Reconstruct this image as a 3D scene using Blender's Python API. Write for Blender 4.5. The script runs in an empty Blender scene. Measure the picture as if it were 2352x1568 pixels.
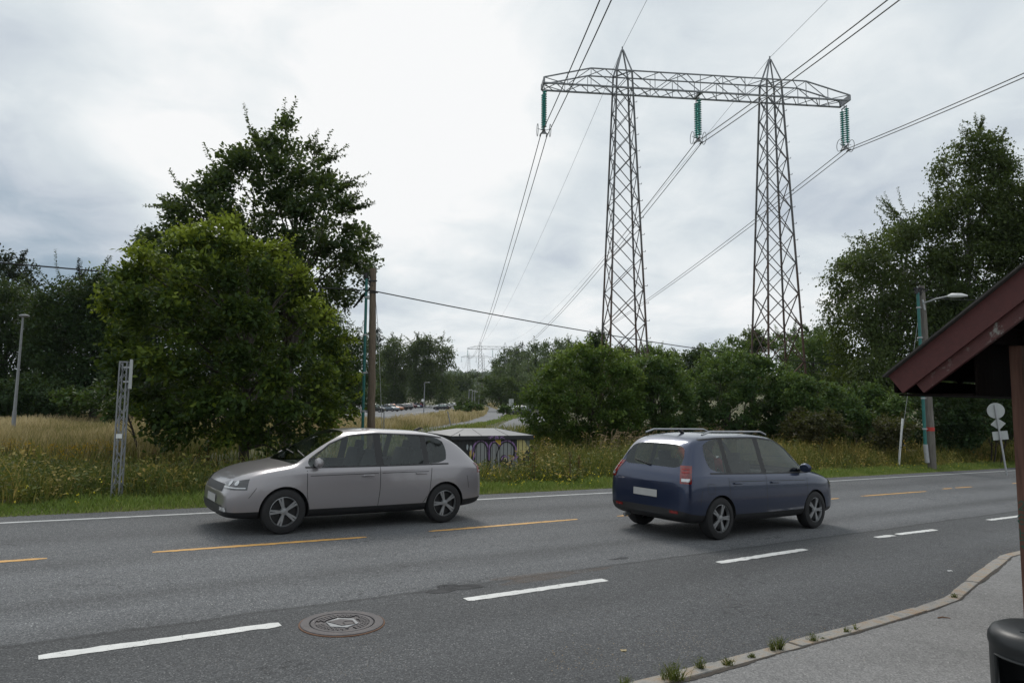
import bpy, bmesh, math, random
import numpy as np
from mathutils import Vector, Matrix
from mathutils.bvhtree import BVHTree
R = math.radians
rng = np.random.default_rng(7)
sc = bpy.context.scene
COL = sc.collection

# ------------------------------------------------------------------ camera
# pixel coordinates used below are those of a 2352 x 1568 view of the photograph
F = 1568.0
PITCH = R(5.2)
CAM = np.array([0.0, 0.0, 1.8])
cp, sp = math.cos(PITCH), math.sin(PITCH)
ROLL = 0.010
cr_, sr_ = math.cos(ROLL), math.sin(ROLL)

def ray(px, py):
    cx = (np.asarray(px, float) - 1176) / F
    cy = (784 - np.asarray(py, float)) / F
    cx, cy = cx * cr_ - cy * sr_, cx * sr_ + cy * cr_
    return np.stack([cx, cp - cy * sp, sp + cy * cp], -1)

def at(px, py, Y):
    d = ray(px, py)
    return CAM + d * (np.asarray(Y, float) / d[..., 1])[..., None]

cam_d = bpy.data.cameras.new('camera')
cam = bpy.data.objects.new('camera', cam_d)
COL.objects.link(cam)
cam.location = CAM
cam.rotation_euler = (Matrix.Rotation(R(90) + PITCH, 3, 'X') @ Matrix.Rotation(ROLL, 3, 'Z')).to_euler()
cam_d.lens = 24
cam_d.sensor_width = 36
cam_d.clip_start = 0.05
cam_d.clip_end = 6000
sc.camera = cam

# ------------------------------------------------------------------ road frame and terrain
_d = ray(3430, 1026)
D2 = _d[:2] / np.linalg.norm(_d[:2])            # along the road, to the right and away
GRADE = -_d[2] / np.linalg.norm(_d[:2])         # the road falls to the right
N2 = np.array([-D2[1], D2[0]])                  # across the road, away from the camera

def smooth(a, b, x):
    u = np.clip((x - a) / (b - a), 0, 1)
    return u * u * (3 - 2 * u)

def st(x, y):
    return x * D2[0] + y * D2[1], x * N2[0] + y * N2[1]

def xy(s, t):
    return s * D2[0] + t * N2[0], s * D2[1] + t * N2[1]

def z_road(s):
    s = np.asarray(s, float)
    return -GRADE * 75 * np.tanh(s / 75)

def ground(x, y):
    x = np.asarray(x, float); y = np.asarray(y, float)
    s, t = st(x, y)
    zr = z_road(s)
    zf = -0.3 + 0.0035 * np.clip(y - 110, 0, 320) + 0.016 * np.clip(y - 430, 0, 270)
    zf = zf + 10 * smooth(24, 110, x - 0.03 * y) * smooth(120, 260, y) - 0.4 * smooth(14, 60, x) * (1 - smooth(60, 120, y))
    zf = zf + 47 * smooth(750, 1400, y)
    w = smooth(13.4, 34, t)
    z = zr * (1 - w) + zf * w
    z = z - 0.85 * np.exp(-((t - 20) / 4.0) ** 2) * np.exp(-((s - 10) / 11) ** 2) * smooth(14.2, 18, t)
    return z

def hit(px, py):
    """where the ray through a pixel meets the ground"""
    d = ray(px, py)
    a = np.concatenate([np.linspace(1.5, 60, 1200), np.linspace(60, 1500, 4000)])
    P = CAM + d[None, :] * a[:, None]
    below = P[:, 2] <= ground(P[:, 0], P[:, 1])
    i = int(np.argmax(below)) if below.any() else len(a) - 1
    return P[i]

def road_px(px, py, dz=0.0):
    """pixel -> (s,t) on the road plane raised by dz"""
    d = ray(px, py)
    lo = 1.0
    for _ in range(60):
        p = CAM + d * lo
        s, t = st(p[0], p[1])
        e = p[2] - (z_road(s) + dz)
        lo += e / max(0.03, -(d[2] + GRADE * (d[0] * D2[0] + d[1] * D2[1])))
    p = CAM + d * lo
    return st(p[0], p[1])

def road_pt(s, t, dz=0.0):
    x, y = xy(s, t)
    return np.array([x, y, float(z_road(s)) + dz])

# ------------------------------------------------------------------ object helpers
def tag(o, label=None, cat=None, group=None, kind=None):
    if label: o['label'] = label
    if cat: o['category'] = cat
    if group: o['group'] = group
    if kind: o['kind'] = kind
    return o

def thing(name, label, cat, loc=(0, 0, 0), rz=0.0, group=None):
    o = bpy.data.objects.new(name, None)
    o.empty_display_size = 0.3
    COL.objects.link(o)
    o.location = loc
    o.rotation_euler = (0, 0, rz)
    return tag(o, label, cat, group)

def np_obj(name, V, Fc, mat, parent=None, smooth_=False, attr=None, world=False):
    """V (n,3); Fc list of int arrays (m,k).  world: V given in world space, parent has only a location"""
    V = np.asarray(V, np.float32).reshape(-1, 3)
    if world and parent is not None:
        V = V - np.array(parent.location, np.float32)
    me = bpy.data.meshes.new(name)
    if not isinstance(Fc, (list, tuple)): Fc = [Fc]
    Fc = [np.asarray(f, np.int32) for f in Fc if len(f)]
    nl = sum(f.size for f in Fc); nf = sum(len(f) for f in Fc)
    me.vertices.add(len(V)); me.vertices.foreach_set('co', V.ravel())
    me.loops.add(nl); me.polygons.add(nf)
    me.loops.foreach_set('vertex_index', np.concatenate([f.ravel() for f in Fc]))
    tot = np.concatenate([np.full(len(f), f.shape[1], np.int32) for f in Fc])
    start = np.concatenate([[0], np.cumsum(tot)[:-1]]).astype(np.int32)
    me.polygons.foreach_set('loop_start', start)
    me.polygons.foreach_set('loop_total', tot)
    me.polygons.foreach_set('use_smooth', np.full(nf, bool(smooth_)))
    me.update(calc_edges=True)
    if attr is not None:
        a = me.attributes.new('tint', 'FLOAT', 'POINT')
        a.data.foreach_set('value', np.asarray(attr, np.float32))
    if mat is not None: me.materials.append(mat)
    o = bpy.data.objects.new(name, me)
    COL.objects.link(o)
    if parent is not None: o.parent = parent
    return o

class MB:
    """collects simple shapes into ONE mesh"""
    def __init__(s): s.v = []; s.f = []
    def add(s, V, Fs):
        b = len(s.v)
        s.v += [tuple(map(float, p)) for p in V]
        s.f += [tuple(int(i) + b for i in f) for f in Fs]
        return s
    def box(s, c, size, rz=0.0, M=None):
        x, y, z = (size[0] / 2, size[1] / 2, size[2] / 2)
        P = [Vector((a * x, b * y, e * z)) for e in (-1, 1) for b in (-1, 1) for a in (-1, 1)]
        Rm = M if M is not None else Matrix.Rotation(rz, 3, 'Z')
        P = [Rm @ p + Vector(c) for p in P]
        return s.add(P, [(0, 2, 3, 1), (4, 5, 7, 6), (0, 1, 5, 4), (2, 6, 7, 3), (0, 4, 6, 2), (1, 3, 7, 5)])
    def bar(s, p, q, w=0.1, h=None, up=(0, 0, 1)):
        p = Vector(p); q = Vector(q); h = w if h is None else h
        d = (q - p).normalized(); u = Vector(up)
        if abs(d.dot(u)) > 0.98: u = Vector((0, 1, 0))
        a = d.cross(u).normalized() * w / 2; b = a.cross(d).normalized() * h / 2
        P = [p - a - b, p + a - b, p + a + b, p - a + b, q - a - b, q + a - b, q + a + b, q - a + b]
        return s.add(P, [(0, 3, 2, 1), (4, 5, 6, 7), (0, 1, 5, 4), (1, 2, 6, 5), (2, 3, 7, 6), (3, 0, 4, 7)])
    def tube(s, pts, rad, n=8, cap=True):
        pts = [Vector(p) for p in pts]
        if not hasattr(rad, '__len__'): rad = [rad] * len(pts)
        V = []; prev = None
        for i, p in enumerate(pts):
            a = pts[max(i - 1, 0)]; b = pts[min(i + 1, len(pts) - 1)]
            d = (b - a).normalized()
            if prev is None:
                u = Vector((0, 0, 1)) if abs(d.z) < 0.9 else Vector((1, 0, 0))
                prev = d.cross(u).normalized()
            e = (prev - d * prev.dot(d)).normalized(); prev = e
            g = d.cross(e)
            for k in range(n):
                an = 2 * math.pi * k / n
                V.append(p + (e * math.cos(an) + g * math.sin(an)) * rad[i])
        Fs = []
        for i in range(len(pts) - 1):
            for k in range(n):
                k2 = (k + 1) % n
                Fs.append((i * n + k, i * n + k2, (i + 1) * n + k2, (i + 1) * n + k))
        if cap:
            Fs.append(tuple(range(n - 1, -1, -1)))
            Fs.append(tuple((len(pts) - 1) * n + k for k in range(n)))
        return s.add(V, Fs)
    def lathe(s, prof, n=24, c=(0, 0, 0), axis='Z', cap=False):
        V = []
        for r, z in prof:
            for k in range(n):
                a = 2 * math.pi * k / n
                p = (r * math.cos(a), r * math.sin(a), z)
                if axis == 'Y': p = (p[0], z, p[1])
                if axis == 'X': p = (z, p[0], p[1])
                V.append((p[0] + c[0], p[1] + c[1], p[2] + c[2]))
        Fs = []
        for i in range(len(prof) - 1):
            for k in range(n):
                k2 = (k + 1) % n
                Fs.append((i * n + k, i * n + k2, (i + 1) * n + k2, (i + 1) * n + k))
        if cap:
            Fs.append(tuple(range(n - 1, -1, -1)))
            Fs.append(tuple((len(prof) - 1) * n + k for k in range(n)))
        return s.add(V, Fs)
    def torus(s, c, rx, rz, r, plane='YZ', n=24, m=6, a0=0.0, a1=2 * math.pi):
        pts = []
        for k in range(n + 1):
            a = a0 + (a1 - a0) * k / n
            u, v = rx * math.cos(a), rz * math.sin(a)
            p = {'YZ': (0, u, v), 'XZ': (u, 0, v), 'XY': (u, v, 0)}[plane]
            pts.append((p[0] + c[0], p[1] + c[1], p[2] + c[2]))
        return s.tube(pts, r, m)
    def plate(s, pts, thick):
        """polygon pts thickened along the vector"""
        P = [Vector(p) for p in pts]; T = Vector(thick); n = len(P)
        Fs = [tuple(range(n)), tuple(range(2 * n - 1, n - 1, -1))]
        Fs += [(i, n + i, n + (i + 1) % n, (i + 1) % n) for i in range(n)]
        return s.add(P + [p + T for p in P], Fs)
    def build(s, name, mat, parent=None, smooth_=False, world=False, bevel=0.0, fix=True):
        me = bpy.data.meshes.new(name)
        V = s.v
        if world and parent is not None:
            L = parent.location
            V = [(a - L[0], b - L[1], c - L[2]) for a, b, c in V]
        me.from_pydata(V, [], s.f)
        if fix or bevel:
            bm = bmesh.new(); bm.from_mesh(me)
            bmesh.ops.recalc_face_normals(bm, faces=bm.faces)
            if bevel:
                es = [e for e in bm.edges if len(e.link_faces) == 2 and e.calc_face_angle(0) > 0.6]
                bmesh.ops.bevel(bm, geom=es, offset=bevel, segments=2, affect='EDGES', profile=0.5)
            bm.to_mesh(me); bm.free()
        for p in me.polygons: p.use_smooth = bool(smooth_)
        if smooth_: sharp(me, 0.7)
        if mat is not None: me.materials.append(mat)
        o = bpy.data.objects.new(name, me)
        COL.objects.link(o)
        if parent is not None: o.parent = parent
        return o

def sharp(me, ang):
    bm = bmesh.new(); bm.from_mesh(me)
    for e in bm.edges:
        e.smooth = not (len(e.link_faces) != 2 or e.calc_face_angle(0) > ang)
    bm.to_mesh(me); bm.free()

def split_loose(o, name=None):
    """every connected piece becomes an object of its own under the same parent"""
    bm = bmesh.new(); bm.from_mesh(o.data); bm.faces.ensure_lookup_table(); seen = set(); isl = []
    for f in bm.faces:
        if f.index in seen: continue
        st_ = [f]; cur = set()
        while st_:
            q = st_.pop()
            if q.index in seen: continue
            seen.add(q.index); cur.add(q.index)
            for v_ in q.verts:
                for g_ in v_.link_faces:
                    if g_.index not in seen: st_.append(g_)
        isl.append(cur)
    bm.free()
    for cur in isl:
        b2 = bmesh.new(); b2.from_mesh(o.data); b2.faces.ensure_lookup_table()
        bmesh.ops.delete(b2, geom=[f for f in b2.faces if f.index not in cur], context='FACES')
        me = bpy.data.meshes.new(name or o.name); b2.to_mesh(me); b2.free()
        if not me.materials:
            for m_ in o.data.materials: me.materials.append(m_)
        n_ = o.copy(); n_.data = me; n_.name = name or o.name.split('.')[0]; COL.objects.link(n_)
    bpy.data.objects.remove(o)

def copy_tree(o, parent=None):
    c = o.copy(); COL.objects.link(c)
    if parent is not None: c.parent = parent
    for ch in o.children: copy_tree(ch, c)
    return c

# ------------------------------------------------------------------ materials
def new_mat(name):
    m = bpy.data.materials.new(name); m.use_nodes = True
    nt = m.node_tree; nt.nodes.clear()
    out = nt.nodes.new('ShaderNodeOutputMaterial')
    return m, nt, out

def N(nt, typ, **kw):
    n = nt.nodes.new(typ)
    for k, v in kw.items(): setattr(n, k, v)
    return n

def coords(nt, scale=(1, 1, 1), kind='Object'):
    tc = N(nt, 'ShaderNodeTexCoord'); mp = N(nt, 'ShaderNodeMapping')
    mp.inputs['Scale'].default_value = scale
    nt.links.new(tc.outputs[kind], mp.inputs['Vector'])
    return mp.outputs['Vector']

def noise(nt, vec, scale, detail=4, rough=0.6, dist=0.0):
    n = N(nt, 'ShaderNodeTexNoise')
    n.inputs['Scale'].default_value = scale; n.inputs['Detail'].default_value = detail
    n.inputs['Roughness'].default_value = rough; n.inputs['Distortion'].default_value = dist
    nt.links.new(vec, n.inputs['Vector'])
    return n.outputs['Fac']

def ramp(nt, fac, stops):
    r = N(nt, 'ShaderNodeValToRGB')
    el = r.color_ramp.elements
    while len(el) < len(stops): el.new(0.5)
    for e, (p, c) in zip(el, stops):
        e.position = p
        if not hasattr(c, '__len__'): c = (c, c, c)
        e.color = (c[0], c[1], c[2], 1)
    nt.links.new(fac, r.inputs['Fac'])
    return r.outputs['Color']

def mixc(nt, fac, a, b, mode='MIX'):
    m = N(nt, 'ShaderNodeMix', data_type='RGBA', blend_type=mode)
    for sock, v in ((m.inputs['Factor'], fac), (m.inputs['A'], a), (m.inputs['B'], b)):
        if isinstance(v, bpy.types.NodeSocket): nt.links.new(v, sock)
        elif hasattr(v, '__len__'): sock.default_value = (v[0], v[1], v[2], 1)
        elif sock.type == 'RGBA': sock.default_value = (v, v, v, 1)
        else: sock.default_value = v
    return [o for o in m.outputs if o.type == 'RGBA'][0]

def math_(nt, op, a, b=0.0):
    m = N(nt, 'ShaderNodeMath', operation=op)
    for sock, v in ((m.inputs[0], a), (m.inputs[1], b)):
        if isinstance(v, bpy.types.NodeSocket): nt.links.new(v, sock)
        else: sock.default_value = v
    return m.outputs[0]

def bsdf(nt, out, col, rough=0.6, metal=0.0, bump=None, bump_s=0.3, dist=0.01, **kw):
    b = N(nt, 'ShaderNodeBsdfPrincipled')
    for k, v in (('Base Color', col), ('Roughness', rough), ('Metallic', metal)):
        if isinstance(v, bpy.types.NodeSocket): nt.links.new(v, b.inputs[k])
        elif hasattr(v, '__len__'): b.inputs[k].default_value = (v[0], v[1], v[2], 1)
        else: b.inputs[k].default_value = v
    for k, v in kw.items():
        b.inputs[k.replace('_', ' ')].default_value = v
    if bump is not None:
        bp = N(nt, 'ShaderNodeBump')
        bp.inputs['Strength'].default_value = bump_s; bp.inputs['Distance'].default_value = dist
        nt.links.new(bump, bp.inputs['Height']); nt.links.new(bp.outputs['Normal'], b.inputs['Normal'])
    nt.links.new(b.outputs['BSDF'], out.inputs['Surface'])
    return b

def simple(name, c, rough=0.6, metal=0.0, var=0.25, scale=6.0, bump_s=0.15, stretch=(1, 1, 1), **kw):
    """a worn procedural surface around one colour"""
    m, nt, out = new_mat(name)
    v = coords(nt, stretch)
    f = noise(nt, v, scale, 6, 0.65)
    col = ramp(nt, f, [(0.25, [x * (1 - var) for x in c]), (0.55, c), (0.85, [min(1, x * (1 + var)) for x in c])])
    bsdf(nt, out, col, rough, metal, bump=f, bump_s=bump_s, dist=0.006, **kw)
    return m

def leaf_mat(name, dark, mid, light, rough=0.5, trans=0.25):
    m, nt, out = new_mat(name)
    a = N(nt, 'ShaderNodeAttribute', attribute_name='tint')
    col = ramp(nt, a.outputs['Fac'], [(0.0, dark), (0.5, mid), (1.0, light)])
    b = N(nt, 'ShaderNodeBsdfPrincipled')
    nt.links.new(col, b.inputs['Base Color'])
    b.inputs['Roughness'].default_value = rough
    b.inputs['Specular IOR Level'].default_value = 0.18
    t = N(nt, 'ShaderNodeBsdfTranslucent')
    tcol = mixc(nt, 0.35, col, (0.25, 0.32, 0.03))
    nt.links.new(tcol, t.inputs['Color'])
    mx = N(nt, 'ShaderNodeMixShader'); mx.inputs[0].default_value = trans
    nt.links.new(b.outputs[0], mx.inputs[1]); nt.links.new(t.outputs[0], mx.inputs[2])
    nt.links.new(mx.outputs[0], out.inputs['Surface'])
    return m

# ------------------------------------------------------------------ sky and light
SUN_EL, SUN_AZ = 48.0, -14.0      # azimuth from the viewing direction, to the left
w = bpy.data.worlds.new('World'); sc.world = w; w.use_nodes = True
nt = w.node_tree; nt.nodes.clear()
wo = N(nt, 'ShaderNodeOutputWorld')
sky = N(nt, 'ShaderNodeTexSky'); sky.sky_type = 'NISHITA'; sky.sun_disc = False
sky.sun_elevation = R(SUN_EL); sky.sun_rotation = R(SUN_AZ)
sky.air_density = 1.2; sky.dust_density = 1.5
bg1 = N(nt, 'ShaderNodeBackground'); bg1.inputs['Strength'].default_value = 0.10
nt.links.new(sky.outputs[0], bg1.inputs['Color'])
tc = N(nt, 'ShaderNodeTexCoord')
DIR = tc.outputs['Generated']
sx = N(nt, 'ShaderNodeSeparateXYZ'); nt.links.new(DIR, sx.inputs[0])
zz = math_(nt, 'ADD', math_(nt, 'MAXIMUM', sx.outputs['Z'], 0.0), 0.22)
cb = N(nt, 'ShaderNodeCombineXYZ')
nt.links.new(math_(nt, 'DIVIDE', sx.outputs['X'], zz), cb.inputs[0])
nt.links.new(math_(nt, 'DIVIDE', sx.outputs['Y'], zz), cb.inputs[1])
mpw = N(nt, 'ShaderNodeMapping'); mpw.inputs['Location'].default_value = (3.1, 1.7, 0.0)
mpw.inputs['Scale'].default_value = (1.15, 1.0, 1.0)
nt.links.new(cb.outputs[0], mpw.inputs[0])
n1 = noise(nt, mpw.outputs[0], 1.25, 7, 0.52, 0.25)
n2 = noise(nt, mpw.outputs[0], 4.2, 7, 0.58, 0.5)
val = math_(nt, 'ADD', math_(nt, 'MULTIPLY', math_(nt, 'SUBTRACT', n1, 0.5), 0.85),
            math_(nt, 'MULTIPLY', math_(nt, 'SUBTRACT', n2, 0.5), 0.50))
val = math_(nt, 'ADD', val, 0.705)

def blob(px, py, radius_deg, amount):
    """a broad bright or dark bank of cloud round a direction of the world"""
    global val
    d = ray(px, py); d = d / np.linalg.norm(d)
    dp = N(nt, 'ShaderNodeVectorMath', operation='DOT_PRODUCT')
    nt.links.new(DIR, dp.inputs[0]); dp.inputs[1].default_value = tuple(d)
    mr = N(nt, 'ShaderNodeMapRange', interpolation_type='SMOOTHERSTEP')
    mr.inputs['From Min'].default_value = math.cos(R(radius_deg)); mr.inputs['From Max'].default_value = 1.0
    nt.links.new(dp.outputs['Value'], mr.inputs['Value'])
    val = math_(nt, 'ADD', val, math_(nt, 'MULTIPLY', mr.outputs[0], amount))
blob(760, 60, 26, 0.30)
blob(1000, 330, 14, 0.12)
blob(1560, 560, 9, 0.14)
blob(1000, 720, 7, 0.14)
blob(1300, 830, 10, 0.12)
blob(90, 590, 10, -0.27)
blob(270, 575, 7, -0.20)
blob(320, 430, 9, 0.16)
blob(60, 330, 20, -0.02)
blob(1750, 400, 12, -0.06)
blob(1960, 520, 9, -0.10)
blob(900, 590, 8, -0.12)
blob(1150, 560, 9, -0.06)
blob(2100, 120, 20, 0.02)
blob(1850, 690, 8, 0.12)
ccol = ramp(nt, val, [(0.05, (0.19, 0.28, 0.36)), (0.30, (0.36, 0.45, 0.54)), (0.50, (0.56, 0.62, 0.69)),
                      (0.68, (0.70, 0.76, 0.80)), (0.86, (0.84, 0.88, 0.90)), (1.0, (0.95, 0.96, 0.965))])
bg2 = N(nt, 'ShaderNodeBackground'); nt.links.new(ccol, bg2.inputs['Color']); bg2.inputs['Strength'].default_value = 1.0
mxw = N(nt, 'ShaderNodeMixShader')
cov = N(nt, 'ShaderNodeMapRange'); cov.inputs['From Min'].default_value = 0.0; cov.inputs['From Max'].default_value = 0.22
cov.inputs['To Min'].default_value = 0.75; cov.inputs['To Max'].default_value = 1.0
nt.links.new(val, cov.inputs['Value'])
nt.links.new(cov.outputs[0], mxw.inputs[0])
nt.links.new(bg1.outputs[0], mxw.inputs[1]); nt.links.new(bg2.outputs[0], mxw.inputs[2])
nt.links.new(mxw.outputs[0], wo.inputs['Surface'])

sl = bpy.data.lights.new('sun', 'SUN'); so = bpy.data.objects.new('sun', sl); COL.objects.link(so)
sl.energy = 1.5; sl.angle = R(20); sl.color = (1.0, 0.96, 0.90)
az = R(SUN_AZ); el = R(SUN_EL)
sdir = Vector((math.sin(az) * math.cos(el), math.cos(az) * math.cos(el), math.sin(el)))
so.rotation_euler = sdir.to_track_quat('Z', 'Y').to_euler()
sc.view_settings.view_transform = 'Standard'; sc.view_settings.look = 'None'
sc.view_settings.exposure = 0.0; sc.view_settings.gamma = 1.0
sc.cycles.max_bounces = 8; sc.cycles.transparent_max_bounces = 16
sc.cycles.diffuse_bounces = 3; sc.cycles.glossy_bounces = 3; sc.cycles.transmission_bounces = 6
sc.render.film_transparent = False

# ------------------------------------------------------------------ setting: ground
def road_z_grid():
    s = np.concatenate([np.linspace(-900, -60, 22), np.arange(-56, 0, 2.0), np.arange(0, 60, 1.0), np.arange(60, 130, 4.0), np.linspace(134, 1900, 60)])
    t = np.concatenate([np.linspace(-700, -12, 14), np.arange(-8, 13, 3.0), np.arange(13.1, 30, 0.6), np.arange(30, 60, 2.0), np.arange(60, 260, 8.0), np.linspace(270, 2300, 60)])
    return s, t
sg, tg = road_z_grid()
Sg, Tg = np.meshgrid(sg, tg)
Xg, Yg = xy(Sg, Tg)
Zg = ground(Xg, Yg)
Zg = np.where(Tg < 13.0, Zg - 0.06, Zg)
bump_h = 0.06 * np.sin(Xg * 1.7) * np.cos(Yg * 1.3) * smooth(15, 20, Tg)
Zg = Zg + bump_h
def grid_faces(nr, nc):
    i = np.arange(nr * nc).reshape(nr, nc)
    return np.stack([i[:-1, :-1], i[:-1, 1:], i[1:, 1:], i[1:, :-1]], -1).reshape(-1, 4)
m, nt, out = new_mat('meadow_soil')
v = coords(nt)
f1 = noise(nt, v, 0.35, 6, 0.6); f2 = noise(nt, v, 6.0, 5, 0.7)
c = mixc(nt, f2, ramp(nt, f1, [(0.35, (0.045, 0.06, 0.018)), (0.52, (0.12, 0.105, 0.04)), (0.65, (0.20, 0.16, 0.07))]), (0.05, 0.06, 0.02))
bsdf(nt, out, c, 0.95, bump=f2, bump_s=0.6, dist=0.05)
M_SOIL = m
g = np_obj('ground', np.stack([Xg, Yg, Zg], -1), grid_faces(len(tg), len(sg)), M_SOIL, smooth_=True)
tag(g, kind='structure')

# ------------------------------------------------------------------ setting: road (object space = along / across the road)
ROAD_ROT = math.atan2(D2[1], D2[0])
def road_sheet(name, s0, s1, t0, t1, dz, mat, ns=160, nt_=1, edge=None):
    s = np.linspace(s0, s1, ns); t = np.linspace(t0, t1, nt_ + 1)
    S, T = np.meshgrid(s, t)
    T = T.copy()
    if edge is not None: T[-1] += edge(s)
    V = np.stack([S, T, z_road(S) + dz], -1)
    o = np_obj(name, V, grid_faces(nt_ + 1, ns), mat)
    o.rotation_euler = (0, 0, ROAD_ROT)
    return tag(o, kind='structure')

SEAM = 6.35
m, nt, out = new_mat('asphalt')
v = coords(nt)
sp3 = N(nt, 'ShaderNodeSeparateXYZ'); nt.links.new(v, sp3.inputs[0])
agg = N(nt, 'ShaderNodeTexVoronoi'); agg.inputs['Scale'].default_value = 105.0; nt.links.new(v, agg.inputs['Vector'])
fine = noise(nt, v, 130.0, 3, 0.7)
mid = noise(nt, v, 14.0, 5, 0.7)
big = noise(nt, coords(nt, (0.25, 1.0, 1.0)), 0.9, 5, 0.6)
# wheel tracks and the paving seam run along the road: functions of the across coordinate
wob = noise(nt, coords(nt, (0.35, 0.05, 1)), 1.2, 4, 0.6)
tt = math_(nt, 'ADD', sp3.outputs['Y'], math_(nt, 'MULTIPLY', math_(nt, 'SUBTRACT', wob, 0.5), 0.28))
base = ramp(nt, agg.outputs['Color'], [(0.08, (0.040, 0.042, 0.046)), (0.5, (0.092, 0.095, 0.10)), (0.82, (0.18, 0.184, 0.188)), (0.97, (0.40, 0.40, 0.39))])
base = mixc(nt, math_(nt, 'MULTIPLY', fine, 0.35), base, (0.085, 0.09, 0.096))
trk = ramp(nt, math_(nt, 'DIVIDE', tt, 16.0), [(0.02, 0.74), (2.6/16, 0.62), (3.6/16, 0.70), (4.6/16, 0.82), (5.6/16, 0.66), (6.25/16, 0.68), (6.31/16, 0.42), (6.37/16, 1.02),
        (6.9/16, 1.24), (7.25/16, 0.98), (7.42/16, 0.84), (7.75/16, 1.18), (8.6/16, 1.22), (9.1/16, 0.98), (9.5/16, 1.10), (10.2/16, 1.08), (10.7/16, 0.82), (11.6/16, 1.0), (12.3/16, 0.84), (13.0/16, 0.86)])
c = mixc(nt, 1.0, base, trk, 'MULTIPLY')
c = mixc(nt, 0.75, c, ramp(nt, big, [(0.3, 0.72), (0.5, 1.0), (0.72, 1.22)]), 'MULTIPLY')
c = mixc(nt, 0.6, c, ramp(nt, mid, [(0.3, 0.78), (0.6, 1.08)]), 'MULTIPLY')
# sand and grit gathered in the lay-by
sand_v = N(nt, 'ShaderNodeTexVoronoi'); sand_v.inputs['Scale'].default_value = 48.0; nt.links.new(v, sand_v.inputs['Vector'])
sand = math_(nt, 'LESS_THAN', sand_v.outputs['Distance'], 0.20)
lay = ramp(nt, math_(nt, 'DIVIDE', tt, 16.0), [(0.0, 1.0), (4.6/16, 1.0), (5.6/16, 0.15), (6.4/16, 0.0)])
patch = ramp(nt, noise(nt, v, 0.8, 4, 0.6), [(0.46, 0.0), (0.62, 1.0)])
pick = math_(nt, 'GREATER_THAN', sand_v.outputs['Color'], 0.62)
sf = math_(nt, 'MULTIPLY', math_(nt, 'MULTIPLY', sand, pick), math_(nt, 'MULTIPLY', lay, patch))
c = mixc(nt, math_(nt, 'MULTIPLY', sf, 0.8), c, (0.36, 0.27, 0.17))
ck = N(nt, 'ShaderNodeTexVoronoi', feature='DISTANCE_TO_EDGE'); ck.inputs['Scale'].default_value = 0.55
wv_ = N(nt, 'ShaderNodeVectorMath', operation='ADD'); nz_ = N(nt, 'ShaderNodeTexNoise'); nz_.inputs['Scale'].default_value = 3.0; nz_.inputs['Detail'].default_value = 6
nt.links.new(v, nz_.inputs['Vector']); nt.links.new(coords(nt, (0.45, 1, 1)), wv_.inputs[0]); nt.links.new(nz_.outputs['Color'], wv_.inputs[1]); nt.links.new(wv_.outputs[0], ck.inputs['Vector'])
ckm = math_(nt, 'MULTIPLY', math_(nt, 'LESS_THAN', ck.outputs['Distance'], 0.006), ramp(nt, noise(nt, v, 0.35, 3, 0.5), [(0.50, 0.0), (0.58, 0.6)]))
c = mixc(nt, ckm, c, (0.022, 0.023, 0.025))
hgt = math_(nt, 'ADD', agg.outputs['Distance'], math_(nt, 'MULTIPLY', fine, 0.5))
bsdf(nt, out, c, 0.82, bump=hgt, bump_s=0.55, dist=0.012)
M_ASPH = m
er = np.random.default_rng(3)
def ragged(s):
    a = er.uniform(-0.05, 0.07, len(s)); b = er.uniform(-0.08, 0.10, len(s))
    return a + np.convolve(b, np.ones(9) / 9, 'same')
road_sheet('road', -90, 130, -9, 13.12, 0.0, M_ASPH, ns=900, nt_=44, edge=ragged)

# oil stain with its own outline
def stain(px, py, rs, rt, name, col, seed):
    r = np.random.default_rng(seed)
    s0, t0 = road_px(px, py); n = 40
    a = np.linspace(0, 2 * math.pi, n, endpoint=False)
    rr = 1 + 0.28 * np.sin(3 * a + r.uniform(0, 6)) + 0.15 * np.sin(5 * a + r.uniform(0, 6)) + r.uniform(-0.08, 0.08, n)
    V = [(s0, t0, z_road(s0) + 0.003)] + [(s0 + rs * k * math.cos(q), t0 + rt * k * math.sin(q), z_road(s0 + rs * k * math.cos(q)) + 0.003) for k, q in zip(rr, a)]
    o = np_obj(name, V, np.array([(0, i + 1, (i + 1) % n + 1) for i in range(n)]), col)
    o.rotation_euler = (0, 0, ROAD_ROT)
    tag(o, kind='structure')
def soft_stain_mat(name, colr, amount, lo=.36, hi=.60):
    m, nt, out = new_mat(name)
    g_ = N(nt, 'ShaderNodeTexCoord')
    v = coords(nt)
    f = noise(nt, v, 5.0, 5, 0.7); ff = noise(nt, v, 70.0, 3, 0.7)
    b = N(nt, 'ShaderNodeBsdfPrincipled'); b.inputs['Base Color'].default_value = (*colr, 1); b.inputs['Roughness'].default_value = 0.75
    tr = N(nt, 'ShaderNodeBsdfTransparent'); mx = N(nt, 'ShaderNodeMixShader')
    k = ramp(nt, math_(nt, 'ADD', math_(nt, 'MULTIPLY', f, 0.6), math_(nt, 'MULTIPLY', ff, 0.4)), [(lo, 0.0), (hi, amount)])
    nt.links.new(k, mx.inputs[0]); nt.links.new(tr.outputs[0], mx.inputs[1]); nt.links.new(b.outputs[0], mx.inputs[2])
    nt.links.new(mx.outputs[0], out.inputs['Surface'])
    return m
M_OIL = soft_stain_mat('oil_stain', (0.022, 0.024, 0.028), 0.8)
M_RUSTST = soft_stain_mat('rusty_stain', (0.16, 0.11, 0.075), 0.35)
stain(1042, 1350, 0.30, 0.12, 'road_stain', soft_stain_mat('dark_oil_patch', (0.020, 0.022, 0.026), 0.95, lo=.26, hi=.48), 1)
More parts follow.
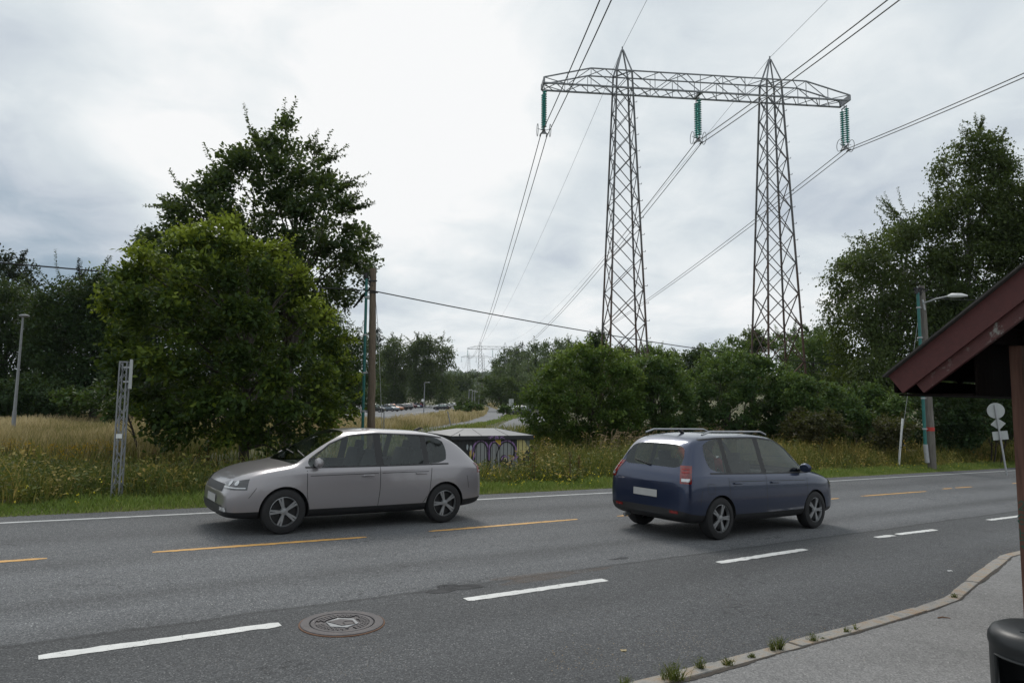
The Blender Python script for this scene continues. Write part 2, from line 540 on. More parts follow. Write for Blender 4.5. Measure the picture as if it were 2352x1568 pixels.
stain(1046, 1347, 0.42, 0.17, 'road_stain', soft_stain_mat('oil_halo', (0.03, 0.032, 0.036), 0.22), 5)
stain(1255, 1322, 0.7, 0.16, 'road_stain', M_RUSTST, 2)
stain(1425, 1282, 0.16, 0.05, 'road_stain', M_OIL, 9)
M_SPOT = soft_stain_mat('small_oil_spots', (0.03, 0.032, 0.036), 0.4)
for k, (px, py) in enumerate([(655, 1530), (668, 1518), (690, 1525), (700, 1536), (620, 1546), (605, 1533)]):
    stain(px, py, 0.045, 0.02, 'road_stain', M_SPOT, 20 + k)

# painted lines: worn thermoplastic, lying on the asphalt
def paint_mat(name, colr, wear, lo=0.40, hi=0.52):
    m, nt, out = new_mat(name)
    v = coords(nt)
    f = noise(nt, v, 9.0, 6, 0.75); ff = noise(nt, v, 90.0, 3, 0.7)
    b = N(nt, 'ShaderNodeBsdfPrincipled')
    nt.links.new(ramp(nt, noise(nt, v, 3.0, 5, 0.7), [(0.3, [x * 0.78 for x in colr]), (0.7, colr)]), b.inputs['Base Color'])
    b.inputs['Roughness'].default_value = 0.6
    tr = N(nt, 'ShaderNodeBsdfTransparent'); mx = N(nt, 'ShaderNodeMixShader')
    k = math_(nt, 'ADD', math_(nt, 'MULTIPLY', f, 0.55), math_(nt, 'MULTIPLY', ff, 0.45))
    nt.links.new(ramp(nt, k, [(lo - wear, 0.0), (lo - wear + 0.05, 1.0)]), mx.inputs[0])
    nt.links.new(tr.outputs[0], mx.inputs[1]); nt.links.new(b.outputs[0], mx.inputs[2])
    nt.links.new(mx.outputs[0], out.inputs['Surface'])
    return m
M_WHITE = paint_mat('white_line_paint', (0.74, 0.74, 0.72), 0.02)
M_EDGE = paint_mat('edge_line_paint', (0.50, 0.51, 0.51), 0.03)
M_YEL = paint_mat('yellow_line_paint', (0.66, 0.36, 0.09), 0.015)
def dashes(name, segs, width, mat, dz, seed, taper=0.0):
    r = np.random.default_rng(seed); mb = MB()
    for (s0, t0, s1, t1) in segs:
        n = max(8, int(abs(s1 - s0) / 0.06))
        u = np.linspace(0, 1, n)
        s = s0 + (s1 - s0) * u; t = t0 + (t1 - t0) * u
        e = np.minimum(1, np.minimum(u, 1 - u) * abs(s1 - s0) / 0.12) ** 0.5
        hw = width / 2 * (0.8 + 0.2 * e)
        j1 = r.normal(0, 0.006, n); j2 = r.normal(0, 0.006, n)
        if taper: hw = hw * (1 - taper * np.abs(2 * u - 1) ** 4)
        V = [(s[i], t[i] - hw[i] + j1[i], z_road(s[i]) + dz) for i in range(n)] + [(s[i], t[i] + hw[i] + j2[i], z_road(s[i]) + dz) for i in range(n)]
        mb.add(V, [(i, i + 1, n + i + 1, n + i) for i in range(n - 1)])
    o = mb.build(name, mat, fix=False)
    o.rotation_euler = (0, 0, ROAD_ROT)
    return tag(o, kind='structure')
W = [((88, 1510), (643, 1433)), ((1070, 1377), (1390, 1331)), ((1650, 1292), (1850, 1261)), ((2012, 1234), (2052, 1229)), ((2060, 1227), (2148, 1216)), ((2270, 1194), (2365, 1182))]
segs = [(*road_px(*a), *road_px(*b)) for a, b in W]
s_last = segs[-1][2]
segs += [(s_last + 2 + 4 * k, 5.9, s_last + 4 + 4 * k, 5.9) for k in range(3)]
s_first = segs[0][0]
segs += [(s_first - 4 - 3.6 * k, segs[0][1], s_first - 2 - 3.6 * k, segs[0][1]) for k in range(4)]
dashes('lay_by_line', segs, 0.125, M_WHITE, 0.004, 1)
Yl = [((-260, 1308), (108, 1282)), ((350, 1268), (842, 1233)), ((985, 1220), (1326, 1192)), ((1418, 1185), (1530, 1176)), ((1535, 1175.5), (1700, 1163)),
      ((1770, 1157), (1927, 1144)), ((1978, 1139), (2127, 1128)), ((2165, 1122.5), (2185, 1121)), ((2195, 1120), (2232, 1117.5)), ((2325, 1110), (2375, 1106))]
segs = [(*road_px(*a), *road_px(*b)) for a, b in Yl]
segs += [(segs[-1][2] + 2 + 5 * k, 9.65, segs[-1][2] + 5 + 5 * k, 9.65) for k in range(5)]
dashes('centre_line', segs, 0.11, M_YEL, 0.004, 2, taper=0.35)
T_EDGE = float(np.mean([road_px(0, 1200)[1], road_px(600, 1172)[1], road_px(1250, 1139)[1], road_px(1900, 1106)[1]]))
epx = [(-900, 1246), (0, 1201), (300, 1186.5), (600, 1171.5), (1000, 1152), (1250, 1139), (1600, 1121), (1900, 1105), (2100, 1093), (2330, 1080)]
est = [road_px(*p) for p in epx]
est += [(est[-1][0] + 40, est[-1][1] + 0.3), (est[-1][0] + 75, est[-1][1] + 0.4)]
dashes('edge_line', [(*a, *b) for a, b in zip(est[:-1], est[1:])], 0.11, M_EDGE, 0.004, 3)

# ------------------------------------------------------------------ setting: pavement and kerb
KZ = 0.12
kpx = [(1444, 1565), (1573, 1533), (1734, 1490), (1875, 1454.6), (1991, 1424), (2078, 1399), (2165, 1370), (2210, 1335), (2268, 1293), (2295, 1273), (2337, 1264)]
kst = [road_px(p[0], p[1], KZ) for p in kpx]
print('edge t', T_EDGE, 'kerb', [(round(a, 2), round(b, 2)) for a, b in kst], 'edge', [(round(a, 1), round(b, 2)) for a, b in est])
k0 = kst[0]; k1 = kst[1]
kst = [(k0[0] - 30, k0[1] - 0.3), (k0[0] - 8, k0[1] - 0.15), (k0[0] - 1.5, k0[1] - 0.04)] + kst
kl = kst[-1]
kst += [(kl[0] + 1.0, kl[1] + 0.06), (kl[0] + 6, kl[1] + 0.1), (kl[0] + 14, kl[1] + 0.1), (kl[0] + 60, kl[1] + 0.1)]
ks = np.array([a for a, b in kst]); kt = np.array([b for a, b in kst])
# resample by arc length
seg = np.hypot(np.diff(ks), np.diff(kt)); acc = np.concatenate([[0], np.cumsum(seg)])
def k_at(u):
    return np.interp(u, acc, ks), np.interp(u, acc, kt)
stones = []
u = 0.0; kr = np.random.default_rng(11)
while u < acc[-1] - 0.3:
    L = kr.uniform(0.75, 1.25); stones.append((u, min(u + L - 0.012, acc[-1]))); u += L
mb = MB()
for a, b in stones:
    n = 5; uu = np.linspace(a, b, n); S, T = k_at(uu)
    h = 0.0 + kr.uniform(-0.006, 0.006); wd = 0.15; cut = kr.uniform(0.006, 0.016)
    dS = np.gradient(S); dT = np.gradient(T); ln = np.hypot(dS, dT); nS, nT = dT / ln, -dS / ln     # toward the pavement
    rings = []
    for i in range(n):
        e = 0.008 if i in (0, n - 1) else kr.uniform(-0.003, 0.003)
        def P(off, z): return (S[i] + nS[i] * off, T[i] + nT[i] * off, z_road(S[i]) + z)
        rings.append([P(-0.012, -0.05), P(0.002 + e, KZ - 0.02), P(cut + e, KZ + h), P(wd - cut, KZ + h + 0.004), P(wd, KZ - 0.02), P(wd, -0.05)])
    V = [p for r_ in rings for p in r_]
    Fs = [(i * 6 + j, i * 6 + j + 1, (i + 1) * 6 + j + 1, (i + 1) * 6 + j) for i in range(n - 1) for j in range(5)]
    Fs += [(5, 4, 3, 2, 1, 0), tuple((n - 1) * 6 + j for j in range(6))]
    mb.add(V, Fs)
m, nt, out = new_mat('kerb_granite')
v = coords(nt)
f = noise(nt, v, 7.0, 6, 0.7); ff = noise(nt, v, 120.0, 3, 0.8)
c = ramp(nt, f, [(0.30, (0.20, 0.195, 0.185)), (0.46, (0.34, 0.325, 0.30)), (0.58, (0.36, 0.29, 0.22)), (0.64, (0.36, 0.25, 0.165)), (0.70, (0.40, 0.38, 0.35)), (0.82, (0.50, 0.485, 0.455))])
c = mixc(nt, 0.7, c, ramp(nt, ff, [(0.35, 0.55), (0.65, 1.15)]), 'MULTIPLY')
bsdf(nt, out, c, 0.85, bump=ff, bump_s=0.6, dist=0.008)
o = mb.build('kerb', m); o.rotation_euler = (0, 0, ROAD_ROT); tag(o, kind='structure')

uu = np.arange(0, acc[-1], 0.25); S, T = k_at(uu)
dS = np.gradient(S); dT = np.gradient(T); ln = np.hypot(dS, dT)
S2 = S + dT / ln * 0.155; T2 = T - dS / ln * 0.155
rows = [np.stack([S2 + (S - S2) * 0, T2 + (-8.5 - T2) * q, z_road(S2) + KZ + 0.001 + 0.06 * q * smooth(0, 1, q)], -1) for q in np.linspace(0, 1, 14)]
m, nt, out = new_mat('pavement_asphalt')
v = coords(nt)
agg = N(nt, 'ShaderNodeTexVoronoi'); agg.inputs['Scale'].default_value = 95.0; nt.links.new(v, agg.inputs['Vector'])
fine = noise(nt, v, 160.0, 3, 0.7); big = noise(nt, v, 1.3, 5, 0.65); mid = noise(nt, v, 9.0, 5, 0.7)
c = ramp(nt, agg.outputs['Color'], [(0.08, (0.13, 0.128, 0.127)), (0.5, (0.225, 0.221, 0.218)), (0.88, (0.33, 0.325, 0.315)), (1.0, (0.50, 0.49, 0.46))])
c = mixc(nt, math_(nt, 'MULTIPLY', fine, 0.5), c, (0.21, 0.206, 0.204))
c = mixc(nt, 0.8, c, ramp(nt, big, [(0.3, 0.8), (0.5, 1.0), (0.7, 1.1)]), 'MULTIPLY')
c = mixc(nt, 0.6, c, ramp(nt, mid, [(0.3, 0.82), (0.6, 1.06)]), 'MULTIPLY')
bsdf(nt, out, c, 0.88, bump=math_(nt, 'ADD', agg.outputs['Distance'], fine), bump_s=0.5, dist=0.008)
o = np_obj('pavement', np.concatenate(rows), grid_faces(14, len(uu)), m, smooth_=True)
o.rotation_euler = (0, 0, ROAD_ROT); tag(o, kind='structure')
# the open joint behind the kerb, filled with dirt
jr = np.random.default_rng(8); uj = np.arange(0, acc[-1], 0.04); Sj, Tj = k_at(uj); dS = np.gradient(Sj); dT = np.gradient(Tj); ln = np.hypot(dS, dT)
wj = np.clip(0.010 + np.convolve(jr.normal(0, .012, len(uj)), np.ones(5) / 5, 'same') + .010 * np.clip(np.sin(uj * 2.3) + np.sin(uj * .9), 0, 2), .003, .05)
A_ = np.stack([Sj + dT / ln * .146, Tj - dS / ln * .146, z_road(Sj) + KZ + .005], -1); B_ = np.stack([Sj + dT / ln * (.152 + wj), Tj - dS / ln * (.152 + wj), z_road(Sj) + KZ + .005], -1)
o = np_obj('kerb_joint', np.concatenate([A_, B_]), grid_faces(2, len(uj)), simple('joint_dirt', (0.06, 0.05, 0.04), .95, 0, .5, 30)); o.rotation_euler = (0, 0, ROAD_ROT); tag(o, kind='structure')
wj = np.clip(0.02 + np.convolve(jr.normal(0, .03, len(uj)), np.ones(9) / 9, 'same') + .02 * np.clip(np.sin(uj * 1.7 + 1), 0, 1), .004, .08)
A_ = np.stack([Sj + dT / ln * .002, Tj - dS / ln * .002, z_road(Sj) + .004], -1); B_ = np.stack([Sj - dT / ln * wj, Tj + dS / ln * wj, z_road(Sj) + .004], -1)
o = np_obj('gutter_dirt', np.concatenate([B_, A_]), grid_faces(2, len(uj)), soft_stain_mat('gutter_dirt', (0.10, 0.085, 0.065), .8)); o.rotation_euler = (0, 0, ROAD_ROT); tag(o, kind='structure')
# ------------------------------------------------------------------ shared object materials
M_GALV = simple('galvanised_steel', (0.40, 0.41, 0.42), 0.5, 0.35, 0.2, 8)
M_GREYPAINT = simple('grey_painted_steel', (0.24, 0.25, 0.26), 0.5, 0.3, 0.15, 6)
M_DARK = simple('dark_plastic', (0.018, 0.02, 0.022), 0.45, 0.0, 0.2, 10)
M_BLACK = simple('black_rubber', (0.012, 0.012, 0.013), 0.75, 0.0, 0.2, 20)
M_TEAL = simple('teal_cable_pipe', (0.018, 0.14, 0.125), 0.45, 0.0, 0.2, 3)
M_WHITEP = simple('white_painted_metal', (0.70, 0.71, 0.70), 0.5, 0.0, 0.1, 5)
M_SIGNBACK = simple('sign_back_aluminium', (0.42, 0.44, 0.43), 0.6, 0.2, 0.12, 3)
M_RED = simple('red_band', (0.45, 0.03, 0.02), 0.5, 0.0, 0.15, 6)
M_YELLOW = simple('yellow_marker', (0.62, 0.42, 0.03), 0.5, 0.0, 0.12, 6)
M_CABLE = simple('black_cable', (0.02, 0.02, 0.022), 0.6, 0.0, 0.1, 4)

def wood_mat(name, a, b, scale=1.0):
    m, nt, out = new_mat(name)
    v = coords(nt, (9 * scale, 9 * scale, 0.5))
    f = noise(nt, v, 3.0, 7, 0.7, 0.6)
    f2 = noise(nt, coords(nt), 1.6, 4, 0.6)
    c = ramp(nt, f, [(0.3, [x * 0.55 for x in a]), (0.5, a), (0.72, b)])
    c = mixc(nt, 0.5, c, ramp(nt, f2, [(0.3, 0.7), (0.7, 1.15)]), 'MULTIPLY')
    bsdf(nt, out, c, 0.85, bump=f, bump_s=0.5, dist=0.01)
    return m
M_POLE = wood_mat('weathered_pole_wood', (0.150, 0.112, 0.080), (0.245, 0.195, 0.145))
M_POLEG = wood_mat('grey_pole_wood', (0.14, 0.128, 0.112), (0.22, 0.20, 0.18))

# ------------------------------------------------------------------ manhole cover
mc_s, mc_t = road_px(786, 1431.5)
mc = road_pt(mc_s, mc_t, 0.0)
l_, r_ = road_px(690.5, 1432), road_px(882, 1431)
MR = 0.5 * math.hypot(r_[0] - l_[0], r_[1] - l_[1])
print('manhole radius', MR)
root = thing('manhole_cover', 'round cast iron manhole cover set in the dark asphalt beside the white dashes', 'manhole cover', mc)
m, nt, out = new_mat('cast_iron')
v = coords(nt)
f = noise(nt, v, 12, 6, 0.7); ff = noise(nt, v, 150, 3, 0.7)
c = ramp(nt, f, [(0.3, (0.052, 0.048, 0.050)), (0.55, (0.078, 0.072, 0.076)), (0.7, (0.098, 0.082, 0.075)), (0.82, (0.13, 0.078, 0.05))])
bsdf(nt, out, c, 0.6, 0.35, bump=ff, bump_s=0.3, dist=0.004)
M_IRON = m
M_RUSTY = simple('rusty_iron_edge', (0.16, 0.085, 0.05), 0.85, 0.1, 0.3, 14)
M_IRONDK = simple('dirty_iron_recess', (0.055, 0.052, 0.050), 0.85, 0.1, 0.3, 20)
slope = Matrix.Rotation(math.atan(GRADE), 3, Vector((-D2[1], D2[0], 0)))   # lie in the falling road plane
def lay(o):
    for v_ in o.data.vertices: v_.co = slope @ v_.co
    return o
mb = MB()
mb.lathe([(MR * 1.0, -0.02), (MR * 1.0, 0.008), (MR * 0.985, 0.014), (MR * 0.79, 0.014), (MR * 0.775, 0.006), (MR * 0.77, -0.02)], 72)
lay(mb.build('frame', M_IRON, root, True))
mb = MB(); mb.lathe([(MR * 1.035, -0.02), (MR * 1.03, 0.0065), (MR * 1.001, 0.0085)], 72)
lay(mb.build('rusty_rim', M_RUSTY, root, True))
mb = MB()
mb.lathe([(MR * 0.76, -0.02), (MR * 0.755, 0.010), (MR * 0.745, 0.013), (MR * 0.655, 0.013), (MR * 0.645, 0.004), (0.0001, 0.004)], 72)
lid = mb.build('lid', M_IRON, root, True); lay(lid)
mb = MB()
kr = np.random.default_rng(4)
def ann(r0, r1, a0, a1, z0=0.002, z1=0.013):
    n = 3; V = []
    for z in (z0, z1):
        for q in range(n):
            a = a0 + (a1 - a0) * q / (n - 1); V += [(r0 * math.cos(a), r0 * math.sin(a), z), (r1 * math.cos(a), r1 * math.sin(a), z)]
    b = 2 * n
    Fs = [(2 * q, 2 * q + 1, 2 * q + 3, 2 * q + 2) for q in range(n - 1)]
    Fs += [(b + 2 * q, b + 2 * q + 2, b + 2 * q + 3, b + 2 * q + 1) for q in range(n - 1)]
    Fs += [(2 * q, 2 * q + 2, b + 2 * q + 2, b + 2 * q) for q in range(n - 1)] + [(2 * q + 1, b + 2 * q + 1, b + 2 * q + 3, 2 * q + 3) for q in range(n - 1)]
    Fs += [(0, b, b + 1, 1), (2 * n - 2, 2 * n - 1, b + 2 * n - 1, b + 2 * n - 2)]
    mb.add(V, Fs)
for ring, (ra, rb, cnt) in enumerate([(0.575, 0.635, 34), (0.505, 0.565, 30), (0.435, 0.495, 26)]):
    for k in range(cnt):
        a0 = 2 * math.pi * (k + 0.5 * (ring % 2)) / cnt; a1 = a0 + 2 * math.pi / cnt * 0.74
        am = (a0 + a1) / 2 + 0.4
        if min(abs((am - q + math.pi) % (2 * math.pi) - math.pi) for q in (R(90), R(210), R(330))) < 0.17: continue
        ann(MR * ra, MR * rb, a0, a1)
lug = mb.build('tread_pattern', M_IRON, lid); lay(lug)
mb = MB(); mb.lathe([(MR * 0.40, 0.004), (MR * 0.398, 0.0115), (0.0001, 0.0115)], 6)
lay(mb.build('centre_plate', M_GREYPAINT, lid))
mb = MB(); mb.plate([(-MR * .36, -MR * .02, 0.012), (MR * .05, -MR * .26, 0.012), (MR * .34, -MR * .08, 0.012), (MR * .2, MR * .2, 0.012), (-MR * .1, MR * .24, 0.012)], (0, 0, 0.004))
mb.torus((MR * .16, -MR * .05, 0.017), MR * .13, MR * .13, 0.004, 'XY', 16, 5, 0, 4.3)
lay(mb.build('raised_emblem', M_IRON, lid))
# dark joint sunk around the lid
mb = MB(); mb.lathe([(MR * 0.782, 0.0035), (MR * 0.755, 0.0035)], 72)
lay(mb.build('joint', M_IRONDK, root))

# ------------------------------------------------------------------ litter bin
def pave_z(x, y):
    s, t = st(x, y); return float(z_road(s)) + KZ
bY = 2.75; bR = 0.185
bx = (2366 - 1176) / F * bY
bz = pave_z(bx, bY)
root = thing('litter_bin', 'glossy black plastic litter bin with rounded lid, at the edge of the pavement', 'litter bin', (bx, bY, bz))
m, nt, out = new_mat('black_bin_plastic')
f = noise(nt, coords(nt), 40, 4, 0.7); f2 = noise(nt, coords(nt), 4, 5, 0.6)
bsdf(nt, out, ramp(nt, f2, [(0.3, (0.007, 0.008, 0.009)), (0.7, (0.014, 0.017, 0.019))]), 0.40, bump=f, bump_s=0.08, dist=0.003, Specular_IOR_Level=0.5)
M_BIN = m
top_z = 1.8 - 0.3068 * (bY + 0.12) - bz + 0.032
H0 = top_z - 0.065
zo1, zo0 = H0 - 0.045, H0 - 0.20          # opening
face = math.atan2(-bY, -bx) + 0.12        # looks towards the pavement user
na = 64
def bin_ring(r, z): return [(r * math.cos(2 * math.pi * k / na + face), r * math.sin(2 * math.pi * k / na + face), z) for k in range(na)]
V = []; rows_ = [(bR * 0.90, 0.0), (bR * 0.93, 0.02), (bR * 0.97, zo0 - 0.05), (bR * 0.985, zo0 - 0.02), (bR * 0.985, zo0), (bR * 0.99, (zo0 + zo1) / 2), (bR * 0.99, zo1), (bR * 0.99, H0 - 0.01), (bR, H0)]
for r, z in rows_: V += bin_ring(r, z)
Fs = []
def in_open(k):
    a = (2 * math.pi * (k + .5) / na + math.pi) % (2 * math.pi) - math.pi
    return abs(a) < R(66)
for i in range(len(rows_) - 1):
    for k in range(na):
        if i in (4, 5) and in_open(k): continue
        Fs.append((i * na + k, i * na + (k + 1) % na, (i + 1) * na + (k + 1) % na, (i + 1) * na + k))
mb = MB(); mb.add(V, Fs)
o = mb.build('body', M_BIN, root, True)
md = o.modifiers.new('thick', 'SOLIDIFY'); md.thickness = 0.012; md.offset = -1
mb = MB(); mb.lathe([(bR * 1.005, H0 - 0.012), (bR * 1.015, H0), (bR * 1.0, H0 + 0.022), (bR * 0.93, H0 + 0.045), (bR * 0.80, H0 + 0.057), (bR * 0.5, H0 + 0.063), (0.0001, H0 + 0.065)], 64)
lid = mb.build('lid', M_BIN, root, True)
mb = MB(); mb.box((-0.085, -0.03, H0 + 0.061), (0.07, 0.03, 0.006), 0.5)
mb.build('stub_plate', simple('scuffed_plate', (0.05, 0.055, 0.06), 0.35, 0.5), lid, bevel=0.002)
mb = MB(); mb.lathe([(bR * 0.95, zo0 + 0.004), (bR * 0.6, zo0 - 0.012), (bR * 0.5, zo0 - 0.25), (0.0001, zo0 - 0.26)], 48)
mb.build('inner_funnel', M_BIN, root, True)
mb = MB()
pts = [(bR * math.cos(face + a), bR * math.sin(face + a), zo0 - 0.004) for a in np.linspace(R(-66), R(66), 30)] + [(bR * math.cos(face + a), bR * math.sin(face + a), zo1 + 0.004) for a in np.linspace(R(66), R(-66), 30)]
pts.append(pts[0]); mb.tube(pts, 0.005, 6)
mb.build('opening_rim', M_BIN, root, True)

# ------------------------------------------------------------------ bus shelter
P0 = at(2042, 861, 5.8)
Uv = np.array([-N2[0], -N2[1], 0.0])   # from the road into the shelter
Dv = np.array([D2[0], D2[1], 0.0])
base = np.array([P0[0], P0[1], 0.0]); zs = pave_z(P0[0] + Uv[0], P0[1] + Uv[1])
root = thing('bus_shelter', 'dark red wooden bus shelter with steep roof at the right picture edge', 'bus shelter', (P0[0], P0[1], zs))
ZE = P0[2]
P1 = at(2352, 621, 5.03)
uu_ = float(np.dot(P1 - P0, Uv)); SL = (P1[2] - P0[2]) / uu_
print('shelter slope', SL, uu_, 'eave', ZE, 'ground', zs)
SPAN, LEN = 3.0, 3.4
def sh(u, d, z): return base + Uv * u + Dv * d + np.array([0, 0, z])
def red_mat(name, a, lichen):
    m, nt, out = new_mat(name)
    f = noise(nt, coords(nt, (14, 14, 14)), 1.6, 7, 0.7); f2 = noise(nt, coords(nt), 2.2, 5, 0.65)
    c = ramp(nt, f, [(0.3, [x * 0.75 for x in a]), (0.6, a), (0.8, [x * 1.2 for x in a])])
    if lichen:
        k = ramp(nt, noise(nt, coords(nt), 11, 6, 0.75), [(0.55, 0.0), (0.62, 1.0)])
        k2 = ramp(nt, f2, [(0.5, 0.0), (0.6, 1.0)])
        c = mixc(nt, math_(nt, 'MULTIPLY', k, k2), c, (0.22, 0.22, 0.20))
    else:
        k = ramp(nt, noise(nt, coords(nt), 7, 3, 0.6), [(0.72, 0.0), (0.76, 0.8)])
        c = mixc(nt, k, c, (0.05, 0.02, 0.02))
    bsdf(nt, out, c, 0.7, bump=f, bump_s=0.3, dist=0.006)
    return m
M_BARGE = red_mat('red_bargeboard_paint', (0.078, 0.020, 0.018), False)
M_BARGE2 = red_mat('lichen_red_board', (0.075, 0.022, 0.02), True)
M_SOFFIT = wood_mat('shade_darkened_boards', (0.006, 0.004, 0.0035), (0.010, 0.0065, 0.0055))  # dark boards, colour deepened to paint in the shade under the roof
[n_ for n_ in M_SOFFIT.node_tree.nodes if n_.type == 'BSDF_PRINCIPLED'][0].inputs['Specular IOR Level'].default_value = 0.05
M_FELT = simple('roofing_felt', (0.055, 0.052, 0.048), 0.95, 0.0, 0.35, 18, 0.8)
M_POSTW = wood_mat('brown_red_post_wood', (0.115, 0.055, 0.038), (0.155, 0.085, 0.06))
th = math.atan(SL); nrm = -Uv * math.sin(th) + np.array([0, 0, math.cos(th)]); upv = Uv * math.cos(th) + np.array([0, 0, math.sin(th)])
def slab(mb, q0, along, la, acr, lb, thick_v):
    A = [q0, q0 + along * la, q0 + along * la + acr * lb, q0 + acr * lb]
    mb.plate(A, thick_v)
Lr = SPAN / 2 / math.cos(th)
up2 = -Uv * math.cos(th) + np.array([0, 0, math.sin(th)]); nrm2 = Uv * math.sin(th) + np.array([0, 0, math.cos(th)])
far_e = sh(SPAN, 0, ZE)
def both(mb, d0, ld, off0, thick, lo=0.0, hi=0.0):
    """a slab on both roof slopes: d0,ld along the ridge; off0 below the roof line along the normal"""
    slab(mb, sh(0, d0, ZE) + nrm * off0 + upv * lo, Dv, ld, upv, Lr - lo - hi, nrm * thick)
    slab(mb, far_e + Dv * d0 + nrm2 * off0 + up2 * lo, Dv, ld, up2, Lr - lo - hi, nrm2 * thick)
mb = MB(); both(mb, -0.05, LEN + 0.1, 0.002, 0.014, -0.035)
roof = mb.build('roof', M_FELT, root, world=True)
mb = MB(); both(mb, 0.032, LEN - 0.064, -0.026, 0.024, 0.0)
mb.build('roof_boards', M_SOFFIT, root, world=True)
def one(d0, ld, off0, thick, lo, side):
    mb = MB()
    if side == 0: slab(mb, sh(0, d0, ZE) + nrm * off0 + upv * lo, Dv, ld, upv, Lr - lo, nrm * thick)
    else: slab(mb, far_e + Dv * d0 + nrm2 * off0 + up2 * lo, Dv, ld, up2, Lr - lo, nrm2 * thick)
    return mb
for side_ in (0, 1):
    for d0_ in (0.0, LEN - 0.03): one(d0_, 0.03, -0.185, 0.183, -0.01, side_).build('bargeboard', M_BARGE, root, world=True)
    one(0.034, 0.045, -0.275, 0.247, 0.11, side_).build('inner_bargeboard', M_BARGE2, root, world=True)
pu_ = 0.62
mb = MB()
for k in range(6): both(mb, 0.35 + k * 0.55, 0.048, -0.15, 0.122, 0.10)
for u0 in (pu_ - .02,): slab(mb, sh(u0, 0.12, ZE - 0.17), Dv, LEN - .24, np.array([0, 0, 1.0]), SL * pu_ + .12, Uv * .02)  # not a rafter: frieze board added to keep the bright gap dark
split_loose(mb.build('rafters_and_infill', M_SOFFIT, root, world=True), 'rafter_or_infill')
mb = MB()
for (u0) in (0.02, SPAN - 0.05):
    mb.plate([sh(u0, 0.035, ZE - 0.15), sh(u0, LEN - 0.035, ZE - 0.15), sh(u0, LEN - 0.035, ZE - 0.04), sh(u0, 0.035, ZE - 0.04)], Uv * 0.025)
split_loose(mb.build('eave_fascia', M_SOFFIT, root, world=True), 'eave_fascia')
mb = MB()
slab(mb, sh(0.05, 0.05, ZE - 0.175), Dv, LEN - 0.1, Uv, 0.56, np.array([0, 0, 0.016]))
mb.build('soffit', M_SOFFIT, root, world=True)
pu, pd = 0.70, 0.50
PX = at(2357, 1180, 5.5)
rel = PX - base; pu = float(np.dot(rel, Uv)); pd = float(np.dot(rel, Dv))
print('post u,d', pu, pd)
PW = 0.085
beam_z = ZE + SL * pu - 0.34
mb = MB()
for u0 in (pu, SPAN - pu):
    mb.plate([sh(u0 - 0.05, 0.08, beam_z), sh(u0 + 0.05, 0.08, beam_z), sh(u0 + 0.05, LEN - 0.08, beam_z), sh(u0 - 0.05, LEN - 0.08, beam_z)], (0, 0, 0.12))
for d0 in (pd - .05, LEN - 0.5):
    mb.plate([sh(pu + 0.052, d0, beam_z + 0.004), sh(SPAN - pu - 0.052, d0, beam_z + 0.004), sh(SPAN - pu - 0.052, d0 + 0.1, beam_z + 0.004), sh(pu + 0.052, d0 + 0.1, beam_z + 0.004)], (0, 0, 0.11))
split_loose(mb.build('wall_plates', M_SOFFIT, root, world=True), 'wall_plate')
def post(u0, d0):
    mb = MB(); zg = zs - 0.15
    h = PW / 2
    mb.plate([sh(u0 - h, d0 - h, zg), sh(u0 + h, d0 - h, zg), sh(u0 + h, d0 + h, zg), sh(u0 - h, d0 + h, zg)], (0, 0, beam_z - 0.002 - zg))
    return mb.build('post', M_POSTW, root, world=True, bevel=0.006)
pfront = post(pu, pd)
for a, b in ((pu, LEN - 0.5), (SPAN - pu, pd), (SPAN - pu, LEN - 0.5)): post(a, b)
# green scrawl on the roadside face of the post
mb = MB()
def scrawl(mb, pts, wid, face_pt, ex, ez, off):
    """ribbon of 2-D points on a plane"""
    ex = Vector(ex); ez = Vector(ez); o0 = Vector(face_pt); nn = Vector(off)
    P = [o0 + ex * a + ez * b + nn for a, b in pts]
    for i in range(len(P) - 1):
        d = (P[i + 1] - P[i]); 
        if d.length < 1e-6: continue
        d.normalize(); sd = d.cross(nn.normalized()) * wid / 2
        a, b = P[i] - d * wid * .25, P[i + 1] + d * wid * .25
        k = nn.normalized() * (0.0004 * (i % 7))
        mb.add([a - sd + k, b - sd + k, b + sd + k, a + sd + k], [(0, 1, 2, 3)])
M_GREENINK = simple('green_marker_ink', (0.02, 0.075, 0.05), 0.6)
fp = sh(pu, pd - PW / 2, 0)
zc = (1.8 - (1175 - 926) / F * 5.5)
for dz_, pts in ((0.10, [(-.02, .03), (.0, .05), (.02, .03), (0, .0), (-.02, -.02), (.02, -.02)]), (0.0, [(-.03, .02), (-.01, .045), (.03, .03), (.03, -.02), (-.01, -.035), (-.03, -.01), (.0, .01), (.015, -.01)]),
                 (-0.10, [(-.02, .03), (-.02, -.03), (.02, -.03), (.02, .0), (-.02, .0)]), (-0.18, [(-.025, .02), (.0, .03), (.02, .0), (.0, -.02), (-.02, -.02), (.02, -.05)])):
    scrawl(mb, [(a - 0.012, b + zc + dz_) for a, b in pts], 0.008, fp, Uv, (0, 0, 1), -Dv * 0.003)
mb.build('scribble', M_GREENINK, root, world=True, fix=False)
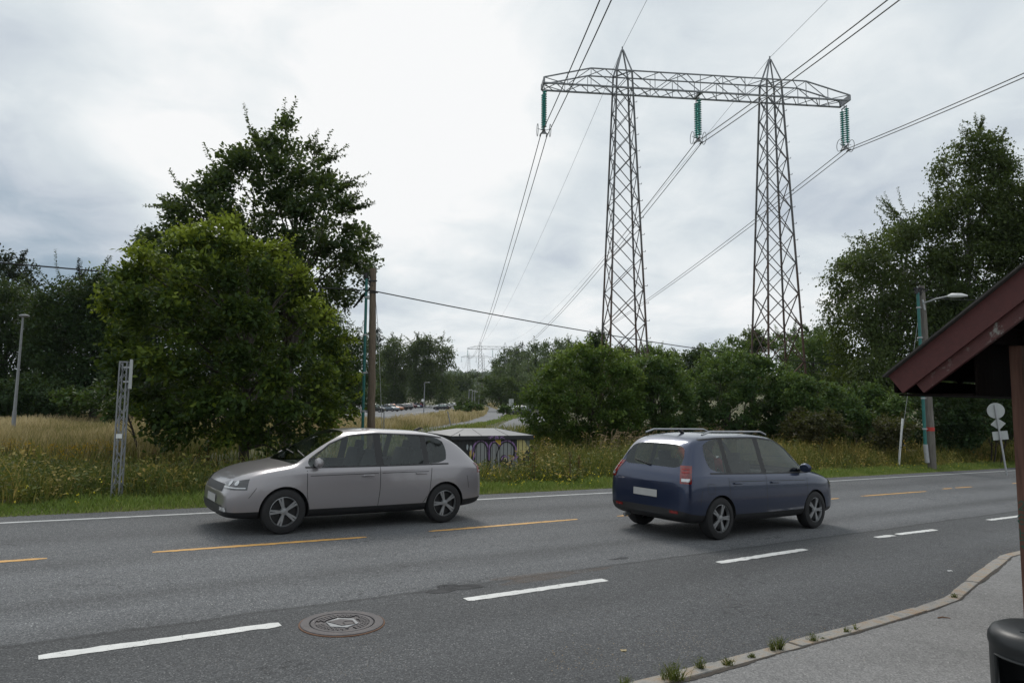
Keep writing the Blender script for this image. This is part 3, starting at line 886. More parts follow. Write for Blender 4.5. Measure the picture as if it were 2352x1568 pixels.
# back wall of upright boards and a bench inside
mb = MB(); k = 0; d0 = 0.1
while d0 < LEN - 0.2:
    zt = beam_z - 0.004 
    mb.plate([sh(SPAN - pu + 0.055, d0, zs - 0.1), sh(SPAN - pu + 0.055, d0 + 0.118, zs - 0.1), sh(SPAN - pu + 0.055, d0 + 0.118, zt), sh(SPAN - pu + 0.055, d0, zt)], Uv * 0.02); d0 += 0.122
mb.build('back_wall', M_BARGE2, root, world=True)
mb = MB()
for k in range(3):
    slab(mb, sh(SPAN - pu - 0.45 + 0.13 * k, pd + .1, zs + 0.43), Dv, LEN - 1.2 - pd + .1, Uv, 0.115, np.array([0, 0, 0.035]))
for d0 in (pd + 0.3, LEN - 1.0): slab(mb, sh(SPAN - pu - 0.42, d0, zs - 0.1), Dv, 0.06, Uv, 0.3, np.array([0, 0, 0.528]))
mb.build('bench', M_POSTW, root, world=True)

# ------------------------------------------------------------------ lattice sign mast on the near verge
def gpt(px, py): 
    p = hit(px, py); return p
b0 = hit(267, 1149)
Ym = b0[1]
topc = at(287.5, 831, Ym)
root = thing('lattice_sign_post', 'slim grey lattice steel mast carrying a road sign seen edge-on, in the verge grass', 'sign post', b0)
mb = MB()
ax = Vector(topc) - Vector(b0); L_ = ax.length; axn = ax.normalized()
side = Vector((0.985, 0.17, 0)); side = (side - axn * side.dot(axn)).normalized(); dep = axn.cross(side)
wl = 0.064; wd_ = 0.075
cor = lambda a, b, t: Vector(b0) + axn * t + side * a * wl + dep * b * wd_
for a in (-1, 1):
    for b in (-1, 1): mb.bar(cor(a, b, -0.2), cor(a, b, L_), 0.022, 0.022)
npan = 13
for i in range(npan):
    t0_, t1_ = L_ * i / npan, L_ * (i + 1) / npan
    for b in (-1, 1):
        sgn = 1 if (i + (b > 0)) % 2 else -1
        mb.bar(cor(-sgn, b, t0_), cor(sgn, b, t1_), 0.010)
    for a in (-1, 1):
        sgn = 1 if (i + (a > 0)) % 2 else -1
        mb.bar(cor(a, -sgn, t0_), cor(a, sgn, t1_), 0.010)
for b in (-1, 1): mb.bar(cor(-1, b, L_), cor(1, b, L_), 0.022)
for a in (-1, 1): mb.bar(cor(a, -1, L_), cor(a, 1, L_), 0.022)
mb.build('lattice_mast', M_GREYPAINT, root, world=True)
mb = MB()
s0, s1 = at(299.5, 827, Ym - 0.05), at(295.5, 893, Ym - 0.05)
vv = Vector(s1) - Vector(s0); dirp = (Matrix.Rotation(R(-1.2), 3, 'Z') @ Vector((s0[0], s0[1], 0))).normalized()
A = Vector(s0) - dirp * 0.30
mb.plate([A, A + dirp * 0.6, A + dirp * 0.6 + vv, A + vv], side * 0.045)
mb.build('sign_panel', M_SIGNBACK, root, world=True)
mb = MB()
for fz in (0.25, 0.75):
    q = Vector(s0) + vv * fz; mb.bar(q, q - side * 0.10, 0.03)
split_loose(mb.build('clamps', M_GALV, root, world=True), 'clamp')
mb = MB(); q = Vector(at(273.5, 1001, Ym - 0.13)); mb.plate([q - side * .05 - axn * .04, q + side * .05 - axn * .04, q + side * .05 + axn * .04, q - side * .05 + axn * .04], Vector((0, -0.006, 0)))
mb.build('number_plate', M_WHITEP, root, world=True)

# ------------------------------------------------------------------ street lamps
def lamp_post(label, base, top, arm, r0, r1, name='street_lamp', group=None, headsize=(0.5, 0.22, 0.08), mat=None, head_up=0.0):
    root = thing(name, label, 'street lamp', tuple(base), 0, group)
    mb = MB(); b = Vector(base); t = Vector(top)
    l1 = b.lerp(t, 0.24); l2 = b.lerp(t, 0.26)
    mb.tube([b - Vector((0, 0, .3)), l1, l2, t], [r0 * 1.25, r0 * 1.25, r0, r1], 10)
    mb.build('post', mat or M_GALV, root, True, world=True)
    e = t + Vector(arm)
    mb = MB(); mb.tube([t - Vector((0, 0, .02)), t + Vector(arm) * 0.15 + Vector((0, 0, .02)), e], [r1, r1 * .8, r1 * .7], 8)
    mb.build('arm', mat or M_GALV, root, True, world=True)
    d = Vector((arm[0], arm[1], 0)).normalized(); 
    mb = MB(); a = math.atan2(d.y, d.x)
    mb.lathe([(0.0001, headsize[2] * .5), (0.5, headsize[2] * .45), (0.93, headsize[2] * .25), (1.0, 0.0), (0.96, -headsize[2] * .3), (0.8, -headsize[2] * .5), (0.0001, -headsize[2] * .5)], 20)
    V = []
    for x, y, z in mb.v:
        x *= headsize[0] / 2; y *= headsize[1] / 2
        V.append((x * math.cos(a) - y * math.sin(a) + e.x, x * math.sin(a) + y * math.cos(a) + e.y, z + e.z))
    mb.v = V
    hd = mb.build('lamp_head', M_GREYPAINT, root, True, world=True)
    mb = MB()
    mb.box((e.x, e.y, e.z - headsize[2] * .5 - 0.006), (headsize[0] * .5, headsize[1] * .55, 0.012), a)
    g_ = mb.build('lens', M_SIGNBACK, root, world=True)
    g_.parent = hd; 
    return root
lb = hit(27, 1017)
lt = at(53, 727, lb[1])
lamp_post('grey steel street lamp leaning in the dry meadow at the far left', lb, lt, (0.02, 0.06, 0.05), 0.075, 0.045, headsize=(0.46, 0.40, 0.13), mat=M_GREYPAINT)

# ------------------------------------------------------------------ wooden pole A with teal cable pipe
Ya = 25.0
pa_top = at(857, 617, Ya); pa_b = at(852.5, 985, Ya); 
zg = float(ground(pa_b[0], Ya)); ka = (zg - pa_top[2]) / (pa_b[2] - pa_top[2])
pa_base = pa_top + (pa_b - pa_top) * ka
rootA = thing('utility_pole', 'brown weathered wooden utility pole standing in the middle behind the shed', 'utility pole', tuple(pa_base))
def pole_mesh(base, top, r0, r1, mat, root, seed):
    r = np.random.default_rng(seed); mb = MB(); pts = []; rad = []
    for i in range(25):
        u = i / 24; p = Vector(base) * (1 - u) + Vector(top) * u
        if i == 0: p.z -= 0.5
        pts.append(p + Vector((r.normal(0, .006), r.normal(0, .006), 0))); rad.append(r0 + (r1 - r0) * u + r.normal(0, .002))
    mb.tube(pts, rad, 14)
    mb.build('pole', mat, root, True, world=True)
pole_mesh(pa_base, pa_top, 0.15, 0.115, M_POLE, rootA, 1)
def teal_pipe(root, base_top, base_bot, r, nbr, toward):
    mb = MB(); mb.tube([Vector(base_bot), Vector(base_bot).lerp(Vector(base_top), .5), Vector(base_top)], [r, r, r * .92], 10)
    pipe = mb.build('cable_pipe', M_TEAL, root, True, world=True)
    for k in range(nbr):
        mb = MB()
        u = (k + .5) / nbr; p = Vector(base_bot).lerp(Vector(base_top), u) - Vector(root.location)
        mb.tube([p - Vector((0, 0, .03)), p + Vector((0, 0, .03))], r * 1.35, 10); mb.bar(p, p + Vector(toward), 0.035)
        mb.build('pipe_bracket', M_GALV, pipe)
tp_t = at(842, 640, Ya - .12); tp_b = at(833, 985, Ya - .12); tp_b = tp_t + (tp_b - tp_t) * ka
teal_pipe(rootA, tp_t, tp_b, 0.055, 5, (0.16, 0.1, 0))
mb = MB()   # cable termination at the pole top
pt = Vector(tp_t)
mb.tube([pt, pt + Vector((-.02, 0, .12)), pt + Vector((.0, 0, .2))], [.05, .07, .03], 8)
for k in range(4):
    a = pt + Vector((-.05 + .03 * k, 0, .16))
    mb.tube([a, a + Vector((-.14 + .05 * k, 0, .10)), a + Vector((-.16 + .08 * k, 0, -.05)), a + Vector((.02 + .03 * k, .02, -.16)), Vector(at(852, 662, Ya - .05))], 0.014, 6)
mb.bar(at(846, 645, Ya - .1), at(866, 645, Ya - .1), 0.05); mb.bar(at(846, 672, Ya - .1), at(868, 672, Ya - .1), 0.04)
mb.build('cable_ends', M_CABLE, rootA, True, world=True)
mb = MB(); q = at(838, 672, Ya - .1)
mb.bar(q, at(815, 702, Ya + .3), 0.04); mb.bar(at(856, 655, Ya - .1), at(812, 706, Ya + .5), 0.05)
mb.build('strut', M_CABLE, rootA, world=True)
gA = np.array(at(883, 995, Ya + 1.0)); gA[2] = ground(gA[0], gA[1])
mb = MB(); mb.tube([at(863, 690, Ya + .1), at(869, 762, Ya + .4), gA], 0.010, 6)
mb.build('stay_wire', M_GALV, rootA, world=True)
mb = MB(); mb.tube([gA, np.array(at(882, 945, Ya + 1.0))], 0.018, 8); mb.build('stay_guard', M_GREYPAINT, rootA, world=True)

# overhead cable from pole to pole along the road
Yb = 29.0
pb_top = at(2117, 656, Yb); pb_b = at(2141, 1055, Yb)
def cable(name, label, pts, sag, r, mat=M_CABLE, cat='cable', group=None, n=40):
    P = [np.array(p, float) for p in pts]; out_ = []
    for i in range(len(P) - 1):
        sg_ = sag[i] if hasattr(sag, '__len__') else sag
        for k in range(n + (i == len(P) - 2)):
            u = k / n; q = P[i] * (1 - u) + P[i + 1] * u; q[2] -= sg_ * 4 * u * (1 - u); out_.append(q)
    mb = MB(); mb.tube(out_, r, 6); o = mb.build(name, mat, None, True)
    return tag(o, label, cat, group)
ca = at(857, 668, Ya - .13)
cl = ca - np.array([D2[0], D2[1], 0]) * 45; cl[2] = 6.7
cr = ca + np.array([D2[0], D2[1], 0]) * 62; cr[2] = 5.6
cable('overhead_cable', 'thick black overhead cable running from the brown pole across the whole scene', [cl, ca, cr], [0.75, 1.3], 0.022)
root = thing('utility_pole', 'wooden utility pole far along the road, hidden in the trees behind the shelter', 'utility pole', (cr[0], cr[1], float(ground(cr[0], cr[1]))))
pole_mesh((cr[0], cr[1] + .16, float(ground(cr[0], cr[1]))), (cr[0], cr[1] + .16, cr[2] + .5), 0.15, 0.12, M_POLEG, root, 8)

# ------------------------------------------------------------------ grey wooden pole B with lamp
zg = float(ground(pb_b[0], Yb)); kb = (zg - pb_top[2]) / (pb_b[2] - pb_top[2])
pb_base = pb_top + (pb_b - pb_top) * kb
rootB = thing('utility_pole', 'grey wooden pole with a street light arm and a red band, right of the bushes', 'utility pole', tuple(pb_base))
pole_mesh(pb_base, pb_top, 0.165, 0.115, M_POLEG, rootB, 2)
tb_t = at(2108, 672, Yb - .1); tb_b = at(2125.5, 1020, Yb - .1)
teal_pipe(rootB, tb_t, tb_b, 0.065, 5, (0.2, 0.05, 0))
tb_e = tb_b.copy(); tb_e = tb_t + (tb_b - tb_t) * 1.09; tb_e[2] = min(tb_e[2], zg)
mb = MB(); mb.tube([tb_b, at(2130, 1062, Yb - .1)], 0.09, 10); mb.build('pipe_guard', M_GALV, rootB, True, world=True)
mb = MB(); pt = Vector(tb_t)
for k in range(5):
    a = pt + Vector((-.06 + .03 * k, 0, 0)); mb.tube([a, a + Vector((-.10 + .04 * k, 0, .22)), a + Vector((-.05 + .10 * k, 0, .12)), a + Vector((.1, .05, -.1))], 0.03, 6)
mb.tube([pt + Vector((-.05, 0, -.05)), pt + Vector((-.05, 0, .2))], .07, 8)
mb.build('cable_ends', M_CABLE, rootB, True, world=True)
mb = MB()
ab = at(2122, 696, Yb - .15); ae = at(2178, 680, Yb - 1.2)
mb.tube([ab, Vector(ab).lerp(Vector(ae), .5) + Vector((0, 0, .03)), ae], [.035, .035, .032], 8)
mb.bar(at(2119, 688, Yb - .12), at(2124, 712, Yb - .12), 0.06)
arm_o = mb.build('lamp_arm', M_GALV, rootB, True, world=True)
mb = MB(); he = np.array(ae); hv = np.array(at(2222, 679, Yb - 1.9)) - he
mb.tube([he, he + hv * .2 + [0, 0, .02], he + hv * .7 + [0, 0, .02], he + hv], [.05, .10, .085, .03], 10)
o = mb.build('lamp_head', M_WHITEP, rootB, True, world=True)
mb = MB(); pts = []
for k in range(17):
    a = 2 * math.pi * k / 16; u = 0.935
    c_ = pb_base * (1 - 0) ; q = at(2136.8, 985, Yb); pts.append((q[0] + .162 * math.cos(a), q[1] + .162 * math.sin(a), q[2]))
V = []
for dz_ in (-.08, .08): V += [(x, y, z + dz_) for x, y, z in pts]
mb.add(V, [(i, i + 1, 17 + i + 1, 17 + i) for i in range(16)])
mb.build('red_band', M_RED, rootB, True, world=True)
gB = np.array(hit(2064, 1075)); 
mb = MB(); mb.tube([at(2112, 712, Yb), Vector(gB) + Vector((0, 0, .3))], 0.009, 6); mb.build('stay_wire', M_GALV, rootB, world=True)
mb = MB(); mb.tube([gB, at(2073, 961, gB[1] + .2)], 0.045, 10); mb.build('stay_guard', M_WHITEP, rootB, True, world=True)
# wire from the lamp pole to the right
cable('overhead_cable', 'thin black cable leaving the grey lamp pole to the right, over the shelter roof', [at(2120, 682, Yb), at(2300, 684, Yb + 9), at(2600, 640, Yb + 24)], [0.12, 0.3], 0.014)

# yellow banded marker post and cable cabinet beside pole B
mk = hit(2079, 1066)
root = thing('marker_post', 'thin marker post with yellow and black bands, left of the grey lamp pole', 'marker post', tuple(mk))
t_ = at(2076.5, 1008, mk[1]); 
mb = MB(); mb.tube([mk, t_], 0.04, 8); mb.build('post', M_GREYPAINT, root, True, world=True)
mb = MB(); a, b = Vector(mk), Vector(t_); mb.tube([a.lerp(b, .45), a.lerp(b, .72)], 0.046, 8); mb.tube([a.lerp(b, .8), a.lerp(b, .97)], 0.046, 8); mb.build('yellow_band', M_YELLOW, root, True, world=True)
cbp = hit(2092, 1060)
root = thing('cable_cabinet', 'low grey cable cabinet half hidden in the weeds, left of the grey lamp pole', 'cabinet', tuple(cbp))
mb = MB(); mb.box((0, 0, .25), (.45, .25, .6)); mb.build('body', M_GREYPAINT, root, bevel=.015)
mb = MB(); mb.box((0, 0, .575), (.52, .32, .05)); mb.build('lid', M_GALV, root, bevel=.01)

# ------------------------------------------------------------------ road sign seen from behind
Ys = 27.5
sb_ = at(2306, 1052, Ys); stp = at(2285, 930, Ys)
zg = float(ground(sb_[0], Ys)); k_ = (zg - stp[2]) / (sb_[2] - stp[2]); sbase = stp + (sb_ - stp) * k_
root = thing('road_sign', 'leaning sign pole with a disc, a diamond and a rectangle seen from the back', 'road sign', tuple(sbase))
mb = MB(); mb.tube([sbase, stp], 0.035, 10); mb.build('pole', M_GALV, root, True, world=True)
axn = (Vector(stp) - Vector(sbase)).normalized()
fwd = Vector((0.25, 0.97, 0)); sd = axn.cross(fwd).normalized() * -1; fwd = sd.cross(axn).normalized() * -1
if fwd.y < 0: fwd = -fwd
def sign_plate(name, px, py, pts, mat=M_SIGNBACK):
    c_ = Vector(at(px, py, Ys)) + fwd * 0.045
    mb = MB(); mb.plate([c_ + sd * a + axn * b for a, b in pts], fwd * 0.012); mb.build(name, mat, root, world=True)
    mb = MB(); mb.bar(c_ - sd * .06 , c_ + sd * .06, .025, .025)
rr = 0.315
sign_plate('round_plate', 2288.5, 943, [(rr * math.cos(a), rr * math.sin(a)) for a in np.linspace(0, 2 * math.pi, 36, endpoint=False)])
sign_plate('diamond_plate', 2294, 973.5, [(.27, 0), (0, .24), (-.27, 0), (0, -.24)])
sign_plate('rectangle_plate', 2299, 1000, [(.27, .17), (-.27, .17), (-.27, -.17), (.27, -.17)])
# ------------------------------------------------------------------ footpaths and car park
M_PATH = simple('path_asphalt', (0.17, 0.172, 0.175), 0.9, 0.0, 0.18, 3.0, 0.2)
M_LOT = simple('car_park_asphalt', (0.155, 0.158, 0.163), 0.9, 0.0, 0.12, 0.5, 0.1)
def ribbon(name, left, right, mat, dz, n=16):
    """paved strip between two pixel polylines, draped on the terrain"""
    def samp(pl):
        P = np.array([hit(*p)[:2] for p in pl]); a = np.concatenate([[0], np.cumsum(np.hypot(*np.diff(P, axis=0).T))]); u = np.linspace(0, a[-1], n * (len(pl) - 1) + 1)
        return np.stack([np.interp(u, a, P[:, 0]), np.interp(u, a, P[:, 1])], -1)
    A, B = samp(left), samp(right); rows = []
    for q in np.linspace(0, 1, 9):
        X = A * (1 - q) + B * q
        rows.append(np.stack([X[:, 0], X[:, 1], ground(X[:, 0], X[:, 1]) + dz], -1))
    o = np_obj(name, np.concatenate(rows), grid_faces(9, len(A)), mat, smooth_=True)
    return tag(o, kind='structure')
ribbon('footpath', [(870, 996), (900, 993), (1010, 979), (1075, 968), (1112, 955), (1121, 945), (1124, 938), (1119, 933), (1118, 930.5)],
       [(870, 1010), (900, 1006), (1040, 988), (1110, 974), (1150, 963), (1164, 951), (1150, 940), (1136, 934), (1131, 930.5)], M_PATH, 0.10)
ribbon('side_path', [(1110, 995), (1150, 977), (1175, 965), (1196, 956), (1240, 944)], [(1230, 1012), (1250, 990), (1260, 975), (1270, 965), (1290, 950)], M_PATH, 0.10)
def quad_sheet(name, corners, mat, dz, n=40):
    C_ = [np.array(c) for c in corners]; u = np.linspace(0, 1, n)
    Uu, Vv = np.meshgrid(u, u)
    X = sum(c[None, None, :] * w_[..., None] for c, w_ in zip(C_, [(1 - Uu) * (1 - Vv), Uu * (1 - Vv), Uu * Vv, (1 - Uu) * Vv]))
    o = np_obj(name, np.stack([X[..., 0], X[..., 1], ground(X[..., 0], X[..., 1]) + dz], -1), grid_faces(n, n), mat, smooth_=True)
    return tag(o, kind='structure')
l0 = hit(700, 962)[:2]; l1 = hit(950, 964)[:2]; l2 = hit(1036, 936)[:2]; l3 = np.array([-14.0, 345.0]); l4 = np.array([-100.0, 330.0])
quad_sheet('car_park', [l0, l1, np.array([l2[0] + 4, l2[1]]), np.array([-95.0, 175.0])], M_LOT, 0.12)
quad_sheet('car_park', [np.array([-96.0, 170.0]), np.array([l2[0] + 4, l2[1] - .2]), np.array([-14.0, 345.0]), np.array([-95.0, 345.0])], M_LOT, 0.13)
quad_sheet('car_park', [hit(1150, 944.5)[:2], hit(1240, 944.5)[:2], np.array([16, 300.0]), np.array([-3.0, 300.0])], M_LOT, 0.12)
# bay markings in the car park
M_BAY = simple('bay_marking', (0.5, 0.5, 0.5), 0.8, 0, 0.15, 3)
def bay(p, q, name='bay_marking'):
    a, b = hit(*p), hit(*q); d = (b - a)[:2]; nrm_ = np.array([-d[1], d[0]]) / np.linalg.norm(d) * 0.08
    u = np.linspace(0, 1, 24)[:, None]; X = a[None, :2] * (1 - u) + b[None, :2] * u
    V = np.concatenate([X - nrm_, X + nrm_]); V = np.stack([V[:, 0], V[:, 1], ground(V[:, 0], V[:, 1]) + 0.17], -1)
    tag(np_obj(name, V, grid_faces(2, 24), M_BAY), kind='structure')
for p, q in [((795, 957), (870, 950)), ((880, 957.5), (985, 946.5)), ((925, 953), (1000, 944)), ((1040, 940), (1012, 945)), ((955, 948), (1015, 941)), ((968, 941), (1010, 936.5))]: bay(p, q)

# ------------------------------------------------------------------ graffiti covered transformer shed
SA = R(22); ex = np.array([math.cos(SA), math.sin(SA), 0]); ey = np.array([-math.sin(SA), math.cos(SA), 0])
c0 = at(1036, 1001, 21.5); c1 = at(1228, 997.5, 21.5 + 1.0)
SW = float(np.dot((c1 - c0)[:2], ex[:2])); SD = 2.9
zr_ = c0[2]; base_z = float(ground(c0[0] + 1.2, c0[1] + 1.0)) - 0.15
print('shed width', SW, 'roof z', zr_, 'base', base_z)
root = thing('transformer_shed', 'low dark metal utility shed with a grey hipped roof and purple and silver graffiti', 'shed', (c0[0], c0[1], base_z))
o3 = np.array([c0[0], c0[1], 0])
def sd_(a, b, z): return o3 + ex * a + ey * b + np.array([0, 0, z])
M_SHED = simple('dark_shed_cladding', (0.028, 0.030, 0.033), 0.6, 0.2, 0.2, 5)
M_SHEDROOF = simple('grey_metal_roof', (0.185, 0.19, 0.195), 0.5, 0.3, 0.1, 1.5)
ov = 0.10; fh = 0.125
mb = MB()
P = [sd_(0, 0, zr_), sd_(SW, 0, zr_), sd_(SW, SD, zr_), sd_(0, SD, zr_)]
rh = 0.17
T = [sd_(.75, 1.05, zr_ + rh), sd_(SW - .75, 1.05, zr_ + rh), sd_(SW - .75, SD - 1.05, zr_ + rh), sd_(.75, SD - 1.05, zr_ + rh)]
mb.add(P + T, [(0, 1, 5, 4), (1, 2, 6, 5), (2, 3, 7, 6), (3, 0, 4, 7), (4, 5, 6, 7)])
rf = mb.build('roof', M_SHEDROOF, root, world=True)
mb = MB()
for q in (0.36, 0.68):
    mb.bar(sd_(SW * q, 0.0, zr_ + .004), sd_(SW * (.5 + (q - .5) * .9), 1.05, zr_ + rh + .004), 0.012, 0.008)
mb.bar(sd_(0, 0, zr_ + .004), sd_(.75, 1.05, zr_ + rh + .004), 0.014, 0.008); mb.bar(sd_(SW, 0, zr_ + .004), sd_(SW - .75, 1.05, zr_ + rh + .004), 0.014, 0.008)
mb.v = [tuple(np.array(p_) - np.array(root.location)) for p_ in mb.v]; mb.build('roof_seam', M_DARK, rf)
mb = MB(); mb.tube([sd_(.30, .06, zr_), sd_(.30, .06, zr_ + .06)], 0.02, 8); mb.build('roof_bolt', M_DARK, root, world=True)
mb = MB()
mb.plate([sd_(0, 0, zr_ - fh), sd_(SW, 0, zr_ - fh), sd_(SW, 0, zr_ - .002), sd_(0, 0, zr_ - .002)], ey * .03)
mb.plate([sd_(0, .03, zr_ - fh), sd_(0, SD - .03, zr_ - fh), sd_(0, SD - .03, zr_ - .002), sd_(0, .03, zr_ - .002)], ex * .03)
mb.plate([sd_(SW, .03, zr_ - fh), sd_(SW, SD - .03, zr_ - fh), sd_(SW, SD - .03, zr_ - .002), sd_(SW, .03, zr_ - .002)], -ex * .03)
mb.plate([sd_(0, SD, zr_ - fh), sd_(SW, SD, zr_ - fh), sd_(SW, SD, zr_ - .002), sd_(0, SD, zr_ - .002)], -ey * .03)
mb.build('fascia', M_SHED, root, world=True)
# walls: folded upright panels with open joints
wb = base_z; wt = zr_ - fh + .02
mb = MB(); npn = 20; pw = (SW - 2 * ov) / npn
mb.plate([sd_(ov, ov + .02, wb), sd_(SW - ov, ov + .02, wb), sd_(SW - ov, ov + .02, wt), sd_(ov, ov + .02, wt)], ey * .03)
for k in range(npn):
    a = ov + k * pw
    mb.plate([sd_(a + .007, ov, wb), sd_(a + pw - .007, ov, wb), sd_(a + pw - .007, ov, wt), sd_(a + .007, ov, wt)], ey * .018)
nps = 20; pws = (SD - 2 * ov) / nps
for (xa, sg) in ((ov, 1), (SW - ov, -1)):
    mb.plate([sd_(xa + sg * .02, ov + .06, wb), sd_(xa + sg * .02, SD - ov, wb), sd_(xa + sg * .02, SD - ov, wt), sd_(xa + sg * .02, ov + .06, wt)], ex * .03 * sg)
    for k in range(nps):
        a = ov + k * pws
        mb.plate([sd_(xa, a + .006, wb), sd_(xa, a + pws - .006, wb), sd_(xa, a + pws - .006, wt), sd_(xa, a + .006, wt)], ex * .018 * sg)
mb.plate([sd_(ov, SD - ov, wb), sd_(SW - ov, SD - ov, wb), sd_(SW - ov, SD - ov, wt), sd_(ov, SD - ov, wt)], -ey * .03)
mb.build('wall', M_SHED, root, world=True)
# graffiti: painted areas laid as thin films; a = 0..1440 across, b = down, in the photograph's own proportions
GS = SW / 1440 * 1.02
def ga(px, py): return ((px - 640) * GS, -(py - 392) * GS)
def film(name, polys, colr, off, rough=0.5, z0=None):
    mb = MB()
    for poly in polys:
        # cut by the panel joints so that they stay open and dark
        for k in range(npn):
            x0, x1 = ov + k * pw + .009, ov + (k + 1) * pw - .009
            pts = [ga(*p) for p in poly]
            for lim, keep in ((x0, 1), (x1, -1)):
                q = []
                for i in range(len(pts)):
                    A, B = pts[i - 1], pts[i]
                    ia, ib = (A[0] - lim) * keep >= 0, (B[0] - lim) * keep >= 0
                    if ia != ib:
                        u = (lim - A[0]) / (B[0] - A[0]); q.append((lim, A[1] + (B[1] - A[1]) * u))
                    if ib: q.append(B)
                pts = q
                if len(pts) < 3: break
            if len(pts) >= 3: mb.add([sd_(a, ov - off, zr_ + b) for a, b in pts], [tuple(range(len(pts)))])
    return mb.build(name, simple(name + '_paint', colr, rough, 0.0, 0.12, 8), root, world=True, fix=False)
def ell(cx, cy, rx, ry, a0=0, a1=360, n=36): return [(cx + rx * math.cos(R(a)), cy - ry * math.sin(R(a))) for a in np.linspace(a0, a1, n)]
def ring(cx, cy, rx, ry, wd, a0, a1, n=16):
    out_ = []; an = np.linspace(a0, a1, n + 1)
    for i in range(n):
        c_, s_ = [(math.cos(R(a)), math.sin(R(a))) for a in an[i:i + 2]], None
        (ca_, sa_), (cb_, sb__) = c_
        out_.append([(cx + rx * ca_, cy - ry * sa_), (cx + (rx + wd) * ca_, cy - (ry + wd) * sa_), (cx + (rx + wd) * cb_, cy - (ry + wd) * sb__), (cx + rx * cb_, cy - ry * sb__)])
    return out_
silver = [[(1062, 1000)] + ell(1155, 640, 92, 150, 180, 0, 24) + [(1250, 1000)], [(1325, 1000)] + ell(1385, 620, 60, 105, 180, 0, 24) + [(1430, 700), (1400, 1000)],
          [(1440, 1000), (1440, 640)] + ell(1590, 640, 122, 135, 165, 0, 24) + [(1700, 760), (1640, 850), (1500, 1000)], [(1700, 800), (1780, 740), (1800, 1000), (1640, 1000)]]
purple = ring(1150, 650, 130, 160, 26, 8, 190) + ring(1380, 620, 76, 118, 26, 35, 200) + ring(1600, 650, 150, 160, 26, -40, 160) + \
         [[(1010, 700), (1030, 620), (1050, 560), (1060, 700), (1030, 780)], [(1262, 600), (1290, 600), (1310, 700), (1300, 790), (1280, 770)], [(1430, 540), (1455, 565), (1530, 520), (1520, 545), (1460, 590)], [(1690, 760), (1760, 700), (1800, 740), (1720, 790)]]
black = ring(1155, 650, 94, 150, 24, 0, 185) + ring(1385, 620, 62, 106, 18, 0, 200) + ring(1590, 645, 124, 137, 24, -40, 165) + [[(1415, 690), (1440, 620), (1462, 600), (1420, 740), (1395, 860), (1385, 860)]]
yellow = [[(1776, 470), (1850, 460), (1900, 470), (1960, 560), (1990, 600), (1900, 690), (1860, 780), (1800, 740), (1776, 620)]]
olive = [[(1776, 460), (2040, 460), (2040, 560), (1950, 610), (1840, 540), (1776, 600)]]
film('silver_graffiti', silver, (0.24, 0.25, 0.25), 0.003)
film('purple_graffiti', purple, (0.26, 0.15, 0.34), 0.005)
film('black_graffiti', black, (0.015, 0.015, 0.017), 0.007)
film('yellow_graffiti', yellow, (0.45, 0.40, 0.17), 0.006)
film('olive_graffiti', olive, (0.12, 0.14, 0.11), 0.004)
mnk = ring(1550, 790, 46, 80, 24, 0, 180) + [ell(1550, 800, 72, 95)]
film('lower_graffiti', [ell(1550, 800, 75, 100)], (0.02, 0.02, 0.024), 0.009)
film('lower_purple_graffiti', ring(1560, 790, 42, 60, 20, 20, 175), (0.26, 0.15, 0.34), 0.011)
film('lower_cream_graffiti', ring(1570, 800, 18, 42, 18, 0, 170), (0.50, 0.45, 0.28), 0.011)
film('white_graffiti', [ell(927, 570, 16, 45)[0:30], ell(985, 590, 20, 52), ell(928, 712, 14, 14)] + ring(850, 760, 22, 24, 12, 0, 190) + ring(800, 780, 10, 40, 10, 90, 240), (0.38, 0.42, 0.44), 0.005)
film('gold_graffiti', [[(962, 640), (1000, 600), (1000, 690), (985, 760), (965, 760)], [(1020, 660), (1056, 620), (1030, 720), (1015, 740)]], (0.42, 0.32, 0.10), 0.006)
# letters sprayed on the fascia
mb = MB()
def stroke(pts, wd):
    scrawl(mb, [ga(*p) for p in pts], wd, sd_(0, 0, zr_), ex, (0, 0, 1), -ey * 0.004)
stroke([(1290, 440), (1302, 402), (1345, 402)], .016); stroke([(1262, 418), (1340, 416)], .016); stroke([(1280, 446), (1310, 425)], .012)
stroke([(1372, 438), (1382, 400), (1420, 402), (1425, 414), (1385, 418), (1428, 422), (1430, 436), (1372, 440)], .015)
stroke([(1465, 440), (1478, 400)], .016); stroke([(1520, 400), (1472, 420), (1505, 422), (1545, 446)], .015)
mb.build('sprayed_letters', simple('purple_spray', (0.26, 0.15, 0.34), 0.5), root, world=True, fix=False)
# yellow warning plate
mb = MB(); q = [ga(1395, 462), ga(1490, 462), ga(1490, 540), ga(1470, 540), ga(1395, 480)]
mb.plate([sd_(a, ov - .014, zr_ + b) for a, b in q], ey * .004)
wp = mb.build('warning_plate', M_YELLOW, root, world=True)
mb = MB()
for k, (xa, xb) in enumerate([(1425, 1482), (1430, 1480), (1440, 1482), (1452, 1480)]):
    a, b = ga(xa, 476 + k * 13), ga(xb, 476 + k * 13)
    mb.plate([sd_(a[0], ov - .016, zr_ + a[1] - .004), sd_(b[0], ov - .016, zr_ + a[1] - .004), sd_(b[0], ov - .016, zr_ + a[1] + .004), sd_(a[0], ov - .016, zr_ + a[1] + .004)], ey * .001)
mb.build('warning_text', M_DARK, root, world=True)
mb = MB(); a = ga(2058, 412); mb.box(sd_(a[0], -.004, zr_ + a[1]), (.03, .006, .03), SA); mb.build('orange_sticker', simple('orange_sticker', (.6, .28, .02), .5), root, world=True)
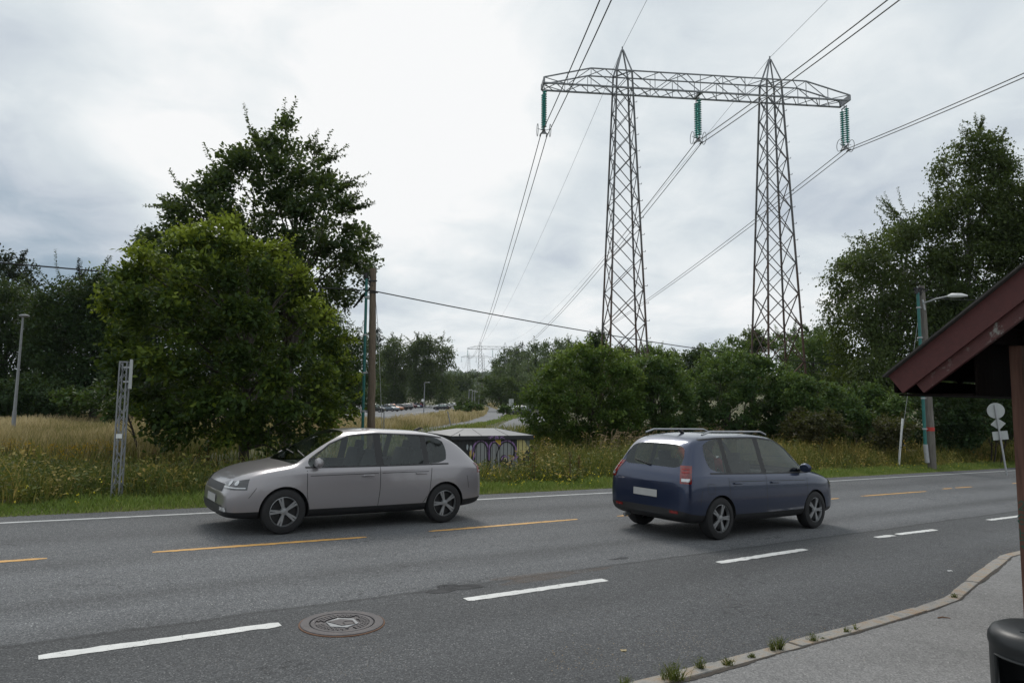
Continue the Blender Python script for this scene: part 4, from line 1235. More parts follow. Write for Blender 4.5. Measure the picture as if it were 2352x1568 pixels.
# chalky tag on the left wall
mb = MB()
def lst(pts): scrawl(mb, [(a, b) for a, b in pts], 0.012, sd_(ov, SD - ov, 0), -ey, (0, 0, 1), -ex * 0.004)
z1 = zr_ - .2
lst([(.9, z1), (1.05, z1 - .08), (1.25, z1 - .12), (1.1, z1 - .3), (1.0, z1 - .5)]); lst([(1.3, z1 - .1), (1.6, z1 - .16), (1.9, z1 - .1)]); lst([(1.55, z1 - .1), (1.58, z1 - .55)])
lst([(2.1 + .12 * math.cos(a), z1 - .3 + .22 * math.sin(a)) for a in np.linspace(0, 6.3, 20)]); lst([(2.1 + .06 * math.cos(a), z1 - .3 + .11 * math.sin(a)) for a in np.linspace(0, 6.3, 14)])
lst([(2.35, z1 + .05), (2.38, z1 - .4), (2.33, z1 - .75)])
mb.build('chalk_scribble', simple('pale_scribble', (0.20, 0.22, 0.25), 0.7), root, world=True, fix=False)

# thin leaning post and pedestrian sign by the footpath
pb = hit(1036, 979.5); root = thing('leaning_post', 'thin dark post leaning to the left beside the footpath', 'post', tuple(pb))
mb = MB(); mb.tube([pb, at(1028, 944, pb[1])], 0.055, 8); mb.build('rod', M_GREYPAINT, root, True, world=True)
pb = hit(1427 / 1.742, 964.5); Yp = pb[1]
sx_ = 822
root = thing('pedestrian_sign', 'small blue-black square sign with a white walking figure on a grey pole', 'sign', tuple(at(sx_, 966, Yp)))
mb = MB(); b_ = np.array(at(sx_, 966, Yp)); b_[2] = ground(b_[0], b_[1]); root.location = b_
mb.tube([b_, at(sx_ + .6, 938, Yp)], 0.05, 8); mb.build('pole', M_GALV, root, True, world=True)
c_ = at(sx_ + .6, 944.5, Yp); hs = 5.6 / F * Yp
mb = MB(); mb.box(c_ + np.array([0, -.07, 0]), (2 * hs, .02, 2 * hs)); pl = mb.build('plate', simple('dark_blue_sign', (0.01, 0.012, 0.03), .5), root, world=True, bevel=.01)
mb = MB()
k = hs * .9; q = c_ + np.array([0, -.085, 0])
def fig(p1, p2, w_): mb.bar(q + np.array([p1[0] * k, 0, p1[1] * k]), q + np.array([p2[0] * k, 0, p2[1] * k]), w_ * k, .006, up=(0, 1, 0))
fig((.0, .35), (.02, -.2), .34); fig((.0, -.15), (-.35, -.8), .2); fig((.02, -.15), (.35, -.8), .2); fig((0, .3), (.4, -.05), .15); fig((0, .3), (-.38, 0), .15)
mb.lathe([(0.0001, -.004), (.17 * k, -.004), (.17 * k, .004), (0.0001, .004)], 12, (q[0], q[1], q[2] + .62 * k), 'Y')
mb.build('walking_figure', M_WHITEP, root, world=True)

# car-park and footpath lamps far off
for (bx_, by_, tx_, ty_, lab) in [(973, 950, 975.5, 878.5, 'tall slim lamp with a small disc sign on it in the car park'),
                             (1076.5, 943, 1077.5, 895.5, 'tall grey lamp by the footpath, nearest and tallest of the footpath row'),
                             (1084, 938, 1085, 897.5, 'grey footpath lamp just right of the tallest footpath lamp'),
                             (1090, 938, 1090.5, 899.5, 'grey footpath lamp, third from left in the footpath row'),
                             (1099.5, 938, 1101, 899, 'grey footpath lamp standing right of the row, where the path bends')]:
    b_ = hit(bx_, by_); b_ = np.array(b_); t_ = at(tx_, ty_, b_[1])
    r_ = max(0.06, 1.1 * b_[1] / F)
    lamp_post(lab, b_, t_, (10 / F * b_[1] if tx_ < 1000 else 5.5 / F * b_[1], 0, 0.05), r_, r_ * .7, group='lamps by the car park and footpath', headsize=(5.5 / F * b_[1], 2.5 / F * b_[1], 1.6 / F * b_[1]), mat=M_GREYPAINT)
# the round disc on the car-park lamp
lp = [o for o in bpy.data.objects if o.get('label', '').startswith('tall slim lamp')][0]
q = np.array(at(971, 919, lp.location.y - .1)); mb = MB(); mb.lathe([(0.0001, -.02), (3.2 / F * q[1], -.02), (3.2 / F * q[1], .02), (0.0001, .02)], 20, tuple(q), 'Y')
mb.bar(q, q + np.array([.4, 0.1, 0]), .05); mb.build('disc_sign', M_WHITEP, lp, world=True)
# lamp standing in the dark trees behind the teal pipe
lamp_post('street lamp half lost among the dark leaves left of the teal pipe', hit(808, 950) , at(808, 868, hit(808, 950)[1]), (1.6, 0, .05), .1, .08, headsize=(1.1, .4, .2))

# ------------------------------------------------------------------ pylons
m, nt, out = new_mat('rusty_lattice_steel')
v = coords(nt)
f = noise(nt, v, 0.9, 5, 0.65); f2 = noise(nt, v, 5.0, 4, 0.6)
s_ = N(nt, 'ShaderNodeSeparateXYZ'); nt.links.new(v, s_.inputs[0])
h_ = math_(nt, 'SUBTRACT', 0.72, math_(nt, 'MULTIPLY', s_.outputs['Z'], 0.026))
k_ = ramp(nt, math_(nt, 'ADD', math_(nt, 'MULTIPLY', h_, 0.9), math_(nt, 'MULTIPLY', math_(nt, 'SUBTRACT', f, 0.5), 1.2)), [(0.25, 0.0), (0.55, 1.0)])
gsteel = ramp(nt, f2, [(0.3, (0.085, 0.088, 0.092)), (0.7, (0.17, 0.175, 0.18))])
rust = ramp(nt, f2, [(0.3, (0.07, 0.042, 0.03)), (0.7, (0.13, 0.075, 0.05))])
bsdf(nt, out, mixc(nt, k_, gsteel, rust), 0.7, 0.3)
M_LAT = m
M_BEAM = simple('beam_steel', (0.26, 0.27, 0.285), 0.6, 0.35, 0.25, 2)
m, nt, out = new_mat('green_glass_insulator')
bsdf(nt, out, (0.11, 0.46, 0.42), 0.15, 0.0, Transmission_Weight=0.35, IOR=1.4)
M_INS = m
PL = at(1247, 199, 44.5)
lo, hi = 40.0, 60.0
for _ in range(60):
    mY = (lo + hi) / 2
    if at(1941, 239, mY)[2] < PL[2]: lo = mY
    else: hi = mY
PR = at(1941, 239, mY)
BW = float(np.linalg.norm((PR - PL)[:2])); mid_ = (PL + PR) / 2; PANG = math.atan2(PR[1] - PL[1], PR[0] - PL[0])
pz = float(ground(mid_[0], mid_[1])); HB = PL[2] - pz           # underside of the beam above the ground
print('pylon beam', BW, 'angle', math.degrees(PANG), 'height', HB, 'Y right', mY)
XM = BW * 0.25 - 0.1
def make_pylon(label):
    root = thing('pylon', label, 'pylon', (mid_[0], mid_[1], pz), PANG, 'transmission pylons in a line')
    bw2, bd = 0.52, 0.55          # mast half width at the top, beam half depth
    for mx in (-XM, XM):
        mb = MB(); hw = lambda z: 1.42 + (bw2 - 1.42) * (z / HB)
        zs_ = [0.0]; st_ = 2.55
        while zs_[-1] < HB - 1.2: zs_.append(zs_[-1] + st_); st_ = max(1.22, st_ * 0.945)
        zs_ = [z * HB / zs_[-1] for z in zs_]
        for a in (-1, 1):
            for b in (-1, 1): mb.bar((mx + a * 1.46, b * 1.46, -0.8), (mx + a * bw2, b * bw2, HB + 1.25), 0.105, 0.105)
        for i in range(len(zs_) - 1):
            z0, z1 = zs_[i], zs_[i + 1]; h0, h1 = hw(z0), hw(z1); w_ = 0.046 if i > 3 else 0.056
            for sgn in (-1, 1):
                mb.bar((mx - h0, sgn * h0, z0), (mx + h1, sgn * h1, z1), w_); mb.bar((mx + h0, sgn * (h0 - .03), z0), (mx - h1, sgn * (h1 - .03), z1), w_)
                mb.bar((mx + sgn * h0, -h0, z0), (mx + sgn * h1, h1, z1), w_); mb.bar((mx + sgn * (h0 - .03), h0, z0), (mx + sgn * (h1 - .03), -h1, z1), w_)
        k = 0
        for z in np.arange(3.0, HB - .5, 1.15):
            h = hw(z); mb.bar((mx + h, -h, z), (mx + h + .26, -h - .05, z), 0.028); mb.bar((mx + h + .26, -h - .05, z), (mx + h + .27, -h - .05, z + .09), 0.028)
            if k % 2: mb.bar((mx - h, -h, z), (mx - h - .24, -h, z), 0.028)
            k += 1
        mb.build('lattice_mast', M_LAT, root)
        mb = MB(); zt = HB + 1.22; ap = (mx, 0, zt + 1.75)
        for a in (-1, 1):
            for b in (-1, 1): mb.bar((mx + a * bw2, b * bw2, zt), (mx + a * .05, b * .05, zt + 1.7), 0.085)
        mb.bar((mx - bw2, -bw2, zt), (mx + bw2, bw2, zt), .06); mb.bar((mx + bw2, -bw2, zt), (mx - bw2, bw2, zt), .06)
        mb.tube([(mx, 0, zt + 1.6), (mx, 0, zt + 1.95)], .05, 6)
        mb.build('earth_wire_peak', M_BEAM, root)
    # crossbeam: two side trusses with tapering ends
    mb = MB(); xe = BW / 2; xk = XM + (xe - XM) * 0.42; Ht = 1.22
    def ztop(x):
        a = abs(x)
        return Ht if a <= xk else Ht + (0.40 - Ht) * (a - xk) / (xe - xk)
    for b in (-1, 1):
        y = b * bd
        mb.bar((-xe, y, HB), (xe, y, HB), 0.10, 0.10)
        mb.bar((-xk, y, HB + Ht), (xk, y, HB + Ht), 0.075, 0.075)
        for sg in (-1, 1): mb.bar((sg * xk, y, HB + Ht), (sg * xe, y, HB + .40), 0.075, 0.075)
        nodes = [-xe, -xe + (xe - xk) * .5, -xk, -XM - bw2, -XM + bw2]
        inn = list(np.linspace(-XM + bw2, XM - bw2, 7))
        xs = nodes + inn[1:-1] + [-x for x in reversed(nodes)]
        for i, x in enumerate(xs):
            mb.bar((x, y, HB), (x, y, HB + ztop(x)), 0.04 if 0 < i < len(xs) - 1 else .12)
            if i < len(xs) - 1:
                x2 = xs[i + 1]
                if i % 2: mb.bar((x, y, HB), (x2, y, HB + ztop(x2)), 0.045)
                else: mb.bar((x, y, HB + ztop(x)), (x2, y, HB), 0.045)
    # plan bracing in the bottom and the top
    nb = 26; xb = np.linspace(-xe, xe, nb + 1)
    for i in range(nb):
        sg = 1 if i % 2 else -1
        mb.bar((xb[i], -sg * bd, HB), (xb[i + 1], sg * bd, HB), 0.04); 
        if i % 2 == 0: mb.bar((xb[i], sg * bd, HB - .03), (xb[i + 1], -sg * bd, HB - .03), 0.04)
    xt = np.linspace(-xk, xk, 17)
    for i in range(16):
        sg = 1 if i % 2 else -1
        mb.bar((xt[i], -sg * bd, HB + Ht), (xt[i + 1], sg * bd, HB + Ht), 0.04)
    for sg in (-1, 1): mb.bar((sg * xe, -bd, HB + .2), (sg * xe, bd, HB + .2), .08, .42)
    mb.bar((0, -bd, HB), (0, bd, HB), .16)
    mb.build('crossbeam', M_BEAM, root)
    for x in (-xe + .08, 0.0, xe - .08):
        mb = MB()
        for y in (-0.27, 0.27):
            prof = []
            z = HB - .42; nd = 16; dz = 2.55 / nd
            for k in range(nd):
                zz_ = z - k * dz
                prof += [(.035, zz_), (.05, zz_ - .02), (.155, zz_ - .075), (.160, zz_ - .09), (.13, zz_ - .098), (.035, zz_ - .1)]
            prof.append((.035, z - nd * dz))
            mb.lathe(prof, 14, (x, y, 0))
        ins = mb.build('insulator_string', M_INS, root, True)
        mb = MB()
        mb.tube([(x, 0, HB), (x, 0, HB - .25)], .035, 6); mb.bar((x, -.32, HB - .28), (x, .32, HB - .28), .05, .09)
        zb = HB - .42 - 2.55
        for y in (-.27, .27): mb.tube([(x, y, HB - .28), (x, y, HB - .45)], .03, 6); mb.tube([(x, y, zb + .02), (x, y, zb - .12)], .03, 6)
        mb.plate([(x - .05, -.33, zb - .1), (x + .05, -.33, zb - .1), (x + .05, .33, zb - .1), (x - .05, .33, zb - .1)], (0, 0, -.06))
        mb.plate([(x - .08, -.03, zb - .12), (x + .08, -.03, zb - .12), (x + .25, -.03, zb - .34), (x - .25, -.03, zb - .34)], (0, .06, 0))
        for sg in (-1, 1): mb.tube([(x + sg * .22, -.22, zb - .43), (x + sg * .22, 0, zb - .37), (x + sg * .22, .22, zb - .43)], .055, 8); mb.bar((x, 0, zb - .12), (x + sg * .43, 0, zb + .02), .03)
        mb.build('suspension_clamp', M_GREYPAINT, ins)
        for sg in (-1, 1):
            mb = MB(); mb.torus((x + sg * .43, 0, zb - .08), .36, .42, .022, 'YZ', 28, 6)
            mb.build('corona_ring', M_GREYPAINT, ins, True)
    return root
pyl = make_pylon('big near portal pylon with rusty lattice legs and green insulators, behind the bushes')
HANG = -(0.42 + 2.55 + 0.43)
def far_pylon(pxl, pxr, yl, yr, label, Y0):
    """copy whose beam ends project to the given pixels"""
    lo, hi = 50.0, 900.0
    for _ in range(60):
        Y = (lo + hi) / 2
        a, b = at(pxl, yl, Y), at(pxr, yr, Y)
        if np.linalg.norm((b - a)[:2]) < BW: lo = Y
        else: hi = Y
    a, b = at(pxl, yl, Y), at(pxr, yr, Y); b = b + (b - at(pxr, yr, Y))
    c = copy_tree(pyl); c.location = ((a[0] + b[0]) / 2, (a[1] + b[1]) / 2, (a[2] + b[2]) / 2 - HB); c.rotation_euler = (0, 0, 0.02)
    c['label'] = label
    return c
far1 = far_pylon(1074, 1189.5, 800.5, 803.5, 'distant portal pylon on the power line, larger of the two in the valley gap', 277)
far2 = far_pylon(1060, 1128, 819, 822.5, 'farthest small pylon seen beneath the beam of the distant one', 480)
print('far pylons', far1.location, far2.location, ground(far1.location.x, far1.location.y), ground(far2.location.x, far2.location.y))
behind_dir = np.array([0.075, -1.0]); 
M_WIRE = simple('conductor_wire', (0.11, 0.115, 0.12), 0.6, 0.5, 0.1, 2)
def loc_pt(o, x, y, z):
    a = o.rotation_euler.z; L = o.location
    return np.array([L.x + x * math.cos(a) - y * math.sin(a), L.y + x * math.sin(a) + y * math.cos(a), L.z + z])
names = {-1: 'left', 0: 'middle', 1: 'right'}
for ph, x in ((-1, -BW / 2 + .08), (0, 0.0), (1, BW / 2 - .08)):
    for sg in (-1, 1):
        q = [loc_pt(o, x + sg * .22, 0, HB + HANG - .02) for o in (pyl, far1, far2)]
        bk = q[0] + np.array([behind_dir[0] * 190, behind_dir[1] * 190, 8.0])
        cable('power_line', '%s conductor of the pair under the %s insulator of the near pylon' % ('left' if sg < 0 else 'right', {-1: 'leftmost', 0: 'middle', 1: 'rightmost'}[ph]),
              [bk] + q, [9.0, 5.5, 5.0], 0.028, M_WIRE, 'power line', 'power line conductors', 60)
for sg in (-1, 1):
    q = [loc_pt(o, sg * XM, 0, HB + 1.22 + 1.85) for o in (pyl, far1, far2)]
    bk = q[0] + np.array([behind_dir[0] * 190, behind_dir[1] * 190, 9.0])
    cable('earth_wire', 'thin earth wire running over the %s peak of the near pylon' % ('left' if sg < 0 else 'right'), [bk] + q, [5.0, 4.5, 4.0], 0.013, M_WIRE, 'power line', 'earth wires', 60)
# ------------------------------------------------------------------ cars
m, nt, out = new_mat('car_paint')
oi = N(nt, 'ShaderNodeObjectInfo')
f = noise(nt, coords(nt), 3.0, 5, 0.6); fd = noise(nt, coords(nt), 260.0, 2, 0.6)
s_ = N(nt, 'ShaderNodeSeparateXYZ'); nt.links.new(coords(nt), s_.inputs[0])
dirt = math_(nt, 'MULTIPLY', ramp(nt, math_(nt, 'ADD', s_.outputs['Z'], math_(nt, 'MULTIPLY', f, 0.25)), [(0.30, 0.55), (0.62, 0.0)]), f)
c = mixc(nt, dirt, oi.outputs['Color'], (0.13, 0.115, 0.10))
b = bsdf(nt, out, c, 0.30, 0.55, bump=fd, bump_s=0.02, dist=0.001, Coat_Weight=0.9, Coat_Roughness=0.06)
M_PAINT = m
m, nt, out = new_mat('car_glass')
gl = N(nt, 'ShaderNodeBsdfGlossy'); gl.inputs['Roughness'].default_value = 0.02; gl.inputs['Color'].default_value = (0.9, 0.95, 0.95, 1)
tr = N(nt, 'ShaderNodeBsdfTransparent'); tr.inputs['Color'].default_value = (0.72, 0.78, 0.76, 1)
fr = N(nt, 'ShaderNodeFresnel'); fr.inputs['IOR'].default_value = 1.6
mx = N(nt, 'ShaderNodeMixShader'); nt.links.new(math_(nt, 'ADD', math_(nt, 'MULTIPLY', fr.outputs[0], 0.7), 0.02), mx.inputs[0])
nt.links.new(tr.outputs[0], mx.inputs[1]); nt.links.new(gl.outputs[0], mx.inputs[2]); nt.links.new(mx.outputs[0], out.inputs['Surface'])
M_GLASS = m
M_TRIM = simple('black_car_trim', (0.016, 0.016, 0.017), 0.55, 0.0, 0.2, 12)
M_INTER = simple('dark_car_interior', (0.02, 0.02, 0.022), 0.85, 0.0, 0.2, 8)
m, nt, out = new_mat('headlight_glass'); bsdf(nt, out, ramp(nt, noise(nt, coords(nt), 18, 2), [(0.4, 0.25), (0.6, 0.75)]), 0.08, 0.5, Coat_Weight=1.0); M_HEAD = m
m, nt, out = new_mat('tail_light_red'); bsdf(nt, out, ramp(nt, noise(nt, coords(nt), 22, 2), [(0.4, (0.10, 0.004, 0.004)), (0.6, (0.22, 0.01, 0.008))]), 0.1, 0.0, Coat_Weight=1.0); M_TAIL = m
M_LENS = simple('clear_lamp_lens', (0.55, 0.56, 0.57), 0.1, 0.6, 0.1, 20)
M_LAMPDK = simple('smoked_lamp_housing', (0.055, 0.057, 0.06), 0.12, 0.3, 0.3, 14, Coat_Weight=1.0)
M_TAILB = simple('bright_red_lens', (0.32, 0.02, 0.015), 0.15, 0.0, 0.1, 20)
M_RIM = simple('alloy_rim', (0.36, 0.37, 0.38), 0.35, 0.8, 0.15, 10)
M_PLATE = simple('number_plate', (0.42, 0.42, 0.41), 0.5, 0.0, 0.06, 6)

def car_sections(P):
    """section half-profiles; P = list of (x, z0, zb, zr, w, wr)"""
    secs = []
    for (x, z0, zb, zr, wd, wr) in P:
        h = zb - z0
        pts = [(0, z0), (.78 * wd, z0), (.945 * wd, z0 + .05), (.985 * wd, z0 + .16 * h + .03), (1.0 * wd, z0 + .45 * h), (.995 * wd, z0 + .72 * h), (.97 * wd, zb - .045), (.935 * wd, zb)]
        t = max(zr - zb, 0.0)
        wr = min(wr, .925 * wd) if t > .12 else min(.90 * wd, wr if wr else 9)
        pts += [(wr, zr - min(.055, .25 * t) - (.012 if t <= .12 else 0)), (wr * .90, zr - min(.02, .1 * t)), (wr * .5, zr + .006), (0, zr + .010)]
        secs.append((x, pts))
    return secs

def build_car_mesh(P, glass_side, shield, rear, xa_f, xa_r, ra, lights):
    secs = car_sections(P); npt = len(secs[0][1]); ring_n = 2 * npt - 2
    V = []; 
    for x, pts in secs:
        V += [(x, y, z) for y, z in pts] + [(x, -y, z) for y, z in reversed(pts[1:-1])]
    Fs = []; mats = []
    ns = len(secs)
    for i in range(ns - 1):
        for k in range(ring_n):
            k2 = (k + 1) % ring_n
            Fs.append((i * ring_n + k, (i + 1) * ring_n + k, (i + 1) * ring_n + k2, i * ring_n + k2))
            j = k if k < npt - 1 else ring_n - 1 - k      # band index on either side
            mm = 0
            if j == 7 and i in glass_side: mm = 1
            if j in (9, 10) and i in shield: mm = 2
            if j == 7 and i in (5, 7): mm = 4
            if j in (9, 10) and i in rear: mm = 3
            if j in (0, 1, 2): mm = 4
            mats.append(mm)
    for e, i in ((0, 0), (1, ns - 1)):
        b = i * ring_n
        for k in range(npt - 1):
            a0, a1 = b + k, b + k + 1
            o0 = b + (ring_n - k) % ring_n; o1 = b + ring_n - k - 1
            q = [a0, a1, o1, o0] if e == 0 else [o0, o1, a1, a0]
            q2 = []
            [q2.append(z) for z in q if z not in q2]
            Fs.append(tuple(q2)); mats.append(4 if k in (1, 2) else 0)
    me = bpy.data.meshes.new('car_shell')
    me.from_pydata(V, [], Fs)
    for k in range(6): me.materials.append(None)
    me.polygons.foreach_set('material_index', mats)
    for mm_ in range(6): pass
    o = bpy.data.objects.new('car_shell', me); COL.objects.link(o)
    bm = bmesh.new(); bm.from_mesh(me); bmesh.ops.recalc_face_normals(bm, faces=bm.faces)
    cl = bm.edges.layers.float.new('crease_edge')
    for e in bm.edges:
        fm = {f.material_index for f in e.link_faces}
        if len(fm) > 1: e[cl] = 0.95
        a_, b_ = (v_.index % ring_n for v_ in e.verts)
        if a_ == b_ and min(a_, ring_n - a_) in (3, 6): e[cl] = 0.6
    bm.to_mesh(me); bm.free()
    sd = o.modifiers.new('sub', 'SUBSURF'); sd.levels = 2; sd.render_levels = 2
    cut = []
    for xa in (xa_f, xa_r):
        for sg in (-1, 1):
            mb = MB(); mb.lathe([(ra, -.17), (ra, .3)], 40, (xa, sg * .86 - (0.06 if sg > 0 else 0.07), 0.315), 'Y', cap=True)
            c_ = mb.build('cut', None); c_.data.materials.clear()
            for k in range(6): c_.data.materials.append(None)
            c_.data.polygons.foreach_set('material_index', [5] * len(c_.data.polygons))
            md = o.modifiers.new('arch', 'BOOLEAN'); md.operation = 'DIFFERENCE'; md.object = c_; md.solver = 'EXACT'
            try: md.material_mode = 'INDEX'
            except Exception: pass
            cut.append(c_)
    dg = bpy.context.evaluated_depsgraph_get(); dg.update()
    em = bpy.data.meshes.new_from_object(o.evaluated_get(dg), depsgraph=dg)
    for c_ in cut + [o]:
        mm_ = c_.data; bpy.data.objects.remove(c_); bpy.data.meshes.remove(mm_)
    return em

def split_by_material(em):
    res = {}
    bm0 = bmesh.new(); bm0.from_mesh(em)
    idx = sorted({f.material_index for f in bm0.faces})
    bm0.free()
    for k in idx:
        bm = bmesh.new(); bm.from_mesh(em)
        bmesh.ops.delete(bm, geom=[f for f in bm.faces if f.material_index != k], context='FACES')
        for f in bm.faces: f.smooth = True; f.material_index = 0
        for e in bm.edges: e.smooth = not (len(e.link_faces) == 2 and e.calc_face_angle(0) > 0.75)
        me = bpy.data.meshes.new('shell_piece'); bm.to_mesh(me); bm.free(); me.materials.clear(); res[k] = me
    return res

def ribbon_on(bvh, pts, wd, off, side):
    """thin line following a (x,z) polyline, laid on the side of the body"""
    mb = MB(); L = []
    P = np.array(pts, float); a = np.concatenate([[0], np.cumsum(np.hypot(*np.diff(P, axis=0).T))]); n = max(2, int(a[-1] / .05)); u = np.linspace(0, a[-1], n + 1)
    X = np.interp(u, a, P[:, 0]); Z = np.interp(u, a, P[:, 1])
    for i in range(n + 1):
        tx, tz = X[min(i + 1, n)] - X[max(i - 1, 0)], Z[min(i + 1, n)] - Z[max(i - 1, 0)]; l = math.hypot(tx, tz) or 1
        row = []
        for sg in (-1, 1):
            q = Vector((X[i] - sg * tz / l * wd / 2, side * 2.0, Z[i] + sg * tx / l * wd / 2))
            h = bvh.ray_cast(q, Vector((0, -side, 0)))
            if h[0] is None: row = None; break
            row.append(h[0] + h[1] * off * (1 if h[1].y * side > 0 else -1))
        L.append(row)
    for a_, b_ in zip(L[:-1], L[1:]):
        if a_ and b_: mb.add([a_[0], b_[0], b_[1], a_[1]], [(0, 1, 2, 3)])
    return mb
def patch_on(bvh, poly_fn, org, dirv, uax, vax, off, nu=10, nv=6):
    """curved patch: grid (u,v) in [0,1] mapped by poly_fn to plane offsets, cast on the body"""
    V = []; ok = True
    for i in range(nu + 1):
        for j in range(nv + 1):
            a, b = poly_fn(i / nu, j / nv)
            q = Vector(org) + Vector(uax) * a + Vector(vax) * b
            h = bvh.ray_cast(q, Vector(dirv))
            if h[0] is None: V.append(None); continue
            n_ = h[1] if h[1].dot(Vector(dirv)) < 0 else -h[1]
            V.append(h[0] + n_ * off)
    mb = MB(); Fs = []; idx = {}
    VV = []
    for k, p in enumerate(V):
        if p is not None: idx[k] = len(VV); VV.append(p)
    for i in range(nu):
        for j in range(nv):
            q = [i * (nv + 1) + j, (i + 1) * (nv + 1) + j, (i + 1) * (nv + 1) + j + 1, i * (nv + 1) + j + 1]
            if all(x in idx for x in q): Fs.append(tuple(idx[x] for x in q))
    mb.add(VV, Fs); return mb

def make_wheel(root, x, y, r, side, detail=True):
    mb = MB(); wd = .205
    mb.lathe([(r * .66, -wd / 2), (r * .80, -wd / 2 - .006), (r * .95, -wd / 2 + .012), (r, -wd / 2 + .045), (r, wd / 2 - .045), (r * .95, wd / 2 - .012), (r * .80, wd / 2 + .006), (r * .66, wd / 2), (r * .62, 0)], 36, (0, 0, 0), 'Y')
    w_ = mb.build('wheel', M_BLACK, root, True); w_.location = (x, y, r)
    mb = MB(); o_ = side * (wd / 2 - .012)
    mb.lathe([(r * .67, o_ - side * .06), (r * .68, o_), (r * .63, o_ + side * .004), (r * .60, o_ - side * .03)], 36, (0, 0, 0), 'Y')
    for k in range(5):
        for d_ in (-.11, .11):
            a = 2 * math.pi * k / 5 + d_
            mb.bar((.05 * math.cos(a), o_ - side * .012, .05 * math.sin(a)), (r * .63 * math.cos(a), o_ - side * .008, r * .63 * math.sin(a)), .028, .022, up=(0, 1, 0))
    mb.lathe([(0.0001, o_ + side * .004), (.05, o_), (.06, o_ - side * .03)], 16, (0, 0, 0), 'Y')
    mb.build('rim', M_RIM, w_, True)
    mb = MB(); mb.lathe([(0.0001, o_ - side * .07), (r * .62, o_ - side * .07)], 24, (0, 0, 0), 'Y'); mb.build('brake_disc', M_TRIM, w_, True)

